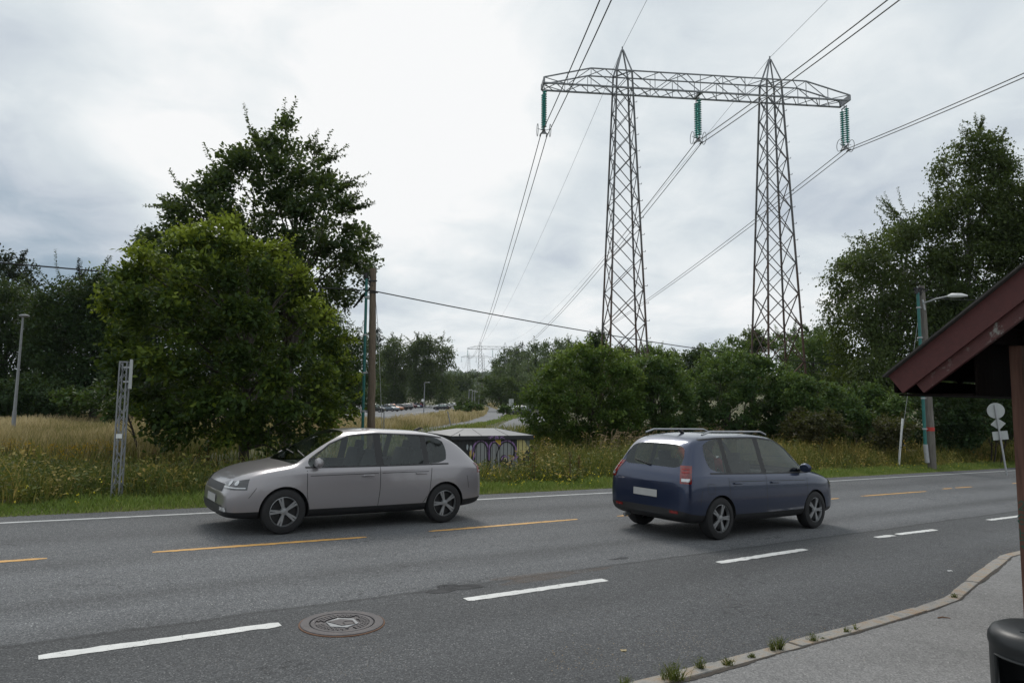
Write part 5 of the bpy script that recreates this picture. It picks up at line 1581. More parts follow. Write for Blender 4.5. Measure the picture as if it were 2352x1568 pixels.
def make_car(name, label, P, glass_side, shield, rear, xa_f, xa_r, ra, rw, doors, cowl, group, shape):
    em = build_car_mesh(P, glass_side, shield, rear, xa_f, xa_r, ra, None)
    bm = bmesh.new(); bm.from_mesh(em); bvh = BVHTree.FromBMesh(bm); bm.free()
    pieces = split_by_material(em); bpy.data.meshes.remove(em)
    root = thing(name, label, 'car', (0, 0, 0), 0, group)
    nm = {0: ('body', M_PAINT), 1: ('side_windows', M_GLASS), 2: ('windscreen', M_GLASS), 3: ('rear_window', M_GLASS), 4: ('lower_trim', M_TRIM), 5: ('wheel_arch', M_TRIM)}
    for k, me in pieces.items():
        n_, mt = nm[k]; me.name = n_; me.materials.append(mt)
        o = bpy.data.objects.new(n_, me); COL.objects.link(o); o.parent = root
    for c in [c for c in root.children if c.name.startswith('wheel_arch')]: split_loose(c, 'wheel_arch')
    # split the side glass left and right, front and rear
    so_ = [c for c in root.children if c.name.startswith('side_windows')][0]
    bm = bmesh.new(); bm.from_mesh(so_.data)
    seen = set(); isl = []
    for f in bm.faces:
        if f.index in seen: continue
        st_ = [f]; cur = []
        while st_:
            q = st_.pop()
            if q.index in seen: continue
            seen.add(q.index); cur.append(q.index)
            for e in q.edges:
                for g_ in e.link_faces:
                    if g_.index not in seen: st_.append(g_)
        isl.append(set(cur))
    bm.free()
    for s__ in isl:
        bm = bmesh.new(); bm.from_mesh(so_.data); bm.faces.ensure_lookup_table()
        bmesh.ops.delete(bm, geom=[f for f in bm.faces if f.index not in s__], context='FACES')
        me = bpy.data.meshes.new('side_window'); bm.to_mesh(me); bm.free()
        if not me.materials: me.materials.append(M_GLASS)
        o = bpy.data.objects.new('side_window', me); COL.objects.link(o); o.parent = root
    bpy.data.objects.remove(so_)
    for xa in (xa_f, xa_r):
        for sg in (-1, 1): make_wheel(root, xa, sg * (P[len(P) // 2][4] - .115), rw, sg)
    zb0 = P[len(P) // 2][2]; z00 = P[len(P) // 2][1]
    # doors: gap lines with their handles
    for sg in (-1, 1):
        mb = MB()
        for line in doors['lines']:
            r_ = ribbon_on(bvh, line, .009, .0015, sg); mb.add(r_.v, r_.f)
        mb.build('door_gap', M_TRIM, root)
        for (hx, hz) in doors['handles']:
            h = bvh.ray_cast(Vector((hx, sg * 2, hz)), Vector((0, -sg, 0)))
            mb = MB(); mb.box((hx, h[0].y + sg * .02, hz), (.19, .018, .026)); mb.box((hx - .08, h[0].y + sg * .008, hz), (.02, .02, .02)); mb.box((hx + .08, h[0].y + sg * .008, hz), (.02, .02, .02))
            o = mb.build('door_handle', M_PAINT, root, True, bevel=.006)
        mb = MB(); mb.lathe([(0.0001, -.05), (.06, -.045), (.085, 0), (.06, .04), (0.0001, .045)], 14, (0, 0, 0), 'X')
        mb.v = [(a + cowl[0], b * 1.35 + sg * (cowl[1] + .12), c_ * .95 + cowl[2]) for a, b, c_ in mb.v]
        mir = mb.build('wing_mirror', M_PAINT, root, True)
        mb = MB(); mb.bar((cowl[0] + .02, sg * (cowl[1] - .03), cowl[2] - .05), (cowl[0], sg * (cowl[1] + .06), cowl[2] - .03), .05, .03); mb.build('mirror_foot', M_TRIM, mir)
        # lamps
        d_ = Vector((-1, -sg * .75, 0)).normalized(); ua = Vector((d_.y, -d_.x, 0)) * sg * -1
        org = Vector((shape['fx'] - .05, sg * shape['fy'], shape['fz'])) - d_ * 1.2
        if ua.y * sg < 0: ua = -ua
        hd = patch_on(bvh, lambda u, v_: ((u - .5) * .40, (v_ - .5) * (.075 + .075 * u) + .035 * u), org, d_, ua, (0, 0, 1), .006)
        hl_o = hd.build('headlight', M_LAMPDK, root, True)
        for (uc, rr_) in ((-.07, .036), (.06, .032)):
            ln_ = patch_on(bvh, lambda u, v_: (uc + rr_ * v_ * math.cos(6.2832 * u), .038 + .04 * (uc + .2) + rr_ * v_ * math.sin(6.2832 * u)), org, d_, ua, (0, 0, 1), .012, 16, 3)
            ln_.build('lens', M_LENS, hl_o, True)
        dl_ = patch_on(bvh, lambda u, v_: ((u - .5) * .36, -.012 + (v_ - .5) * .014), org, d_, ua, (0, 0, 1), .012, 10, 1); dl_.build('day_light', M_LENS, hl_o, True)
        d2 = Vector((1, -sg * .8, 0)).normalized(); ua2 = Vector((-d2.y, d2.x, 0))
        if ua2.y * sg < 0: ua2 = -ua2
        org = Vector((shape['rx'] + .05, sg * shape['ry'], shape['rz'])) - d2 * 1.2
        td = patch_on(bvh, lambda u, v_: ((u - .5) * .17, (v_ - .5) * shape['rh']), org, d2, ua2, (0, 0, 1), .006)
        tl_o = td.build('tail_light', M_TAIL, root, True)
        for (vc, hh_, mt_) in ((-.30, .16, M_LENS), (.12, .05, M_TAILB), (.30, .05, M_TAILB)):
            ln_ = patch_on(bvh, lambda u, v_: ((u - .5) * .12, (vc + (v_ - .5) * hh_) * shape['rh']), org, d2, ua2, (0, 0, 1), .011, 6, 2); ln_.build('lens', mt_, tl_o, True)
        r_ = ribbon_on(bvh, doors['drip'], .018, .005, sg); r_.build('window_seal', M_TRIM, root)
    # grille, bumper openings, plates
    g1 = patch_on(bvh, lambda u, v_: ((u - .5) * 1.0, (v_ - .5) * .10), (4, 0, shape['fz'] - .03), (-1, 0, 0), (0, 1, 0), (0, 0, 1), .004, 16, 3); g1.build('grille', M_TRIM, root, True)
    g2 = patch_on(bvh, lambda u, v_: ((u - .5) * 1.15, (v_ - .5) * .13), (4, 0, .34), (-1, 0, 0), (0, 1, 0), (0, 0, 1), .004, 16, 3); g2.build('air_intake', M_TRIM, root, True)
    for xs_, dx_, zz_ in ((4, -1, .47), (-4, 1, shape['pz'])):
        pp = patch_on(bvh, lambda u, v_: ((u - .5) * .50, (v_ - .5) * .11), (xs_, 0, zz_), (dx_, 0, 0), (0, 1, 0), (0, 0, 1), .012, 6, 2); pp.build('number_plate', M_PLATE, root)
    # small fittings: belt mouldings, bumper seams, wipers, aerial, exhaust, fuel flap
    for sg in (-1, 1):
        r_ = ribbon_on(bvh, doors['belt'], .022, .004, sg); r_.build('belt_moulding', M_TRIM, root)
        r_ = ribbon_on(bvh, [(doors['bump'][0], .52), (doors['bump'][0] - .10, .66)], .007, .0015, sg); r_.build('bumper_seam', M_TRIM, root)
        r_ = ribbon_on(bvh, [(-doors['bump'][0] + .02, .55), (-doors['bump'][0] + .06, .76)], .007, .0015, sg); r_.build('bumper_seam', M_TRIM, root)
        fl = patch_on(bvh, lambda u, v_: ((u - .5) * .20, (v_ - .5) * .055), (4, sg * .60, .36), (-1, 0, 0), (0, 1, 0), (0, 0, 1), .010, 6, 2); fl.build('fog_lamp', M_HEAD, root, True)
        rl = patch_on(bvh, lambda u, v_: ((u - .5) * .16, (v_ - .5) * .04), (-4, sg * .58, .42), (1, 0, 0), (0, 1, 0), (0, 0, 1), .010, 6, 2); rl.build('reflector', M_TAIL, root, True)
    r_ = ribbon_on(bvh, [(-1.42, .70), (-1.58, .70), (-1.58, .84), (-1.42, .84), (-1.42, .70)], .006, .0015, -1); r_.build('fuel_flap', M_TRIM, root)
    mb = MB(); zc = cowl[2]; h0 = bvh.ray_cast(Vector((doors['cowl_x'], .1, 3)), Vector((0, 0, -1)))[0]; h1 = bvh.ray_cast(Vector((doors['cowl_x'] - .06, -.46, 3)), Vector((0, 0, -1)))[0]
    mb.bar(h0 + Vector((0, 0, .015)), h1 + Vector((0, 0, .012)), .012); h2 = bvh.ray_cast(Vector((doors['cowl_x'], .62, 3)), Vector((0, 0, -1)))[0]; h3 = bvh.ray_cast(Vector((doors['cowl_x'] - .06, .12, 3)), Vector((0, 0, -1)))[0]
    mb.bar(h2 + Vector((0, 0, .015)), h3 + Vector((0, 0, .012)), .012); split_loose(mb.build('wipers', M_TRIM, root), 'wiper')
    h0 = bvh.ray_cast(Vector((-4, 0, shape['rz'] + .10)), Vector((1, 0, 0)))[0]; h1 = bvh.ray_cast(Vector((-4, .36, shape['rz'] + .16)), Vector((1, 0, 0)))[0]
    mb = MB(); mb.bar(h0 + Vector((-.012, 0, 0)), h1 + Vector((-.012, 0, 0)), .018); mb.build('rear_wiper', M_TRIM, root)
    h0 = bvh.ray_cast(Vector((-1.15, 0, 3)), Vector((0, 0, -1)))[0]; mb = MB(); mb.tube([h0, h0 + Vector((-.10, 0, .05)), h0 + Vector((-.16, 0, .05))], [.03, .02, .004], 6); mb.build('aerial', M_TRIM, root, True)
    mb = MB(); mb.tube([(-1.9, .45, .26), (-2.03, .45, .25)], .03, 10); mb.build('exhaust', M_RIM, root, True)
    # interior: floor tub, dashboard, seats, wheel
    mb = MB(); mb.box((-.2, 0, .40), (2.9, 1.35, .12)); mb.box((shape['dash'], 0, .80), (.42, 1.38, .26)); mb.box((-1.65, 0, .75), (.5, 1.3, .12))
    inn = mb.build('interior', M_INTER, root, bevel=.04)
    for (sx2, sy) in ((.05, .36), (.05, -.36), (-.85, .36), (-.85, -.36)):
        mb = MB(); mb.box((sx2 + .1, sy, .56), (.50, .48, .16)); mb.box((sx2 - .22, sy, .86), (.15, .46, .60), M=Matrix.Rotation(-.28, 3, 'Y')); mb.box((sx2 - .34, sy, 1.20), (.09, .24, .17), M=Matrix.Rotation(-.2, 3, 'Y'))
        mb.build('seat', M_INTER, root, True, bevel=.03)
    mb = MB(); mb.torus((0, 0, 0), .185, .185, .017, 'YZ', 24, 6); mb.bar((0, -.18, 0), (0, .18, 0), .03); mb.bar((0, 0, 0), (0, 0, -.18), .03)
    sw = mb.build('steering_wheel', M_TRIM, root, True); sw.location = (shape['dash'] - .32, .36, .86); sw.rotation_euler = (0, .42, 0)
    return root
def paint(root, colr):
    def rec(o):
        if o.type == 'MESH': o.color = (*colr, 1)
        for c in o.children: rec(c)
    rec(root)

# hatchback: stations (x, underside, belt, roof, half width, roof half width)
HATCH = [(-2.10, .34, .72, .76, .70, .60), (-2.05, .28, .86, .90, .80, .70), (-1.96, .24, .95, 1.00, .845, .72), (-1.66, .21, .97, 1.30, .872, .62), (-1.40, .20, .965, 1.425, .885, .60),
         (-1.02, .19, .955, 1.465, .893, .605), (-.94, .19, .953, 1.470, .894, .606), (-.20, .185, .94, 1.49, .898, .612), (-.10, .185, .938, 1.49, .898, .613), (.32, .185, .93, 1.455, .897, .61), (.64, .185, .925, 1.30, .895, .63),
         (.98, .185, .92, 1.075, .892, .70), (1.14, .185, .915, .965, .890, .78), (1.45, .19, .885, .935, .885, .76), (1.78, .20, .82, .865, .865, .70), (1.98, .21, .72, .77, .80, .62), (2.07, .24, .60, .66, .70, .52), (2.10, .30, .50, .56, .60, .44)]
H_DOORS = {'lines': [[(1.0, .93), (.99, .55), (.93, .28), (.25, .26), (-.12, .26), (-.15, .60), (-.15, .94)], [(-.15, .26), (-.85, .27), (-1.02, .50), (-1.06, .94)], [(-.12, .83), (.95, .81)], [(-1.0, .84), (-.18, .83)]], 'handles': [(.05, .80), (-.86, .81)], 'belt': [(1.02, .928), (-.2, .938), (-1.38, .955)], 'drip': [(.93, 1.02), (.60, 1.26), (.30, 1.385), (-.15, 1.425), (-.98, 1.405), (-1.36, 1.372)], 'bump': (1.80,), 'cowl_x': .98}
H_SHAPE = dict(fx=2.05, fy=.72, fz=.67, rx=-2.05, ry=.74, rz=.88, rh=.16, pz=.62, dash=.86)
hatch = make_car('hatchback_car', 'silver grey hatchback driving left in the far lane in front of the shed', HATCH, {4, 6, 8, 9, 10}, {9, 10, 11}, {2}, 1.30, -1.32, .355, .318, H_DOORS, (.86, .80, 1.0), None, H_SHAPE)
paint(hatch, (0.30, 0.285, 0.295))

def set_on_road(root, s, t, reverse):
    x, y = xy(s, t); zc_ = float(z_road(s))
    root.location = (x, y, zc_ + .002)
    d = Vector((D2[0], D2[1], -GRADE / math.cosh(s / 75) ** 2)).normalized()
    if reverse: d = -d
    up = Vector((0, 0, 1)); l = up.cross(d).normalized(); u = d.cross(l)
    root.rotation_euler = Matrix((d, l, u)).transposed().to_euler()
# far lane, bound left
tA = T_EDGE - 1.52
lo, hi = -20.0, 30.0
def px_of(p):
    v = np.array(p) - CAM; z = v[1] * cp + v[2] * sp; a_, b_ = v[0] / z, (-v[1] * sp + v[2] * cp) / z; return 1176 + F * (a_ * cr_ + b_ * sr_), 784 - F * (-a_ * sr_ + b_ * cr_)
def s_for(px, t, h=0.7):
    lo, hi = -30.0, 60.0
    for _ in range(50):
        s = (lo + hi) / 2
        if px_of(road_pt(s, t, h))[0] < px: lo = s
        else: hi = s
    return s
set_on_road(hatch, s_for(800, tA), tA, True)

# tall compact in the near lane, bound right
TALL = [(-2.02, .36, .78, .83, .72, .62), (-1.98, .30, .92, .97, .81, .71), (-1.90, .26, .99, 1.06, .85, .72), (-1.72, .23, 1.01, 1.42, .875, .64), (-1.52, .22, 1.005, 1.54, .885, .635),
        (-1.08, .21, .995, 1.585, .893, .64), (-1.00, .21, .993, 1.59, .894, .64), (-.18, .205, .98, 1.605, .898, .645), (-.08, .205, .978, 1.605, .898, .645), (.42, .205, .97, 1.575, .897, .64), (.72, .205, .965, 1.42, .895, .66),
        (1.02, .205, .96, 1.16, .892, .71), (1.18, .205, .955, 1.01, .890, .78), (1.45, .21, .93, .985, .885, .76), (1.76, .22, .87, .915, .865, .70), (1.94, .23, .77, .82, .80, .62), (2.02, .26, .65, .71, .70, .52), (2.05, .32, .54, .60, .60, .44)]
T_DOORS = {'lines': [[(1.04, .97), (1.03, .58), (.95, .30), (.25, .28), (-.10, .28), (-.13, .62), (-.13, .98)], [(-.13, .28), (-.88, .29), (-1.05, .54), (-1.09, .98)], [(-.10, .86), (.98, .84)], [(-1.05, .87), (-.16, .86)]], 'handles': [(.08, .83), (-.88, .84)], 'belt': [(1.05, .968), (-.2, .978), (-1.48, .998)], 'drip': [(.97, 1.08), (.68, 1.37), (.40, 1.50), (-.12, 1.54), (-1.05, 1.53), (-1.48, 1.495)], 'bump': (1.76,), 'cowl_x': 1.02}
T_SHAPE = dict(fx=2.0, fy=.72, fz=.72, rx=-1.98, ry=.74, rz=.98, rh=.26, pz=.66, dash=.92)
tall = make_car('compact_car', 'dark blue compact car driving right in the near lane over the yellow dashes', TALL, {4, 6, 8, 9, 10}, {9, 10, 11}, {2}, 1.28, -1.28, .36, .322, T_DOORS, (.92, .80, 1.05), None, T_SHAPE)
paint(tall, (0.022, 0.034, 0.075))
mb = MB()
for sg in (-1, 1):
    mb.tube([(.25, sg * .60, 1.60), (.1, sg * .60, 1.645), (-1.2, sg * .60, 1.63), (-1.4, sg * .60, 1.575)], .016, 8)
split_loose(mb.build('roof_rail', M_RIM, tall, True), 'roof_rail')
tB = 7.75
set_on_road(tall, s_for(1668, tB), tB, False)

# parked cars: copies in their own colours; small in the picture, so only the parts that show
KEEP = ('body', 'side_window', 'windscreen', 'rear_window', 'lower_trim', 'wheel', 'headlight', 'tail_light', 'interior', 'rim')
def copy_small(o, parent=None):
    c = o.copy(); COL.objects.link(c)
    if parent is not None: c.parent = parent
    for ch in o.children:
        if ch.name.split('.')[0] in KEEP: copy_small(ch, c)
    return c
def park(src, px, py, heading, colr, label, group, dz=.13, sc_=1.0):
    p = hit(px, py); c = copy_small(src); c.location = (p[0], p[1], float(ground(p[0], p[1])) + dz); c.rotation_euler = (0, 0, R(heading))
    if sc_ != 1.0: c.scale = (sc_, sc_, sc_)
    c['label'] = label; c['group'] = group; c['category'] = 'car'
    c.name = src.name.split('.')[0]
    paint(c, colr); return c
zpx = lambda z: 1360 * .574 + z * .574 / 5.88       # helper for the enlarged view of the car park
def zx(x, y): return ((1360 + x / 5.88) * .5742, (1500 + y / 5.88) * .5742)
GL = 'cars parked in the row on the left of the car park'
rows_c = [
    (tall, 810, 888, -8, (.012, .012, .014), 'black off-roader parked nearest, directly behind the brown wooden pole'),
    (hatch, 1170, 868, -28, (.10, .125, .145), 'blue grey car parked right of the black one at the wooden pole'),
    (hatch, 1285, 850, -30, (.36, .12, .03), 'copper orange car parked in the left row'),
    (hatch, 1400, 838, 150, (.014, .014, .015), 'black hatchback with red tail lights in the left row'),
    (hatch, 1515, 828, 150, (.03, .035, .04), 'charcoal car next to the black hatchback with red tail lights'),
    (tall, 1560, 806, 148, (.34, .30, .28), 'beige silver people carrier in the left row'),
    (hatch, 1650, 790, 150, (.10, .02, .025), 'maroon car between the beige people carrier and the white one'),
    (hatch, 1730, 779, -32, (.70, .71, .71), 'white car towards the far end of the left row'),
    (hatch, 1790, 776, -32, (.02, .05, .16), 'bright blue car just beyond the white one of the left row'),
    (hatch, 1840, 770, 148, (.20, .02, .03), 'dark red car near the end of the left row'),
    (hatch, 1880, 742, 148, (.012, .014, .018), 'black car, last at the far end of the left row'),
]
for src, x, y, hd, colr, lab in rows_c:
    px, py = zx(x, y); park(src, px, py, hd, colr, lab, GL)
GB = 'cars in the far second row of the car park'
for k, (x, y, colr, lab) in enumerate([(1215, 760, (.02, .02, .022), 'black car far behind the blue grey one'), (1300, 755, (.30, .31, .32), 'silver car in the far second row'), (1380, 748, (.22, .03, .03), 'red car in the far second row'),
        (1460, 742, (.6, .61, .62), 'white car in the far second row, behind the beige people carrier'), (1545, 738, (.04, .05, .06), 'charcoal car in the far second row'), (1620, 733, (.45, .52, .58), 'pale blue car in the far second row'), (1710, 728, (.12, .03, .03), 'maroon car at the far end of the second row')]):
    px, py = zx(x, y); park(tall if k % 2 else hatch, px, py, -32 if k % 3 else 148, colr, lab, GB)
GR = 'cars parked on the right of the left car park'
def zy(x, y): return ((1300 + x / 2.613) * .5742, (1300 + y / 2.613) * .5742)
for src, x, y, hd, colr, lab in [(hatch, 1222, 893, 168, (.012, .013, .015), 'black hatchback facing left by the yellow-green bushes'), (hatch, 1215, 868, 165, (.72, .73, .73), 'white car right behind the black hatchback by the bushes'),
        (hatch, 1268, 862, 165, (.74, .74, .74), 'white estate behind the black hatchback, second of the white cars'), (tall, 1315, 856, 165, (.75, .76, .76), 'tall white car, third of the white cars by the bushes'), (hatch, 1355, 850, 165, (.70, .72, .73), 'white car farthest right among the white cars by the bushes')]:
    px, py = zy(x, y); park(src, px, py, hd, colr, lab, GR)
GQ = 'cars parked right of the footpath by the big bush'
def zq(x, y): return ((1950 + x / 7.125) * .5742, (1500 + y / 7.125) * .5742)
for src, x, y, hd, colr, lab in [(hatch, 560, 1100, 172, (.66, .66, .65), 'white hatchback by the grass, left of the big bush'), (tall, 560, 1035, 165, (.40, .43, .46), 'silver car with a sloping windscreen behind the white hatchback'),
        (tall, 700, 1000, 165, (.05, .07, .09), 'dark car behind the white hatchback by the bush'), (hatch, 480, 985, 160, (.25, .30, .34), 'grey blue car farthest behind by the big bush'), (hatch, 900, 1180, 185, (.05, .055, .065), 'dark grey car half covered by the big bush'), (hatch, 900, 1085, 170, (.72, .72, .71), 'white car peeping out at the edge of the big bush')]:
    px, py = zq(x, y); park(src, px, py, hd, colr, lab, GQ)
# two-plate sign beside the white hatchback
p = hit(*zq(675, 1105)); root = thing('car_park_sign', 'pair of narrow white plates on a post before the white hatchback', 'sign', tuple(p))
mb = MB(); mb.tube([p, p + np.array([0, 0, 3.0])], .05, 6); mb.build('post', M_GALV, root, world=True)
mb = MB()
for dx_ in (-.26, .26): mb.box((p[0] + dx_, p[1] - .06, p[2] + 2.3), (.42, .03, 1.3))
split_loose(mb.build('plates', M_SIGNBACK, root, world=True), 'plate')

# ------------------------------------------------------------------ driver in the blue car
def skin_body(name, nodes, edges, mat, root, lvl=2):
    me = bpy.data.meshes.new(name); keys = list(nodes); ix = {k: i for i, k in enumerate(keys)}
    me.from_pydata([nodes[k][0] for k in keys], [(ix[a], ix[b]) for a, b in edges], [])
    o = bpy.data.objects.new(name, me); COL.objects.link(o)
    sk = o.modifiers.new('skin', 'SKIN'); ss = o.modifiers.new('sub', 'SUBSURF'); ss.levels = lvl; ss.render_levels = lvl
    if not me.skin_vertices:
        bm = bmesh.new(); bm.from_mesh(me); bm.verts.layers.skin.verify(); bm.to_mesh(me); bm.free()
    for k in keys:
        r = nodes[k][1]; r = r if hasattr(r, '__len__') else (r, r)
        me.skin_vertices[0].data[ix[k]].radius = r
        me.skin_vertices[0].data[ix[k]].use_root = (ix[k] == 0)
    dg = bpy.context.evaluated_depsgraph_get(); dg.update()
    em = bpy.data.meshes.new_from_object(o.evaluated_get(dg), depsgraph=dg); em.name = name
    bpy.data.objects.remove(o); bpy.data.meshes.remove(me)
    for p in em.polygons: p.use_smooth = True
    em.materials.clear(); em.materials.append(mat)
    r_ = bpy.data.objects.new(name, em); COL.objects.link(r_); r_.parent = root
    return r_
M_SKIN = simple('skin', (0.42, 0.25, 0.18), 0.55, 0.0, 0.08, 10)
M_REDTOP = simple('red_knit_top', (0.42, 0.035, 0.04), 0.85, 0.0, 0.15, 30)
M_HAIR = simple('brown_hair', (0.05, 0.03, 0.02), 0.6, 0.0, 0.25, 40)
M_JEANS = simple('dark_trousers', (0.02, 0.025, 0.04), 0.9, 0.0, 0.2, 20)
pr = thing('person', 'driver in a red top sitting at the wheel of the dark blue car', 'person', tall.location)
pr.rotation_euler = tall.rotation_euler
sy = .36; bx0 = .02
nb = {'pelvis': ((bx0, sy, .70), (.16, .14)), 'waist': ((bx0 - .05, sy, .84), (.13, .11)), 'chest': ((bx0 - .09, sy, 1.03), (.165, .12)), 'upper': ((bx0 - .10, sy, 1.14), (.14, .09)), 'neck': ((bx0 - .08, sy, 1.23), .055), 'jaw': ((bx0 - .05, sy, 1.29), (.068, .075)), 'skull': ((bx0 - .06, sy, 1.375), (.078, .095)), 'crown': ((bx0 - .065, sy, 1.43), (.055, .07))}
eb = [('pelvis', 'waist'), ('waist', 'chest'), ('chest', 'upper'), ('upper', 'neck'), ('neck', 'jaw'), ('jaw', 'skull'), ('skull', 'crown')]
for sg, n_ in ((1, 'l'), (-1, 'r')):
    nb['sh' + n_] = ((bx0 - .09, sy + sg * .17, 1.12), .062); nb['el' + n_] = ((bx0 + .10, sy + sg * .25, .92), .046); nb['wr' + n_] = ((bx0 + .37, sy + sg * .17, .95), .032); nb['pa' + n_] = ((bx0 + .44, sy + sg * .165, .97), (.036, .022))
    eb += [('upper', 'sh' + n_), ('sh' + n_, 'el' + n_), ('el' + n_, 'wr' + n_), ('wr' + n_, 'pa' + n_)]
    for q, (dy, dz_, ln) in enumerate([(-.022, .02, .07), (-.008, .026, .075), (.007, .024, .072), (.02, .016, .06)]):
        a_, b_ = 'f%d%s' % (q, n_), 'g%d%s' % (q, n_)
        nb[a_] = ((bx0 + .44 + ln * .6, sy + sg * (.165 - .01) + dy, .97 + dz_), .009); nb[b_] = ((bx0 + .44 + ln * .8, sy + sg * .155 + dy, .95 + dz_ - .03), .008); eb += [('pa' + n_, a_), (a_, b_)]
    nb['t' + n_] = ((bx0 + .46, sy + sg * .13, .99), .010); eb += [('pa' + n_, 't' + n_)]
    nb['hip' + n_] = ((bx0 + .06, sy + sg * .09, .69), .09); nb['kn' + n_] = ((bx0 + .46, sy + sg * .12, .74), .062); nb['an' + n_] = ((bx0 + .68, sy + sg * .11, .52), .045); nb['toe' + n_] = ((bx0 + .80, sy + sg * .11, .52), .035)
    eb += [('pelvis', 'hip' + n_), ('hip' + n_, 'kn' + n_), ('kn' + n_, 'an' + n_), ('an' + n_, 'toe' + n_)]
bod = skin_body('body', nb, eb, M_SKIN, pr)
def grow(nodes, k): return {a: (p, tuple(x + k for x in (r if hasattr(r, '__len__') else (r, r)))) for a, (p, r) in nodes.items()}
top = {k: nb[k] for k in ('pelvis', 'waist', 'chest', 'upper', 'shl', 'shr', 'ell', 'elr', 'wrl', 'wrr')}
skin_body('red_top', grow(top, .016), [('pelvis', 'waist'), ('waist', 'chest'), ('chest', 'upper'), ('upper', 'shl'), ('upper', 'shr'), ('shl', 'ell'), ('shr', 'elr'), ('ell', 'wrl'), ('elr', 'wrr')], M_REDTOP, pr)
leg = {k: nb[k] for k in ('pelvis', 'hipl', 'hipr', 'knl', 'knr', 'anl', 'anr')}
skin_body('trousers', grow(leg, .012), [('pelvis', 'hipl'), ('pelvis', 'hipr'), ('hipl', 'knl'), ('hipr', 'knr'), ('knl', 'anl'), ('knr', 'anr')], M_JEANS, pr)
hr = {'a': ((bx0 - .085, sy, 1.36), (.088, .095)), 'b': ((bx0 - .075, sy, 1.435), (.075, .085)), 'c': ((bx0 - .13, sy, 1.30), (.06, .05))}
skin_body('hair', hr, [('a', 'b'), ('a', 'c')], M_HAIR, pr)
mb = MB(); hx = bx0 + .025
mb.tube([(hx + .005, sy, 1.36), (hx + .03, sy, 1.325), (hx + .012, sy, 1.315)], [.010, .015, .012], 8)
for sg in (-1, 1): mb.tube([(bx0 - .07, sy + sg * .083, 1.33), (bx0 - .065, sy + sg * .09, 1.365)], [.014, .018], 8)
mb.build('nose_and_ears', M_SKIN, pr, True)
mb = MB()
for sg in (-1, 1): mb.lathe([(0.0001, -.006), (.010, 0), (0.0001, .006)], 10, (hx + .012, sy + sg * .032, 1.365), 'X')
mb.bar((hx + .012, sy - .022, 1.285), (hx + .012, sy + .022, 1.285), .008)
mb.build('eyes_and_mouth', M_HAIR, pr, True)
# ------------------------------------------------------------------ foliage
def unit(v): return v / np.maximum(np.linalg.norm(v, axis=-1, keepdims=True), 1e-9)

def leaf_quads(P, axis, nrm_, L, Wd, fold=0.12):
    """one folded rhombic leaf per point"""
    side = unit(np.cross(axis, nrm_)); n = unit(np.cross(side, axis))
    L = np.asarray(L)[:, None]; Wd = np.asarray(Wd)[:, None]
    mid_p = P + axis * L * 0.48
    V = np.stack([P, mid_p + side * Wd / 2 + n * fold * Wd, P + axis * L, mid_p - side * Wd / 2 + n * fold * Wd], 1)
    return V

def inside(poly, X, Y):
    c = np.zeros(len(X), bool); n = len(poly)
    for i in range(n):
        x1, y1 = poly[i]; x2, y2 = poly[(i + 1) % n]
        k = ((y1 > Y) != (y2 > Y)) & (X < (x2 - x1) * (Y - y1) / (y2 - y1 + 1e-12) + x1)
        c ^= k
    return c

def edge_dist(poly, X, Y):
    d = np.full(len(X), 1e9); n = len(poly)
    for i in range(n):
        a = np.array(poly[i], float); b = np.array(poly[(i + 1) % n], float); ab = b - a; l2 = (ab ** 2).sum() + 1e-12
        t = np.clip(((X - a[0]) * ab[0] + (Y - a[1]) * ab[1]) / l2, 0, 1)
        d = np.minimum(d, np.hypot(X - a[0] - t * ab[0], Y - a[1] - t * ab[1]))
    return d

GOLD = (0.045, 0.05, 0.012)
LM = {
 'maple': leaf_mat('maple_leaves', (0.015, 0.033, 0.010), (0.043, 0.078, 0.016), (0.28, 0.34, 0.042), 0.5, 0.30),
 'elm': leaf_mat('dark_broad_leaves', (0.020, 0.040, 0.020), (0.044, 0.075, 0.030), (0.09, 0.125, 0.045), 0.45, 0.33),
 'wood': leaf_mat('woodland_leaves', (0.013, 0.030, 0.013), (0.030, 0.060, 0.020), (0.070, 0.112, 0.032)),
 'bush': leaf_mat('bush_leaves', (0.023, 0.050, 0.014), (0.072, 0.130, 0.028), (0.23, 0.31, 0.06), 0.5, 0.33),
 'bush2': leaf_mat('darker_bush_leaves', (0.020, 0.045, 0.017), (0.057, 0.108, 0.033), (0.17, 0.25, 0.062), 0.5, 0.33),
 'birch': leaf_mat('birch_leaves', (0.026, 0.044, 0.015), (0.062, 0.092, 0.027), (0.125, 0.16, 0.05), 0.5, 0.35),
 'far': leaf_mat('far_tree_leaves', (0.030, 0.052, 0.022), (0.058, 0.090, 0.032), (0.11, 0.15, 0.05), 0.6, .3),
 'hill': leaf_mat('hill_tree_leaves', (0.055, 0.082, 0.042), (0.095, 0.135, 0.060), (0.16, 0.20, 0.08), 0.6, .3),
 'pine': leaf_mat('pine_needles', (0.012, 0.022, 0.014), (0.022, 0.036, 0.02), (0.04, 0.055, 0.03), 0.6, 0.1),
 'rowan': leaf_mat('brownish_shrub_leaves', (0.028, 0.030, 0.014), (0.060, 0.058, 0.024), (0.12, 0.10, 0.04)),
 'fresh': leaf_mat('fresh_green_leaves', (0.03, 0.055, 0.018), (0.06, 0.11, 0.03), (0.13, 0.19, 0.05)),
}
M_BARK = wood_mat('dark_bark', (0.045, 0.036, 0.028), (0.085, 0.07, 0.055))
m, nt, out = new_mat('birch_bark')
v = coords(nt, (6, 6, 2.5)); f = noise(nt, v, 2.0, 6, 0.7)
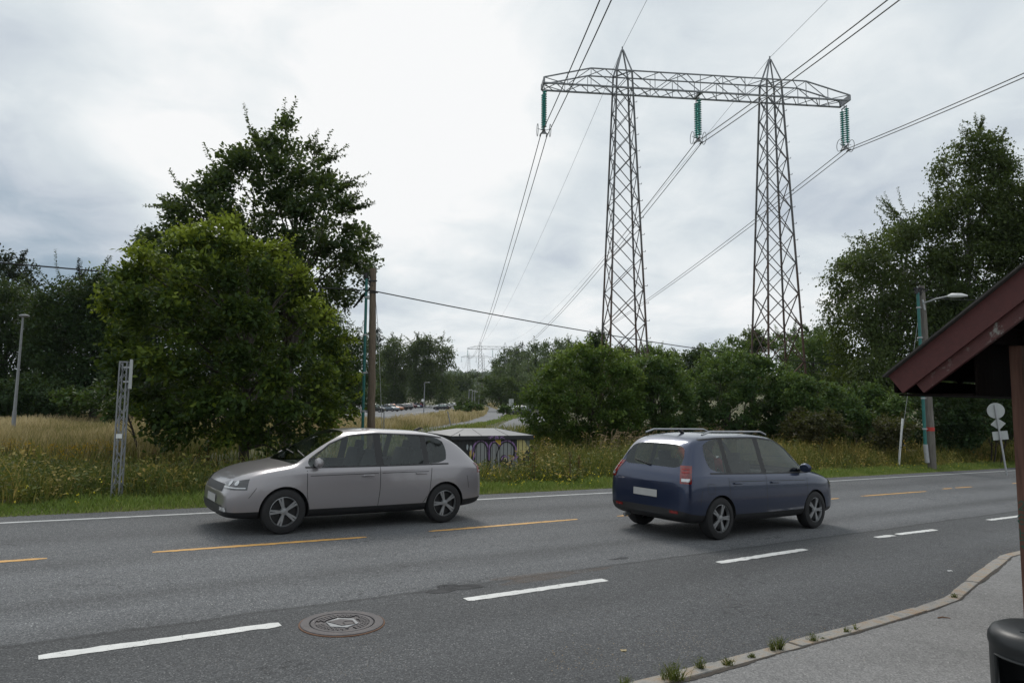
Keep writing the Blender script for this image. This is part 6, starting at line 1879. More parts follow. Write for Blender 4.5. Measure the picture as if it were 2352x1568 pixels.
bsdf(nt, out, ramp(nt, f, [(0.36, (0.03, 0.028, 0.026)), (0.5, (0.24, 0.23, 0.21)), (0.7, (0.42, 0.41, 0.38))]), 0.8); M_BIRCHB = m

def tree(name, label, cat, outline, Y, base, mat, bark=M_BARK, leaf=6.5, twig=0.55, K=20.0, thick=None, droop=0.0, seed=1, up=0.25, group=None, stems=1, trunk_r=0.14,
         fresh=0.0, gap=0.0, limbs=26, shoots=(), flat=0.5, pull=(.12, .5), nrnd=.42, Z0=None, notch=.75, sprigs=46):
    """crown fills an outline (pixels) set at its own distance Y, rounded in depth; leaf = leaf length in pixels"""
    r = np.random.default_rng(seed)
    O = at(np.array([p[0] for p in outline]), np.array([p[1] for p in outline]), np.full(len(outline), float(Y)))
    poly = O[:, [0, 2]]
    bX, bZ = (at(base[0], base[1], Y)[0], 0); gz = float(ground(bX, Y)) if Z0 is None else Z0
    root = thing(name, label, cat, (bX, Y, gz - 0.05), 0, group)
    mn, mx_ = poly.min(0), poly.max(0)
    area = 0.5 * abs(np.dot(poly[:, 0], np.roll(poly[:, 1], -1)) - np.dot(poly[:, 1], np.roll(poly[:, 0], -1)))
    Lw = leaf / F * Y
    n_leaf = int(K * area / (Lw * Lw)); per = 26
    n_cl = max(20, n_leaf // per)
    X = r.uniform(mn[0], mx_[0], n_cl * 6); Zc = r.uniform(mn[1], mx_[1], n_cl * 6)
    k = inside(poly, X, Zc); X, Zc = X[k], Zc[k]
    d = edge_dist(poly, X, Zc)
    tw = twig
    lump = np.sin(X / tw * .55 + seed) + np.sin(Zc / tw * .62 + seed * 1.7) + .7 * np.sin((X - Zc) / tw * 1.15 + seed * .6)
    te = min(tw, .42 * d.max())
    k = d > te * (0.45 + notch * np.clip(lump + .3, 0, 2))
    if k.sum() < 12: k = d > 0
    X, Zc, d = X[k][:int(n_cl * 1.35)], Zc[k][:int(n_cl * 1.35)], d[k][:int(n_cl * 1.35)]
    Tm = (min(mx_[0] - mn[0], mx_[1] - mn[1]) / 2) if thick is None else thick
    Rm = max(d.max(), 1e-3)
    h = Tm * np.sqrt(np.clip(1 - (1 - np.clip(d / Rm, 0, 1)) ** 2, 0, 1))
    sgn = np.where(r.random(len(X)) < 0.62, -1, 1)
    Yc = Y + sgn * h * r.random(len(X)) ** 0.45
    q_ = 1.5 / tw
    g1 = np.sin(X * q_ + seed) * np.sin(Zc * q_ * 1.25 + seed * 2) + np.sin(Yc * q_ * .9 + X * q_ * .5) * .7 + .6 * np.sin(Zc * q_ * 2.1 + Yc * q_ + seed)
    k = (g1 > -1.0 + gap) | (r.random(len(X)) < .12)
    X, Zc, d, Yc, h = X[k][:n_cl], Zc[k][:n_cl], d[k][:n_cl], Yc[k][:n_cl], h[k][:n_cl]
    C_ = np.stack([X, Yc, Zc], -1)
    # boughs: the crown breaks into overlapping clumps with shade between them
    nbgh = max(6, len(C_) // 14)
    bi = r.integers(0, len(C_), nbgh); Bc = C_[bi]
    dist = ((C_[:, None, :] - Bc[None]) ** 2 * np.array([1, 1, 1.6])).sum(-1) if len(C_) * nbgh < 6e6 else None
    if dist is not None:
        own = Bc[np.argmin(dist, 1)]
        C_ = C_ + (own - C_) * r.uniform(*pull, (len(C_), 1)) * np.clip(d / (tw * 2.2), .15, 1)[:, None]
        btint = r.normal(0, .10, nbgh)[np.argmin(dist, 1)]
    else: btint = np.zeros(len(C_))
    axis0 = np.array([bX * .5 + X.mean() * .5, Y, mn[1] + (mx_[1] - mn[1]) * .35])
    dirv = unit(unit(C_ - axis0) * np.array([1, 1, .8]) + r.normal(0, .45, C_.shape) + np.array([0, 0, up - droop]))
    nl = per
    u = r.random((len(C_), nl, 1)); tl = tw * r.uniform(.6, 1.3, (len(C_), 1, 1))
    P = C_[:, None, :] + dirv[:, None, :] * (u - .35) * tl + r.normal(0, 1, (len(C_), nl, 3)) * tw * np.array([.26, .26, .26 * flat * 1.2])
    if droop: P[..., 2] -= (u[..., 0] ** 2) * tl[..., 0] * droop
    P = P.reshape(-1, 3); dl = np.repeat(dirv, nl, 0)
    # limit stray leaves to the outline, roughly
    ax_ = unit(dl * .7 + r.normal(0, .6, P.shape) + np.array([0, 0, -.25 - droop * 1.0]))
    nr = unit(np.array([0, 0, 1.0]) * .8 + dl * .35 + r.normal(0, nrnd, P.shape))
    L = Lw * r.uniform(.7, 1.3, len(P)); tint = np.clip(.42 + np.repeat(btint, nl) + r.normal(0, .13, len(P)), 0, 1)
    if fresh:  # tops and outer leaves lightened: new growth plus lit tips painted in
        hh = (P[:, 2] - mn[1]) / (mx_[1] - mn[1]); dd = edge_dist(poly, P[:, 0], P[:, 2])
        fresh_lit_tip = np.clip(1 - dd / (tw * 1.6), 0, 1) * smooth(.35, .8, hh)
        tint = np.clip(tint + fresh * fresh_lit_tip * r.uniform(.2, 1, len(P)) + fresh * .35 * smooth(.6, .95, hh) * (np.repeat(r.random(len(C_)), nl) > .5), 0, 1)
    Vs = [leaf_quads(P, ax_, nr, L, L * r.uniform(.5, .72, len(P)))]; Ts = [np.repeat(tint, 4)]
    twigs = MB()
    edges = [(np.array(outline[i], float), np.array(outline[(i + 1) % len(outline)], float)) for i in range(len(outline))]
    ccx, ccy = np.mean([p[0] for p in outline]), np.mean([p[1] for p in outline]); lowy = max(p[1] for p in outline)
    wts = np.array([np.hypot(*(b - a)) for a, b in edges]); auto = []
    twp = tw / Y * F
    for q in range(sprigs):
        a, b = edges[r.choice(len(edges), p=wts / wts.sum())]; c0_ = a + (b - a) * r.random()
        if c0_[1] > lowy - (lowy - min(p[1] for p in outline)) * .16: continue
        o_ = np.array([c0_[0] - ccx, c0_[1] - ccy]); o_ /= np.hypot(*o_) + 1e-6; o_ = o_ + r.normal(0, .3, 2) + np.array([0, -.45 + droop * 1.1]); o_ /= np.hypot(*o_) + 1e-6
        tip = at(*(c0_ + o_ * twp * r.uniform(.1, .6)), Y); dc = np.hypot(C_[:, 0] - tip[0], C_[:, 2] - tip[2]); j_ = int(np.argmin(dc))
        if dc[j_] > tw * 2.6: continue
        tip[1] = C_[j_, 1]; auto.append((C_[j_].copy(), tip))
    for (p0, p1) in list(shoots) + auto:      # leading shoots that stick out of the crown
        if len(p0) == 3: a, b = p0, p1
        else:
            a, b = at(*p0, Y), at(*p1, Y)
            dc = np.hypot(C_[:, 0] - a[0], C_[:, 2] - a[2]); j_ = int(np.argmin(dc)); a[1] = b[1] = C_[j_, 1]
            if dc[j_] > tw * .6: a = C_[j_].copy()
        ln = np.linalg.norm(b - a); m_ = int(ln / (Lw * .16)) + 6
        uu = np.linspace(0, 1, m_); bend = np.array([0.06 * ln, 0, 0]) * r.choice([-1, 1])
        Q = a + (b - a) * uu[:, None] + bend * (uu * (1 - uu) * 4)[:, None]
        dd_ = unit(b - a); sd_v = unit(np.cross(dd_, r.normal(0, 1, (m_, 3))))
        Vs.append(leaf_quads(Q, unit(sd_v + dd_ * .5 + np.array([0, 0, -.2])), unit(np.array([0, 0, 1.]) + r.normal(0, .4, (m_, 3))), Lw * r.uniform(.8, 1.25, m_) * (1 - .45 * uu), Lw * .62 * (1 - .45 * uu)))
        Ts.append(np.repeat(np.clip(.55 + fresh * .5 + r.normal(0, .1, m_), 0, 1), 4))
        twigs.tube([a - dd_ * ln * .3, a, Q[m_ // 2], b], [Lw * .10, Lw * .08, Lw * .06, Lw * .02], 4)
    V = np.concatenate([q.reshape(-1, 3) for q in Vs]); T_ = np.concatenate(Ts)
    np_obj('crown', V, np.arange(len(V)).reshape(-1, 4), LM[mat] if isinstance(mat, str) else mat, root, False, T_, world=True)
    # trunk and limbs
    tb_ = twigs
    zt = mn[1] + (mx_[1] - mn[1]) * .93; topx = X[np.argmax(Zc)]
    for q in range(stems):
        ox = 0 if stems == 1 else r.normal(0, .5) * trunk_r * 8; oy = 0 if stems == 1 else r.normal(0, .4)
        pts = []; rad = []
        nseg = 9
        for i in range(nseg + 1):
            u_ = i / nseg
            tx = topx if stems == 1 else X.mean() + ox * 3
            pts.append(Vector((bX + ox + (tx - bX - ox) * u_ ** 1.3 + r.normal(0, .02) * Lw * 10 * (0 < i), Y + oy * (1 + u_ * 2), gz - .3 + (zt * (1 if stems == 1 else r.uniform(.85, .95)) - gz + .3) * u_)))
            rad.append(trunk_r * (1.15 if i == 0 else (1 - u_) ** .8 + .06) / (1 if stems == 1 else 1.5))
        tb_.tube(pts, rad, 10)
        sel = r.choice(len(C_), min(limbs, len(C_)), replace=False)
        for j in sel:
            c = C_[j]; ht = np.clip((c[2] - gz) * r.uniform(.45, .75) + gz, gz + .15 * (zt - gz), zt); u_ = (ht - gz + .3) / (zt - gz + .3); f_ = u_ * nseg; i = int(min(f_, nseg - 1)); p = pts[i].lerp(pts[i + 1], f_ - i)
            e = Vector(c + dirv[j] * tw * .3); mm = p.lerp(e, .5) + Vector((0, 0, (e - p).length * (.10 if not droop else .18)))
            r0 = rad[i] * r.uniform(.25, .45); tb_.tube([p, mm, e], [r0, r0 * .6, r0 * .15], 5)
    tb_.build('trunk', bark, root, True, world=True, fix=False)
    return root

# --- big maple and the taller dark tree behind it
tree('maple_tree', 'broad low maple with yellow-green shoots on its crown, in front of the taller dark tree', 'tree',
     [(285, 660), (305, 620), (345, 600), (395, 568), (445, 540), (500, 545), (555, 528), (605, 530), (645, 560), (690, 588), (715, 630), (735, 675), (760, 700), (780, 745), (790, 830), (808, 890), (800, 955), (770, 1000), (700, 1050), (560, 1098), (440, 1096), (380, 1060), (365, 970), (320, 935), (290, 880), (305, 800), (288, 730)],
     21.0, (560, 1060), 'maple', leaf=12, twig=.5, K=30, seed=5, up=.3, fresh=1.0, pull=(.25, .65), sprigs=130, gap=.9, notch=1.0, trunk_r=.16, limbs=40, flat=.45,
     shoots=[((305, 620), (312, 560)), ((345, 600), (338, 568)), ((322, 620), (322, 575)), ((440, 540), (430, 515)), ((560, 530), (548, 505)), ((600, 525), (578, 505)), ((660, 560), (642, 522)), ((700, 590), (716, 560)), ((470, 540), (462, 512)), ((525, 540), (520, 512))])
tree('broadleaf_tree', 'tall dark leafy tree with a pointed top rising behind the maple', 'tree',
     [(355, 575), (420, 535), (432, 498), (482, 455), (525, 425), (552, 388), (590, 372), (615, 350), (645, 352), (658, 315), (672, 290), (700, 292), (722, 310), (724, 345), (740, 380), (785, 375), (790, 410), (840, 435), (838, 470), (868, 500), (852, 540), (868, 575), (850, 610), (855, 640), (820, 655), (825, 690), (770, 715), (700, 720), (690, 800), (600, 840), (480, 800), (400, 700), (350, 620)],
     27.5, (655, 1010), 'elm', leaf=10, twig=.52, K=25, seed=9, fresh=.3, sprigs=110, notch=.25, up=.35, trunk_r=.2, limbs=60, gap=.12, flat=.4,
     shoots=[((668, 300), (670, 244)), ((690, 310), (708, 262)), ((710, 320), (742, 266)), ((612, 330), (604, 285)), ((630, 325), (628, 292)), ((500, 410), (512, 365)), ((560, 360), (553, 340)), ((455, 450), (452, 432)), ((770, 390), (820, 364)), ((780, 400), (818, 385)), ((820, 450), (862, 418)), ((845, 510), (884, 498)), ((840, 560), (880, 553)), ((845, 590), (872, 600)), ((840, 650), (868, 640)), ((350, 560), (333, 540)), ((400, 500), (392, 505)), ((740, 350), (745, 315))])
tree('broadleaf_tree', 'low leafy branches of a pale green young tree left of the lattice post', 'tree',
     [(150, 908), (200, 898), (250, 880), (300, 890), (350, 930), (320, 965), (250, 968), (215, 945), (160, 925)], 24.0, (335, 985), 'fresh', leaf=10, twig=.4, K=10, seed=12, up=.1, trunk_r=.05, limbs=12, thick=1.0)
# --- wood on the left edge
tree('pine_tree', 'pine with open tufted crown at the far left edge of the wood', 'tree', [(-30, 590), (10, 590), (30, 571), (50, 596), (72, 618), (84, 648), (80, 680), (60, 700), (30, 760), (-30, 760)], 66, (5, 958), 'pine', leaf=8, twig=1.3, K=14, seed=21, trunk_r=.25, gap=.3, limbs=24,
     shoots=[((30, 590), (30, 570)), ((60, 625), (74, 612)), ((70, 650), (88, 636)), ((70, 670), (86, 664)), ((50, 600), (58, 590))])
tree('broadleaf_tree', 'mid green tree below the pine at the left picture edge', 'tree', [(-80, 640), (0, 640), (40, 645), (80, 668), (118, 690), (140, 760), (130, 960), (-80, 960)], 60, (20, 958), 'wood', leaf=6.5, twig=1.3, K=28, seed=22, trunk_r=.3)
tree('broadleaf_tree', 'rounded dark green tree between the pine and the maple', 'tree', [(122, 660), (135, 632), (175, 612), (190, 603), (230, 618), (268, 606), (300, 622), (330, 640), (335, 800), (330, 962), (110, 962), (95, 800)], 58, (210, 960), 'wood', leaf=6.5, twig=1.3, K=28, seed=23, trunk_r=.3)
tree('spruce_tree', 'dark spruce tip poking out above the rounded tree left of the maple', 'tree', [(180, 598), (192, 625), (205, 700), (160, 700), (170, 625)], 72, (182, 955), 'pine', leaf=6, twig=.9, K=14, seed=24, trunk_r=.2)
tree('broadleaf_tree', 'dark tree filling the wood behind the maple, seen under and around its crown', 'tree', [(290, 650), (400, 600), (560, 560), (700, 640), (760, 720), (820, 760), (845, 880), (830, 962), (290, 965)], 70, (560, 962), 'wood', leaf=6, twig=1.6, K=22, seed=25, trunk_r=.3)
tree('shrub', 'low dark shrub at the foot of the wood, left of the lamp', 'shrub', [(-60, 880), (0, 860), (60, 870), (130, 860), (200, 875), (260, 900), (290, 968), (-60, 968)], 50, (90, 966), 'wood', leaf=6.5, twig=.9, K=20, seed=26, trunk_r=.06, stems=3, thick=2.5)
# --- dark trees behind the brown pole and around the car park
tree('broadleaf_tree', 'dark leafy tree just right of the teal pipe at the brown pole', 'tree', [(742, 720), (790, 712), (835, 745), (870, 800), (882, 900), (872, 934), (780, 950), (740, 950)], 62, (815, 950), 'wood', leaf=5.5, twig=1.1, K=15, seed=31, trunk_r=.2)
for k, (px, top, wd, lab) in enumerate([(868, 742, 26, 'dark spruce right behind the brown pole, tallest of the spruces'), (906, 762, 26, 'dark spruce second from the brown pole'), (955, 773, 22, 'dark spruce showing between the birches of the car park'), (890, 772, 26, 'dark spruce between the two tall spruces near the brown pole')]):
    tree('spruce_tree', lab, 'tree', [(px, top), (px + wd * .25, top + 22), (px + wd * .5, top + 60), (px + wd * .8, top + 120), (px - wd * .8, top + 120), (px - wd * .5, top + 60), (px - wd * .25, top + 22)], 268, (px, 934), 'pine', leaf=4.2, twig=2.6, notch=.2, sprigs=14, K=14, seed=40 + k, trunk_r=.3, limbs=8)
tree('birch_tree', 'olive green birch behind the parked cars, nearest the brown pole', 'tree', [(868, 812), (885, 785), (905, 768), (925, 775), (940, 800), (948, 860), (940, 932), (868, 932)], 240, (905, 933), 'birch', M_BIRCHB, leaf=4.6, twig=3, K=20, seed=51, droop=.5, notch=.35, sprigs=30, trunk_r=.3)
tree('birch_tree', 'broad birch with a domed top in the middle behind the car park', 'tree', [(925, 810), (940, 775), (955, 768), (972, 768), (990, 762), (1003, 770), (1010, 800), (1018, 860), (1012, 932), (925, 932)], 236, (968, 933), 'birch', M_BIRCHB, leaf=4.6, twig=3, K=21, seed=52, droop=.5, notch=.35, sprigs=30, trunk_r=.3)
tree('birch_tree', 'pale airy birch at the right end of the trees behind the car park', 'tree', [(1000, 800), (1010, 775), (1022, 764), (1033, 775), (1040, 800), (1046, 830), (1043, 870), (1036, 900), (1030, 932), (1000, 932)], 230, (1014, 933), 'birch', M_BIRCHB, leaf=4.6, twig=3, K=14, seed=53, droop=.7, notch=.35, sprigs=30, trunk_r=.3, gap=.2)
for k, (ol, Y, lab) in enumerate([([(1030, 875), (1045, 862), (1070, 860), (1095, 862), (1112, 880), (1118, 932), (1030, 934)], 330, 'dark round trees closing the valley behind the footpath lamps'),
                                 ([(1095, 880), (1112, 866), (1140, 864), (1165, 868), (1192, 872), (1215, 890), (1215, 936), (1105, 932)], 160, 'leafy green tree beside the footpath, right of the lamp row'),
                                 ([(1040, 905), (1060, 893), (1090, 900), (1112, 915), (1112, 936), (1035, 934)], 290, 'low dark tree behind the footpath lamps')]):
    tree('broadleaf_tree', lab, 'tree', ol, Y, (sum(p[0] for p in ol) / len(ol), 934), 'far', leaf=4.6, twig=Y * .011, K=16, seed=60 + k, trunk_r=.25)
for k, (ol, Y, lab, mt) in enumerate([([(1050, 925), (1062, 912), (1078, 918), (1085, 935), (1075, 946), (1040, 946)], 120, 'yellow-green bush beside the black hatchback in the car park', 'fresh'),
                                  ([(1060, 935), (1085, 925), (1108, 930), (1108, 945), (1040, 948), (1035, 938)], 105, 'pale yellow-green low bush at the edge of the footpath', 'fresh'),
                                  ([(1145, 938), (1158, 928), (1170, 934), (1172, 948), (1148, 950)], 100, 'small bush by the footpath, left of the white hatchback', 'fresh')]):
    tree('shrub', lab, 'shrub', ol, Y, (sum(p[0] for p in ol) / len(ol), 947), mt, leaf=4.6, twig=.7, K=15, seed=70 + k, trunk_r=.04, stems=3)

# --- wooded slope right of the valley: single trees, each with its own crown
slope_px = [(1140, 822, 28, 300), (1162, 800, 30, 285), (1188, 792, 32, 275), (1214, 793, 30, 262), (1240, 783, 34, 250), (1272, 778, 34, 240), (1302, 772, 36, 228), (1340, 776, 40, 215), (1375, 778, 40, 205),
            (1150, 838, 30, 262), (1180, 826, 34, 245), (1215, 820, 36, 228), (1250, 812, 38, 214), (1290, 806, 40, 200), (1335, 806, 44, 190), (1165, 858, 30, 220), (1200, 850, 36, 205), (1238, 845, 38, 190), (1280, 840, 42, 178), (1330, 838, 46, 170)]
protos = []
for k, (px, py, wd, Y) in enumerate(slope_px):
    wd = wd * 1.3
    if k < 4:
        h = wd * 2.2
        ol = [(px - wd * .45, py + wd * .55), (px - wd * .2, py + wd * .1), (px, py), (px + wd * .25, py + wd * .12), (px + wd * .5, py + wd * .6), (px + wd * .55, py + wd * 1.3), (px + wd * .4, py + h), (px - wd * .4, py + h), (px - wd * .58, py + wd * 1.2)]
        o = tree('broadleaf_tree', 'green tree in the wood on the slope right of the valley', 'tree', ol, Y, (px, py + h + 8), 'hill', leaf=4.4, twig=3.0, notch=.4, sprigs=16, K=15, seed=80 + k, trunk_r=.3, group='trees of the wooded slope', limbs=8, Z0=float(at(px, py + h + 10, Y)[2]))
        protos.append((o, wd * Y, at(px, py, Y)))
    else:
        o, ref, tp = protos[k % 4]; c = copy_tree(o); s__ = wd * Y / ref; c.scale = (s__, s__, s__ * rng.uniform(.92, 1.12)); q = at(px, py, Y)
        c.rotation_euler = (0, 0, rng.uniform(0, 6.28)); hh_ = (tp[2] - o.location.z) * c.scale[2]
        off = Vector(((tp[0] - o.location.x) * s__, 0, 0))
        c.location = (q[0], q[1], q[2] - hh_)
for k, (px, top, wd, Y) in enumerate([(1197, 786, 20, 300), (1170, 790, 16, 310), (1253, 776, 22, 270)]):
    tree('spruce_tree', ['small dark spruce on the skyline of the slope, middle of three', 'small dark spruce on the skyline of the slope, nearest the distant pylon', 'small dark spruce on the skyline of the slope, farthest right'][k], 'tree',
         [(px, top), (px + wd * .3, top + 18), (px + wd * .6, top + 60), (px - wd * .6, top + 60), (px - wd * .3, top + 18)], Y, (px, top + 70), 'pine', leaf=4, twig=2.2, notch=.2, sprigs=10, K=14, seed=110 + k, trunk_r=.25, limbs=6, Z0=float(at(px, top + 75, Y)[2]))
# the wooded ridge on the horizon: one far wood
r = np.random.default_rng(5); n = 2600
Xr = r.uniform(-230, 330, n); Yr = r.uniform(820, 1500, n); Zr = ground(Xr, Yr)
hr_ = r.uniform(9, 17, n); V = []; T_ = []
nl = 22; P = np.stack([Xr, Yr, Zr], -1)[:, None, :] + np.stack([r.normal(0, 2.6, (n, nl)), r.normal(0, 2.6, (n, nl)), r.beta(2.2, 1.6, (n, nl)) * hr_[:, None]], -1)
P = P.reshape(-1, 3); a_ = unit(r.normal(0, 1, P.shape)); nn_ = unit(r.normal(0, .5, P.shape) + np.array([0, -.4, .8]))
L = r.uniform(2.4, 4.4, len(P)); V = leaf_quads(P, a_, nn_, L, L * .7); T_ = np.repeat(np.clip(.4 + np.repeat(r.normal(0, .15, n), nl) + r.normal(0, .1, len(P)), 0, 1), 4)
o = np_obj('distant_forest', V.reshape(-1, 3), np.arange(len(V) * 4).reshape(-1, 4), LM['far'], None, False, T_)
tag(o, 'wooded ridge on the horizon in the valley gap', 'forest', kind='stuff')

# --- trees behind the bushes, under the pylon
for k, (ol, Y, lab, mt) in enumerate([
    ([(1338, 800), (1350, 772), (1372, 758), (1392, 772), (1420, 792), (1450, 800), (1450, 900), (1330, 900)], 92, 'dark tree showing between the legs of the left pylon mast', 'wood'),
    ([(1440, 815), (1465, 795), (1500, 798), (1530, 800), (1555, 812), (1570, 860), (1560, 920), (1440, 920)], 66, 'lighter green tree just right of the left pylon mast', 'bush'),
    ([(1540, 808), (1570, 797), (1605, 802), (1620, 790), (1640, 830), (1650, 920), (1540, 920)], 80, 'dark round tree between the two pylon masts', 'wood'),
    ([(1605, 805), (1630, 790), (1660, 780), (1690, 776), (1720, 785), (1740, 830), (1740, 920), (1600, 920)], 72, 'yellow-green tree left of the right pylon mast', 'bush'),
    ([(1698, 800), (1705, 768), (1718, 752), (1735, 748), (1752, 760), (1768, 790), (1770, 900), (1700, 900)], 96, 'grey green birch behind the right pylon mast', 'birch'),
    ([(1765, 790), (1780, 760), (1805, 742), (1822, 735), (1845, 752), (1862, 740), (1880, 752), (1905, 748), (1925, 760), (1930, 920), (1765, 920)], 88, 'trees top between the right pylon mast and the tall birches', 'bush2'),
    ([(1800, 800), (1830, 775), (1870, 768), (1910, 775), (1940, 800), (1950, 930), (1800, 930)], 62, 'dark leafy tree left of the tall birches', 'bush2')]):
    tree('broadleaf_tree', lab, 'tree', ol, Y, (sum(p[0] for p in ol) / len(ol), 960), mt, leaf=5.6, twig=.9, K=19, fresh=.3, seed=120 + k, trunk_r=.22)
# --- the big bushes in front of the pylon
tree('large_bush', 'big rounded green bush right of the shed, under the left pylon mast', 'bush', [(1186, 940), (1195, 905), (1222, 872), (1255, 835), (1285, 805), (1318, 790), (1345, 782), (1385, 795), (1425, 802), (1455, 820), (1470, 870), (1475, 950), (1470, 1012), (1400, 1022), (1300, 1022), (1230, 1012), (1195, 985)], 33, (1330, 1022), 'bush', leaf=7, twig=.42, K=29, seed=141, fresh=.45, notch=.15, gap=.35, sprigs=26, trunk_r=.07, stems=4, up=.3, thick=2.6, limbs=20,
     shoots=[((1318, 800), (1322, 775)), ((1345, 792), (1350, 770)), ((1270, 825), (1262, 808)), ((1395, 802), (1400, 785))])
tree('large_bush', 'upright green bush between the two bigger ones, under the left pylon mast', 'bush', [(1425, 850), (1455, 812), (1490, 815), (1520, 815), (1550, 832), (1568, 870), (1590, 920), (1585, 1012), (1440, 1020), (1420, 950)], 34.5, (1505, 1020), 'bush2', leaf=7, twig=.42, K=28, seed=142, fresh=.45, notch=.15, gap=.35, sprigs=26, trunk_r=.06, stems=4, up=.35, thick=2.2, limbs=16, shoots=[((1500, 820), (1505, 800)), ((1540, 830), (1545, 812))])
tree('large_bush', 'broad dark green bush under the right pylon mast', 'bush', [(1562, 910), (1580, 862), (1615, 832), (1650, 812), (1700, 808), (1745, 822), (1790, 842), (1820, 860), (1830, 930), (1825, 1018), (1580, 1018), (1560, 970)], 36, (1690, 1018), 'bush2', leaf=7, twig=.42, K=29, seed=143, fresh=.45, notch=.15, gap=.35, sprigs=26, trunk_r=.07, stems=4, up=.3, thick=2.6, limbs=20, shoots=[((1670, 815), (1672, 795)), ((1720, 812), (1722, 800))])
tree('large_bush', 'dark bush sloping down to the right behind the blue car', 'bush', [(1770, 860), (1810, 850), (1850, 862), (1900, 885), (1945, 912), (1985, 955), (1990, 1020), (1780, 1020)], 34, (1870, 1020), 'bush2', leaf=7, twig=.42, K=28, seed=144, fresh=.45, notch=.15, gap=.35, sprigs=26, trunk_r=.06, stems=4, thick=2.2, limbs=16)
tree('large_bush', 'small brownish bush with a few red berries at the foot of the dark bushes', 'bush', [(1800, 985), (1830, 945), (1870, 935), (1910, 945), (1935, 975), (1940, 1022), (1805, 1025)], 30.5, (1870, 1028), 'rowan', leaf=7.5, twig=.4, K=17, seed=145, trunk_r=.04, stems=3, thick=1.2, limbs=10)
# --- tall birches and thicket on the right
tree('birch_tree', 'wide drooping birch left of the grey lamp pole', 'tree', [(1905, 610), (1918, 560), (1955, 545), (1965, 503), (1992, 480), (2020, 455), (2055, 462), (2080, 430), (2108, 430), (2140, 452), (2158, 500), (2170, 640), (2170, 900), (2120, 960), (1960, 950), (1915, 900), (1905, 820), (1930, 740), (1895, 705), (1925, 650)], 44, (2030, 1030), 'birch', M_BIRCHB, leaf=7, twig=1.0, K=21, seed=151, sprigs=50, notch=.4, droop=.75, trunk_r=.2, gap=.1, limbs=40, up=.2,
     shoots=[((1960, 560), (1908, 556)), ((1930, 620), (1895, 612)), ((1930, 690), (1888, 712)), ((2090, 440), (2100, 425)), ((1975, 500), (1962, 500))])
tree('birch_tree', 'tallest birch with a pale trunk and ragged top above the shelter roof', 'tree', [(2140, 480), (2165, 420), (2170, 380), (2152, 360), (2175, 310), (2200, 300), (2222, 280), (2240, 300), (2262, 322), (2292, 345), (2300, 400), (2320, 480), (2320, 900), (2290, 1000), (2160, 1000), (2130, 800), (2125, 600)], 42, (2222, 1030), 'birch', M_BIRCHB, leaf=7, twig=1.0, K=22, seed=152, sprigs=120, droop=.75, trunk_r=.22, gap=.2, limbs=40,
     shoots=[((2180, 350), (2146, 358)), ((2190, 310), (2172, 300)), ((2225, 300), (2222, 276)), ((2235, 305), (2245, 280)), ((2280, 350), (2300, 340))])
tree('birch_tree', 'birch at the right picture edge, cut by the frame', 'tree', [(2270, 560), (2296, 470), (2300, 400), (2318, 350), (2335, 322), (2380, 330), (2470, 380), (2520, 560), (2520, 950), (2300, 980)], 41, (2390, 1030), 'birch', M_BIRCHB, leaf=7, twig=1.0, K=22, seed=153, sprigs=120, droop=.75, trunk_r=.22, gap=.3, limbs=30,
     shoots=[((2320, 360), (2330, 330)), ((2340, 340), (2346, 318))])
for k, (ol, Y, lab, mt) in enumerate([
    ([(1880, 960), (1905, 900), (1950, 880), (1990, 878), (2030, 900), (2060, 940), (2065, 1035), (1885, 1035)], 37, 'fresh green thicket below the drooping birch, left of the lamp pole', 'bush2'),
    ([(1985, 930), (2005, 885), (2025, 870), (2045, 900), (2060, 950), (2060, 1030), (1980, 1030)], 35, 'bright green sapling in the thicket left of the lamp pole', 'fresh'),
    ([(2050, 960), (2075, 900), (2110, 870), (2160, 880), (2200, 920), (2215, 1035), (2045, 1035)], 36, 'dark thicket directly behind the grey lamp pole', 'wood'),
    ([(2180, 960), (2200, 900), (2240, 870), (2290, 860), (2340, 870), (2400, 900), (2420, 1035), (2185, 1035)], 35, 'dark thicket behind the leaning road sign', 'wood'),
    ([(1960, 1000), (1990, 960), (2040, 950), (2070, 975), (2080, 1035), (1955, 1035)], 32, 'grey green low shrub left of the white stay guard', 'rowan')]):
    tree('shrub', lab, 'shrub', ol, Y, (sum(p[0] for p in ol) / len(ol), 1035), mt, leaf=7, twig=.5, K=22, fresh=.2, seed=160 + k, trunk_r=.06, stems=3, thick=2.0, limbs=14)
# ------------------------------------------------------------------ grass, weeds and small plants
def blades(P, h, wd, lean, tint, r, tipw=0.15):
    yaw = r.uniform(0, 2 * math.pi, len(P)); sd_v = np.stack([np.cos(yaw), np.sin(yaw), np.zeros(len(P))], -1) * (wd / 2)[:, None]
    ld = r.uniform(0, 2 * math.pi, len(P)); lv = np.stack([np.cos(ld) * lean * h, np.sin(ld) * lean * h, h], -1)
    mid_v = lv * np.array([.38, .38, .58])
    V = np.stack([P - sd_v, P + sd_v, P + mid_v + sd_v * .85, P + mid_v - sd_v * .85, P + lv + sd_v * tipw, P + lv - sd_v * tipw], 1)
    n = len(P); b = np.arange(n)[:, None] * 6
    Fs = np.concatenate([b + np.array([0, 1, 2, 3]), b + np.array([3, 2, 4, 5])])
    return V.reshape(-1, 3), Fs, np.repeat(tint, 6)
LM['grass'] = leaf_mat('short_grass_blades', (0.07, 0.105, 0.026), (0.165, 0.24, 0.05), (0.32, 0.32, 0.12), 0.6, 0.25)
LM['dry'] = leaf_mat('dry_grass_blades', (0.17, 0.15, 0.065), (0.43, 0.335, 0.18), (0.62, 0.50, 0.32), 0.7, 0.25)
LM['weed'] = leaf_mat('weed_leaves', (0.040, 0.062, 0.018), (0.115, 0.138, 0.032), (0.40, 0.29, 0.09), 0.6, 0.25)
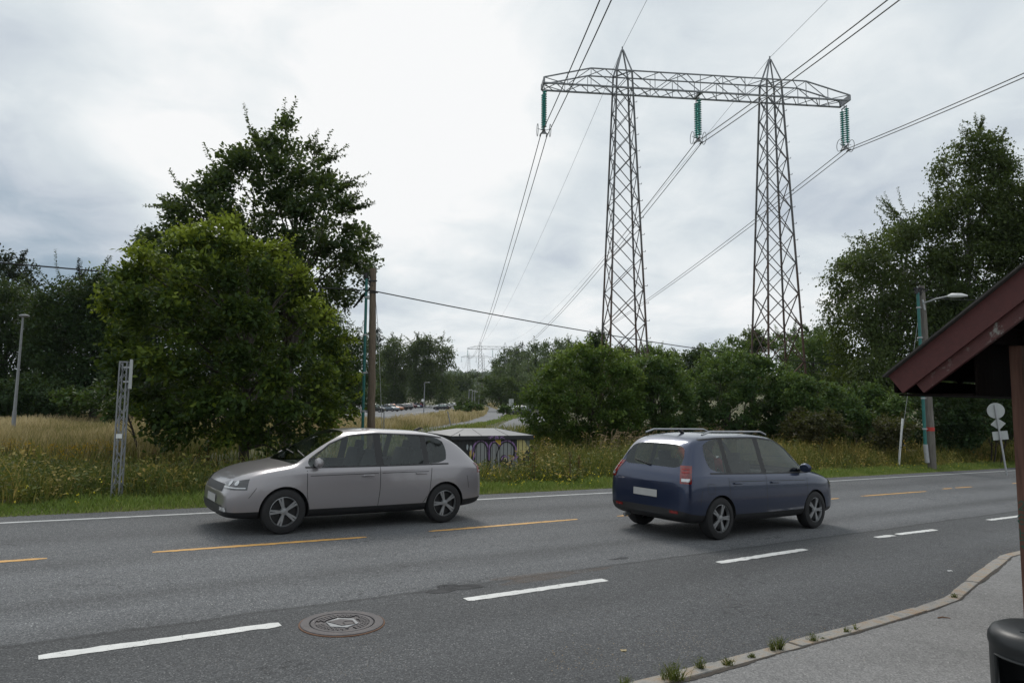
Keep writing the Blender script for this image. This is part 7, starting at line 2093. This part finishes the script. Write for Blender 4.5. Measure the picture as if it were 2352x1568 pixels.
LM['golden'] = leaf_mat('goldenrod_heads', (0.16, 0.10, 0.010), (0.42, 0.25, 0.012), (0.62, 0.42, 0.03), 0.7, 0.1)
LM['dock'] = leaf_mat('rusty_dock_seeds', (0.05, 0.016, 0.008), (0.11, 0.035, 0.015), (0.18, 0.07, 0.03), 0.8, 0.1)
LM['seed'] = leaf_mat('pale_seed_heads', (0.28, 0.19, 0.10), (0.46, 0.34, 0.21), (0.58, 0.46, 0.32), 0.8, 0.2)
def wave(X, Y, k, s): return np.sin(X * k + s) * np.cos(Y * k * 1.3 + 2 * s) + .6 * np.sin((X + Y) * k * 2.1 + s * 3)
def stuff(name, parts, mat, label, cat):
    Vs = []; Fs = []; Ts = []; off = 0
    for V, Fq, T_ in parts:
        Vs.append(V); Fs.append(Fq + off); Ts.append(T_); off += len(V)
    o = np_obj(name, np.concatenate(Vs), np.concatenate(Fs), LM[mat], None, False, np.concatenate(Ts))
    return tag(o, label, cat, kind='stuff')
r = np.random.default_rng(77)
# mown verge along the asphalt
n = 90000
s_ = -10 + 72 * r.random(n) ** 1.5; t_ = 13.10 + (r.random(n) ** 1.2) * (1.55 + .3 * np.sin(s_ * .7))
x, y = xy(s_, t_); z = ground(x, y); wv = wave(x, y, 1.1, 1)
h = r.uniform(.05, .15, n) * (1 + .35 * wv) * np.clip(.45 + (t_ - 13.1) * 1.4, .35, 1.3)
tint = np.clip(.42 + .12 * wv + r.normal(0, .16, n) + .25 * np.exp(-(t_ - 13.1) / .18), 0, 1)
p1_ = blades(np.stack([x, y, z - .01], -1), np.clip(h, .03, .3), r.uniform(.010, .020, n), r.uniform(.1, .9, n), tint, r)
stuff('verge_grass', [p1_], 'grass', 'short green grass strip along the far edge of the road', 'grass')
# tall weeds: grasses and leafy stems
def weed_field(n, srange, trange, hr, seed, dens_t=1.0):
    r = np.random.default_rng(seed)
    s_ = srange[0] + (srange[1] - srange[0]) * r.random(n) ** 1.35; t_ = trange[0] + (trange[1] - trange[0]) * r.random(n) ** dens_t
    x, y = xy(s_, t_); z = ground(x, y); return r, s_, t_, x, y, z
r, s_, t_, x, y, z = weed_field(60000, (-9, 62), (14.3, 23.5), None, 5, 1.25)
wv = wave(x, y, .8, 3); ed = smooth(14.2, 15.4, t_)
dip = 1 - .42 * np.exp(-((s_ - 10.2) / 2.6) ** 2) * smooth(13.5, 15, t_)
h = dip * (.24 + (.38 + .30 * smooth(2, 12, s_)) * ed) * r.uniform(.5, 1.25, len(x)) * (1 + .18 * wv)
k = np.exp(-((s_ - 6) / 9) ** 2) * np.exp(-((t_ - 16) / 2) ** 2)
tint = np.clip(.34 + .20 * wv + .30 * smooth(10, 34, s_) + r.normal(0, .24, len(x)), 0, 1)
g1 = blades(np.stack([x, y, z - .02], -1), h, r.uniform(.010, .022, len(x)), r.uniform(.1, .6, len(x)), tint, r)
r, s_, t_, x, y, z = weed_field(7000, (-9, 60), (14.5, 23), None, 6, 1.2)
nl = 20; ed = smooth(14.3, 15.6, t_); wv = wave(x, y, .7, 5)
dip = 1 - .42 * np.exp(-((s_ - 10.2) / 2.6) ** 2) * smooth(13.5, 15, t_)
hp = dip * (.25 + (.42 + .32 * smooth(2, 12, s_)) * ed) * r.uniform(.5, 1.25, len(x)) * (1 + .15 * wv)
u = r.random((len(x), nl)); rad = .16 * (1 - .5 * u); an = r.uniform(0, 6.28, u.shape)
P = np.stack([x[:, None] + np.cos(an) * rad * r.random(u.shape), y[:, None] + np.sin(an) * rad * r.random(u.shape), z[:, None] + hp[:, None] * (.15 + .85 * u)], -1).reshape(-1, 3)
axv = unit(np.stack([np.cos(an), np.sin(an), r.normal(.25, .45, u.shape)], -1)).reshape(-1, 3)
nv = unit(np.array([0, 0, 1.]) + r.normal(0, .5, P.shape))
L = r.uniform(.06, .13, len(P)); ptint = np.clip(.32 + .22 * wv + .30 * smooth(10, 34, s_) + r.normal(0, .25, len(x)), 0, 1)
tint = np.clip(np.repeat(ptint, nl) + r.normal(0, .10, len(P)) + .12 * u.ravel(), 0, 1)
V = leaf_quads(P, axv, nv, L, L * r.uniform(.3, .6, len(P))).reshape(-1, 3)
g2 = (V, np.arange(len(V)).reshape(-1, 4), np.repeat(tint, 4))
stuff('weeds', [g1], 'weed', 'tall wild grass and stalks between the verge and the bushes', 'grass')
stuff('leafy_weeds', [g2], 'weed', 'leafy yellow-green meadow weeds between the verge and the bushes', 'weeds')
r, s_, t_, x, y, z = weed_field(26000, (-14, 42), (22.5, 46), None, 9, 1.1)
wv = wave(x, y, .5, 2)
g3 = blades(np.stack([x, y, z - .02], -1), r.uniform(.25, .7, len(x)) * (1 + .2 * wv), r.uniform(.018, .035, len(x)), r.uniform(.1, .6, len(x)), np.clip(.45 + .2 * wv + r.normal(0, .2, len(x)), 0, 1), r)
stuff('meadow_grass', [g3], 'weed', 'rough meadow grass behind the shed and the brown pole', 'grass')
# golden dry meadow on the left and the dry strips by the car park: sown where they are seen
def px_field(poly, n, hr, wpx, mat, name, label, seed, dz=0.0, tint0=.55, lean=(.1, .5), patch=.5, green=None):
    r = np.random.default_rng(seed); P_ = np.array(poly, float); mn, mx_ = P_.min(0), P_.max(0)
    # a terrain lookup along image columns and rows
    gx = np.linspace(mn[0], mx_[0], 40); gy = np.linspace(mn[1], mx_[1], 26)
    G = np.array([[hit(a, b) for a in gx] for b in gy])
    X = r.uniform(mn[0], mx_[0], n * 3); Y_ = r.uniform(mn[1], mx_[1], n * 3); k = inside(poly, X, Y_); X, Y_ = X[k][:n], Y_[k][:n]
    fx = (X - mn[0]) / (mx_[0] - mn[0]) * 38.999; fy = (Y_ - mn[1]) / (mx_[1] - mn[1]) * 24.999
    ix, iy = fx.astype(int), fy.astype(int); ax_, ay = (fx - ix)[:, None], (fy - iy)[:, None]
    Q = (G[iy, ix] * (1 - ax_) + G[iy, ix + 1] * ax_) * (1 - ay) + (G[iy + 1, ix] * (1 - ax_) + G[iy + 1, ix + 1] * ax_) * ay
    x, y = Q[:, 0] + r.normal(0, .25, len(Q)), Q[:, 1] + r.normal(0, .4, len(Q)); z = ground(x, y) + dz
    wv = wave(x, y * .5, .45, seed)
    h = r.uniform(*hr, len(x)) * (1 + .2 * wv); w_ = wpx / F * y * r.uniform(.7, 1.3, len(x))
    tint = np.clip(tint0 + patch * .3 * wv + r.normal(0, .2, len(x)), 0, 1)
    return stuff(name, [blades(np.stack([x, y, z - .02], -1), h, w_, r.uniform(*lean, len(x)), tint, r, .3)], mat, label, 'grass')
px_field([(-150, 958), (0, 958), (420, 962), (560, 985), (560, 1030), (380, 1060), (-150, 1050)], 42000, (.45, .95), 1.9, 'dry', 'dry_meadow', 'golden dry grass of the meadow at the left below the wood', 1, tint0=.33, patch=.9)
px_field([(520, 975), (760, 972), (880, 978), (940, 976), (985, 962), (1015, 953), (1050, 946), (1105, 937), (1119, 938), (1112, 955), (1070, 970), (1005, 981), (880, 998), (700, 1012), (520, 1012)], 36000, (.25, .95), 1.9, 'dry', 'dry_roadside_grass', 'tall golden grass between the car park and the footpath', 2, dz=.05, tint0=.52, patch=.9)
px_field([(1120, 927), (1145, 927), (1168, 944), (1160, 948), (1125, 934)], 2500, (.5, 1.0), 1.8, 'dry', 'dry_grass_tuft', 'golden grass on the right side of the footpath bend', 3, tint0=.5)
px_field([(1168, 950), (1200, 946), (1230, 944), (1180, 963), (1110, 980), (1045, 992), (1010, 992), (1110, 976), (1150, 966)], 9000, (.12, .3), 1.8, 'grass', 'mown_grass', 'bright green mown grass between the two paths', 4, dz=.12, tint0=.62)
px_field([(1190, 1000), (1290, 1012), (1560, 1012), (1990, 1012), (1990, 1040), (1240, 1040), (1200, 1030)], 12000, (.3, .8), 2.2, 'weed', 'grass_under_bushes', 'rough grass along the foot of the big bushes', 6, tint0=.4)
px_field([(1980, 1020), (2360, 1022), (2400, 1060), (1980, 1070)], 12000, (.25, .7), 2.4, 'weed', 'grass_under_thicket', 'rough grass around the grey lamp pole', 7, tint0=.48)
# plumed grass with pale nodding heads behind the blue car
r = np.random.default_rng(15); n = 420
px = r.normal(1530, 95, n); py = r.uniform(1032, 1085, n)
hd = []
Vs = []; tb = MB()
B = np.array([hit(a, b) for a, b in zip(px, py)]); B[:, 2] = ground(B[:, 0], B[:, 1])
hh = r.uniform(.8, 1.35, n); ld = r.normal(.9, .5, n)
tops = B + np.stack([np.cos(ld) * hh * .22, np.sin(ld) * .05, hh], -1)
stems_ = blades(B, hh, np.full(n, .010), np.full(n, .22), np.full(n, .4), r, .5)
nl = 12; u = np.linspace(0, 1, nl)[None, :, None]
dv = unit(np.stack([np.cos(ld), r.normal(0, .3, n), np.full(n, .9)], -1))
hl = r.uniform(.16, .26, n)[:, None, None]
P = tops[:, None, :] + dv[:, None, :] * hl * u + np.stack([np.cos(ld)[:, None] * .09 * u[..., 0] ** 2, np.zeros((n, nl)), -.10 * u[..., 0] ** 2 * np.ones((n, 1))], -1)
P = P.reshape(-1, 3); axv = unit(np.repeat(dv, nl, 0) + r.normal(0, .35, P.shape)); L = r.uniform(.035, .06, len(P))
V = leaf_quads(P, axv, unit(r.normal(0, 1, P.shape)), L, L * .55).reshape(-1, 3)
stuff('plume_grass', [(V, np.arange(len(V)).reshape(-1, 4), np.clip(np.repeat(r.normal(.55, .15, len(P)), 4), 0, 1))], 'seed', 'pale nodding seed heads of tall grass above the roof of the blue car', 'grass')
st_x, st_y = tops[:, 0], tops[:, 1]
tbv = []
for b_, t__ in zip(B, tops): tb.bar(b_, t__, .010)
o = tb.build('plume_stems', simple('straw_stems', (.26, .20, .11), .8), None, fix=False); tag(o, 'straw coloured stems carrying the pale seed heads', 'grass', kind='stuff')
# yellow dots of small flowers along the verge
r = np.random.default_rng(19); n = 620
s_ = np.concatenate([r.uniform(-6, 30, n // 3), r.uniform(28, 46, n // 3), r.normal(13, 4, n - 2 * (n // 3))]); t_ = 13.6 + 2.2 * r.random(n) ** 1.6
x, y = xy(s_, t_); z = ground(x, y) + r.uniform(.10, .32, n) * smooth(13.2, 14.4, t_) + .05
P = np.stack([x, y, z], -1)[:, None, :] + r.normal(0, .012, (n, 3, 3)); P = P.reshape(-1, 3); L = r.uniform(.018, .034, len(P))
V = leaf_quads(P, unit(r.normal(0, 1, P.shape)), unit(r.normal(0, .4, P.shape) + np.array([0, -.5, .8])), L, L).reshape(-1, 3)
LM['yflower'] = leaf_mat('small_yellow_flowers', (.55, .42, .02), (.66, .54, .03), (.75, .66, .08), .7, .1)
stuff('yellow_flowers', [(V, np.arange(len(V)).reshape(-1, 4), np.repeat(r.random(len(P)), 4))], 'yflower', 'scattered small yellow flowers along the verge', 'flowers')
# countable plants: goldenrod clumps, dock stalks, thistles, big leaves
def clump(name, label, cat, px, py, h, mat_head, r_head, nhead, group, seed, stem_n=6, top_only=.35, leafm='weed', leaf_sz=.09):
    r = np.random.default_rng(seed); b_ = np.array(hit(px, py)); b_[2] = ground(b_[0], b_[1])
    root = thing(name, label, cat, tuple(b_), 0, group)
    mb = MB(); tops = []
    for k in range(stem_n):
        o_ = r.normal(0, r_head * .35, 2); e = np.array([o_[0] * 1.8, o_[1] * 1.8, h * r.uniform(.75, 1.0)]); tops.append(e)
        mb.tube([(o_[0] * .5, o_[1] * .5, -.05), (o_[0] * 1.2, o_[1] * 1.2, h * .5), tuple(e)], [.008, .007, .004], 5)
    mb.build('stem', M_STEM, root, fix=False)
    tops = np.array(tops); i = r.integers(0, stem_n, nhead)
    P = tops[i] + np.stack([r.normal(0, r_head * .35, nhead), r.normal(0, r_head * .35, nhead), -np.abs(r.normal(0, 1, nhead)) * h * top_only * .5], -1)
    L = r.uniform(.025, .05, nhead)
    V = leaf_quads(P, unit(r.normal(0, 1, P.shape) + np.array([0, 0, .5])), unit(r.normal(0, 1, P.shape)), L, L * .7).reshape(-1, 3)
    np_obj('flower_head' if mat_head == 'golden' else 'seed_head', V, np.arange(len(V)).reshape(-1, 4), LM[mat_head], root, False, np.clip(np.repeat(r.normal(.5, .2, nhead), 4), 0, 1))
    nl = 60; u = r.random(nl); a = r.uniform(0, 6.28, nl)
    P = np.stack([np.cos(a) * r_head * .5 * r.random(nl), np.sin(a) * r_head * .5 * r.random(nl), h * .8 * u], -1); L = r.uniform(.6, 1.3, nl) * leaf_sz
    V = leaf_quads(P, unit(np.stack([np.cos(a), np.sin(a), r.normal(.3, .3, nl)], -1)), unit(np.array([0, 0, 1.]) + r.normal(0, .4, P.shape)), L, L * .35).reshape(-1, 3)
    np_obj('leaves', V, np.arange(len(V)).reshape(-1, 4), LM[leafm], root, False, np.clip(np.repeat(r.normal(.4, .12, nl), 4), 0, 1))
    return root
M_STEM = simple('weed_stem', (0.09, 0.085, 0.035), .8)
for k, (px, py, h, lab) in enumerate([(20, 1062, .85, 'yellow goldenrod clump near the foot of the left street lamp'), (168, 1082, .8, 'bright yellow goldenrod clump left of the lattice post, lowest of the left group'), (182, 1074, .8, 'bright yellow goldenrod clump left of the lattice post, middle of the group'),
                                      (215, 1068, .85, 'yellow goldenrod clump just left of the lattice post, highest of the group'), (140, 1094, .75, 'dull yellow goldenrod clump low in the weeds at the left'), (245, 1072, .8, 'small yellow goldenrod clump touching the lattice post'), (55, 1076, .8, 'ochre goldenrod clump right of the left street lamp'), (128, 1068, .7, 'ochre goldenrod clump in the middle of the left weeds')]):
    clump('goldenrod_plant', lab, 'plant', px, py, h, 'golden', .22, 130, 'goldenrod clumps in the left weeds', 200 + k)
for k, (px, py, h, lab) in enumerate([(456, 1100, 1.0, 'rusty dock stalk in the weeds left of the silver car, left of the pair'), (473, 1102, 1.1, 'rusty dock stalk in the weeds left of the silver car, right of the pair'), (350, 1088, .8, 'rusty dock stalk between the lattice post and the silver car'),
                                      (1163, 1098, 1.05, 'thick rusty dock stalk in front of the graffiti shed'), (1226, 1112, .95, 'rusty dock stalk just right of the graffiti shed, left of the pair'), (1237, 1105, .95, 'rusty dock stalk just right of the graffiti shed, right of the pair'), (1298, 1098, .8, 'thin rusty dock stalk midway between shed and blue car'),
                                      (1311, 1112, 1.05, 'tall rusty dock stalk midway between the shed and the blue car'), (1326, 1104, .75, 'short rusty dock stalk beside the tall one between shed and blue car'), (1372, 1100, .75, 'dark rusty dock stalk nearest the blue car'), (1360, 1092, .7, 'pale rusty dock stalk second nearest to the blue car'),
                                      (2010, 1062, .6, 'small dock stalk at the foot of the brownish shrub on the right'), (2132 - 24, 1056, .6, 'small dock stalk beside the cable cabinet'), (1962, 1070, .6, 'small dock stalk on the verge right of the blue car')]):
    clump('dock_plant', lab, 'plant', px, py, h, 'dock', .07, 150, 'rusty dock stalks along the verge', 230 + k, 3, 1.2)
LM['thistle'] = leaf_mat('faded_thistle_heads', (.16, .10, .09), (.30, .21, .18), (.45, .36, .32), .8, .1)
for k, (px, py, h, lab) in enumerate([(1140, 1092, 1.15, 'thistle with faded heads before the middle of the shed wall'), (1185, 1092, 1.3, 'tall thistle before the right half of the graffiti'), (1210, 1088, 1.2, 'thistle with dark heads at the right corner of the shed'), (1105, 1094, 1.0, 'thistle before the left half of the graffiti'), (1262, 1072, 1.1, 'pale flowering thistle right of the shed')]):
    clump('thistle_plant', lab, 'plant', px, py, h, 'thistle', .24, 60, 'thistles around the shed', 260 + k, 5, .3, 'bush', .13)
for k, (px, py, lab) in enumerate([(345, 1132, 'big pale green burdock leaves at the verge right of the lattice post'), (520, 1118, 'pale burdock leaves at the verge under the nose of the silver car'), (560, 1092, 'yellowish big leaves in the weeds behind the silver car bonnet')]):
    r = np.random.default_rng(300 + k); b_ = np.array(hit(px, py)); b_[2] = ground(b_[0], b_[1]); nl = 16; a = r.uniform(0, 6.28, nl); u = r.random(nl)
    P = np.stack([np.cos(a) * .05, np.sin(a) * .05, .05 + .25 * u], -1); L = r.uniform(.16, .3, nl)
    V = leaf_quads(P, unit(np.stack([np.cos(a), np.sin(a), r.uniform(.1, .6, nl)], -1)), unit(np.array([0, 0, 1.]) + r.normal(0, .25, P.shape)), L, L * .6).reshape(-1, 3)
    o = np_obj('burdock_plant', V, np.arange(len(V)).reshape(-1, 4), LM['fresh'], None, False, np.clip(np.repeat(r.normal(.75, .15, nl), 4), 0, 1)); o.location = b_; tag(o, lab, 'plant', 'burdock leaves at the verge')
# tufts growing in the kerb joint
LM['tuft'] = leaf_mat('kerb_weed_blades', (0.04, 0.055, 0.016), (0.10, 0.125, 0.032), (0.25, 0.20, 0.075), 0.6, 0.3)
for k, (px, py, h, wd, nb_, lab) in enumerate([(1545, 1562, .16, .11, 150, 'largest grass tuft in the kerb joint at the bottom of the picture'), (1610, 1536, .12, .05, 60, 'upright weed in the kerb joint right of the largest tuft'), (1672, 1526, .07, .06, 60, 'low spreading tuft in the kerb joint below the middle dash'),
        (1725, 1508, .05, .04, 34, 'tiny tuft in the kerb joint left of the twin weeds'), (1775, 1492, .10, .035, 44, 'shorter of the twin weeds in the kerb joint'), (1792, 1490, .15, .04, 52, 'taller of the twin weeds in the kerb joint'), (1868, 1472, .09, .06, 50, 'spiky tuft in the kerb joint right of the twin weeds'),
        (1890, 1468, .03, .05, 30, 'flat little plant at the kerb right of the spiky tuft'), (1945, 1452, .07, .05, 40, 'bushy tuft where the kerb starts to bend'), (1966, 1446, .09, .02, 18, 'thin upright weed where the kerb starts to bend'), (2192, 1371, .06, .06, 46, 'green tuft at the bend of the kerb, nearest the shelter post'), (1440, 1580, .12, .05, 44, 'tuft cut by the lower picture edge at the kerb')]):
    r = np.random.default_rng(320 + k); s0, t0 = road_px(px, py, KZ); b_ = road_pt(s0, t0, KZ - .005)
    h *= .72; wd *= .85
    P = np.stack([r.normal(0, wd * .35, nb_), r.normal(0, wd * .2, nb_), np.zeros(nb_)], -1)
    V, Fq, T_ = blades(P, r.uniform(.35, 1.1, nb_) * h, r.uniform(.003, .007, nb_), r.uniform(.1, 1.1, nb_), np.clip(r.normal(.45, .22, nb_), 0, 1), r)
    nl = nb_ ; P2 = np.stack([r.normal(0, wd * .3, nl), r.normal(0, wd * .2, nl), r.uniform(.1, .9, nl) * h], -1); L = r.uniform(.01, .022, nl)
    V2 = leaf_quads(P2, unit(r.normal(0, 1, P2.shape) + np.array([0, 0, .4])), unit(r.normal(0, .6, P2.shape) + np.array([0, 0, 1.])), L, L * .4).reshape(-1, 3)
    o = np_obj('kerb_weed', np.concatenate([V, V2]), [Fq, np.arange(len(V2)).reshape(-1, 4) + len(V)], LM['tuft'], None, False, np.concatenate([T_, np.clip(np.repeat(r.normal(.4, .2, nl), 4), 0, 1)]))
    o.location = b_; tag(o, lab, 'weed', 'weeds in the kerb joint')
# grit and dry litter on the lay-by and along the kerb
r = np.random.default_rng(41)
V = []; Fq = []; 
def grit(n, pxr, pyr, size, seedpos=None):
    for _ in range(n):
        px, py = (r.uniform(*pxr), r.uniform(*pyr)) if seedpos is None else seedpos(); s0, t0 = road_px(px, py)
        zz_ = float(z_road(s0)) + (KZ if t0 < np.interp(s0, ks, kt) - .02 else 0); x0, y0 = xy(s0, t0); q = size * r.uniform(.5, 1.5)
        b = len(V); a = r.uniform(0, 6.28)
        for j in range(4): V.append((x0 + q * math.cos(a + j * 1.57) * r.uniform(.6, 1), y0 + q * math.sin(a + j * 1.57) * r.uniform(.6, 1), zz_ + .001))
        V.append((x0, y0, zz_ + q * .7)); Fq.extend([(b + j, b + (j + 1) % 4, b + 4) for j in range(4)])
grit(140, (1250, 2000), (1440, 1560), .004); grit(70, (1250, 1420), (1470, 1540), .006)
def near_kerb():
    i = r.integers(3, 11); u = r.random(); a, b = kpx[min(i, 10) - 1], kpx[min(i, 10)]; return a[0] + (b[0] - a[0]) * u + r.normal(0, 4), a[1] + (b[1] - a[1]) * u + r.normal(-3, 8)
grit(160, None, None, .005, near_kerb)
o = np_obj('grit', np.array(V), np.array(Fq), simple('tan_grit', (0.34, 0.26, 0.17), .9, 0, .3, 30)); tag(o, 'tan grit and dry bits scattered over the lay-by and along the kerb', 'grit', kind='stuff')
for k, (px, py, sz, colr, nm, lab, cat) in enumerate([(2182, 1311, .035, (.75, .75, .74), 'paper_scrap', 'white paper scrap on the asphalt above the kerb bend', 'litter'), (1432, 1494, .03, (.42, .34, .2), 'dry_leaf', 'pale dry leaf lying on the dark lay-by asphalt', 'leaf'), (2167, 1420, .045, (.20, .10, .05), 'brown_twig', 'small brown twig on the pavement left of the shelter post', 'twig')]):
    s0, t0 = road_px(px, py, KZ if k == 2 else 0); b_ = road_pt(s0, t0, (KZ if k == 2 else 0) + .004)
    mb = MB(); r2 = np.random.default_rng(k)
    if nm == 'brown_twig': mb.tube([(-.05, 0, .004), (0, .01, .008), (.06, -.005, .004)], [.005, .006, .003], 6)
    else: mb.plate([(sz * r2.uniform(.6, 1.1) * math.cos(a), sz * .7 * math.sin(a), .004 * math.sin(3 * a)) for a in np.linspace(0, 6.28, 9)[:-1]], (0, 0, .003))
    o = mb.build(nm, simple(nm + '_surface', colr, .9), None); o.location = b_; tag(o, lab, cat)
# ------------------------------------------------------------------ thin air between the camera and the far ridge
mb = MB(); mb.box((-45, 940, 43), (4160, 4260, 96))
m, nt, out = new_mat('haze_air')
pv = N(nt, 'ShaderNodeVolumePrincipled'); pv.inputs['Color'].default_value = (0.82, 0.90, 1.0, 1); pv.inputs['Density'].default_value = 0.00009
nt.links.new(pv.outputs[0], out.inputs['Volume'])
o = mb.build('haze', m); tag(o, 'thin bluish air over the whole valley', 'haze', kind='stuff')
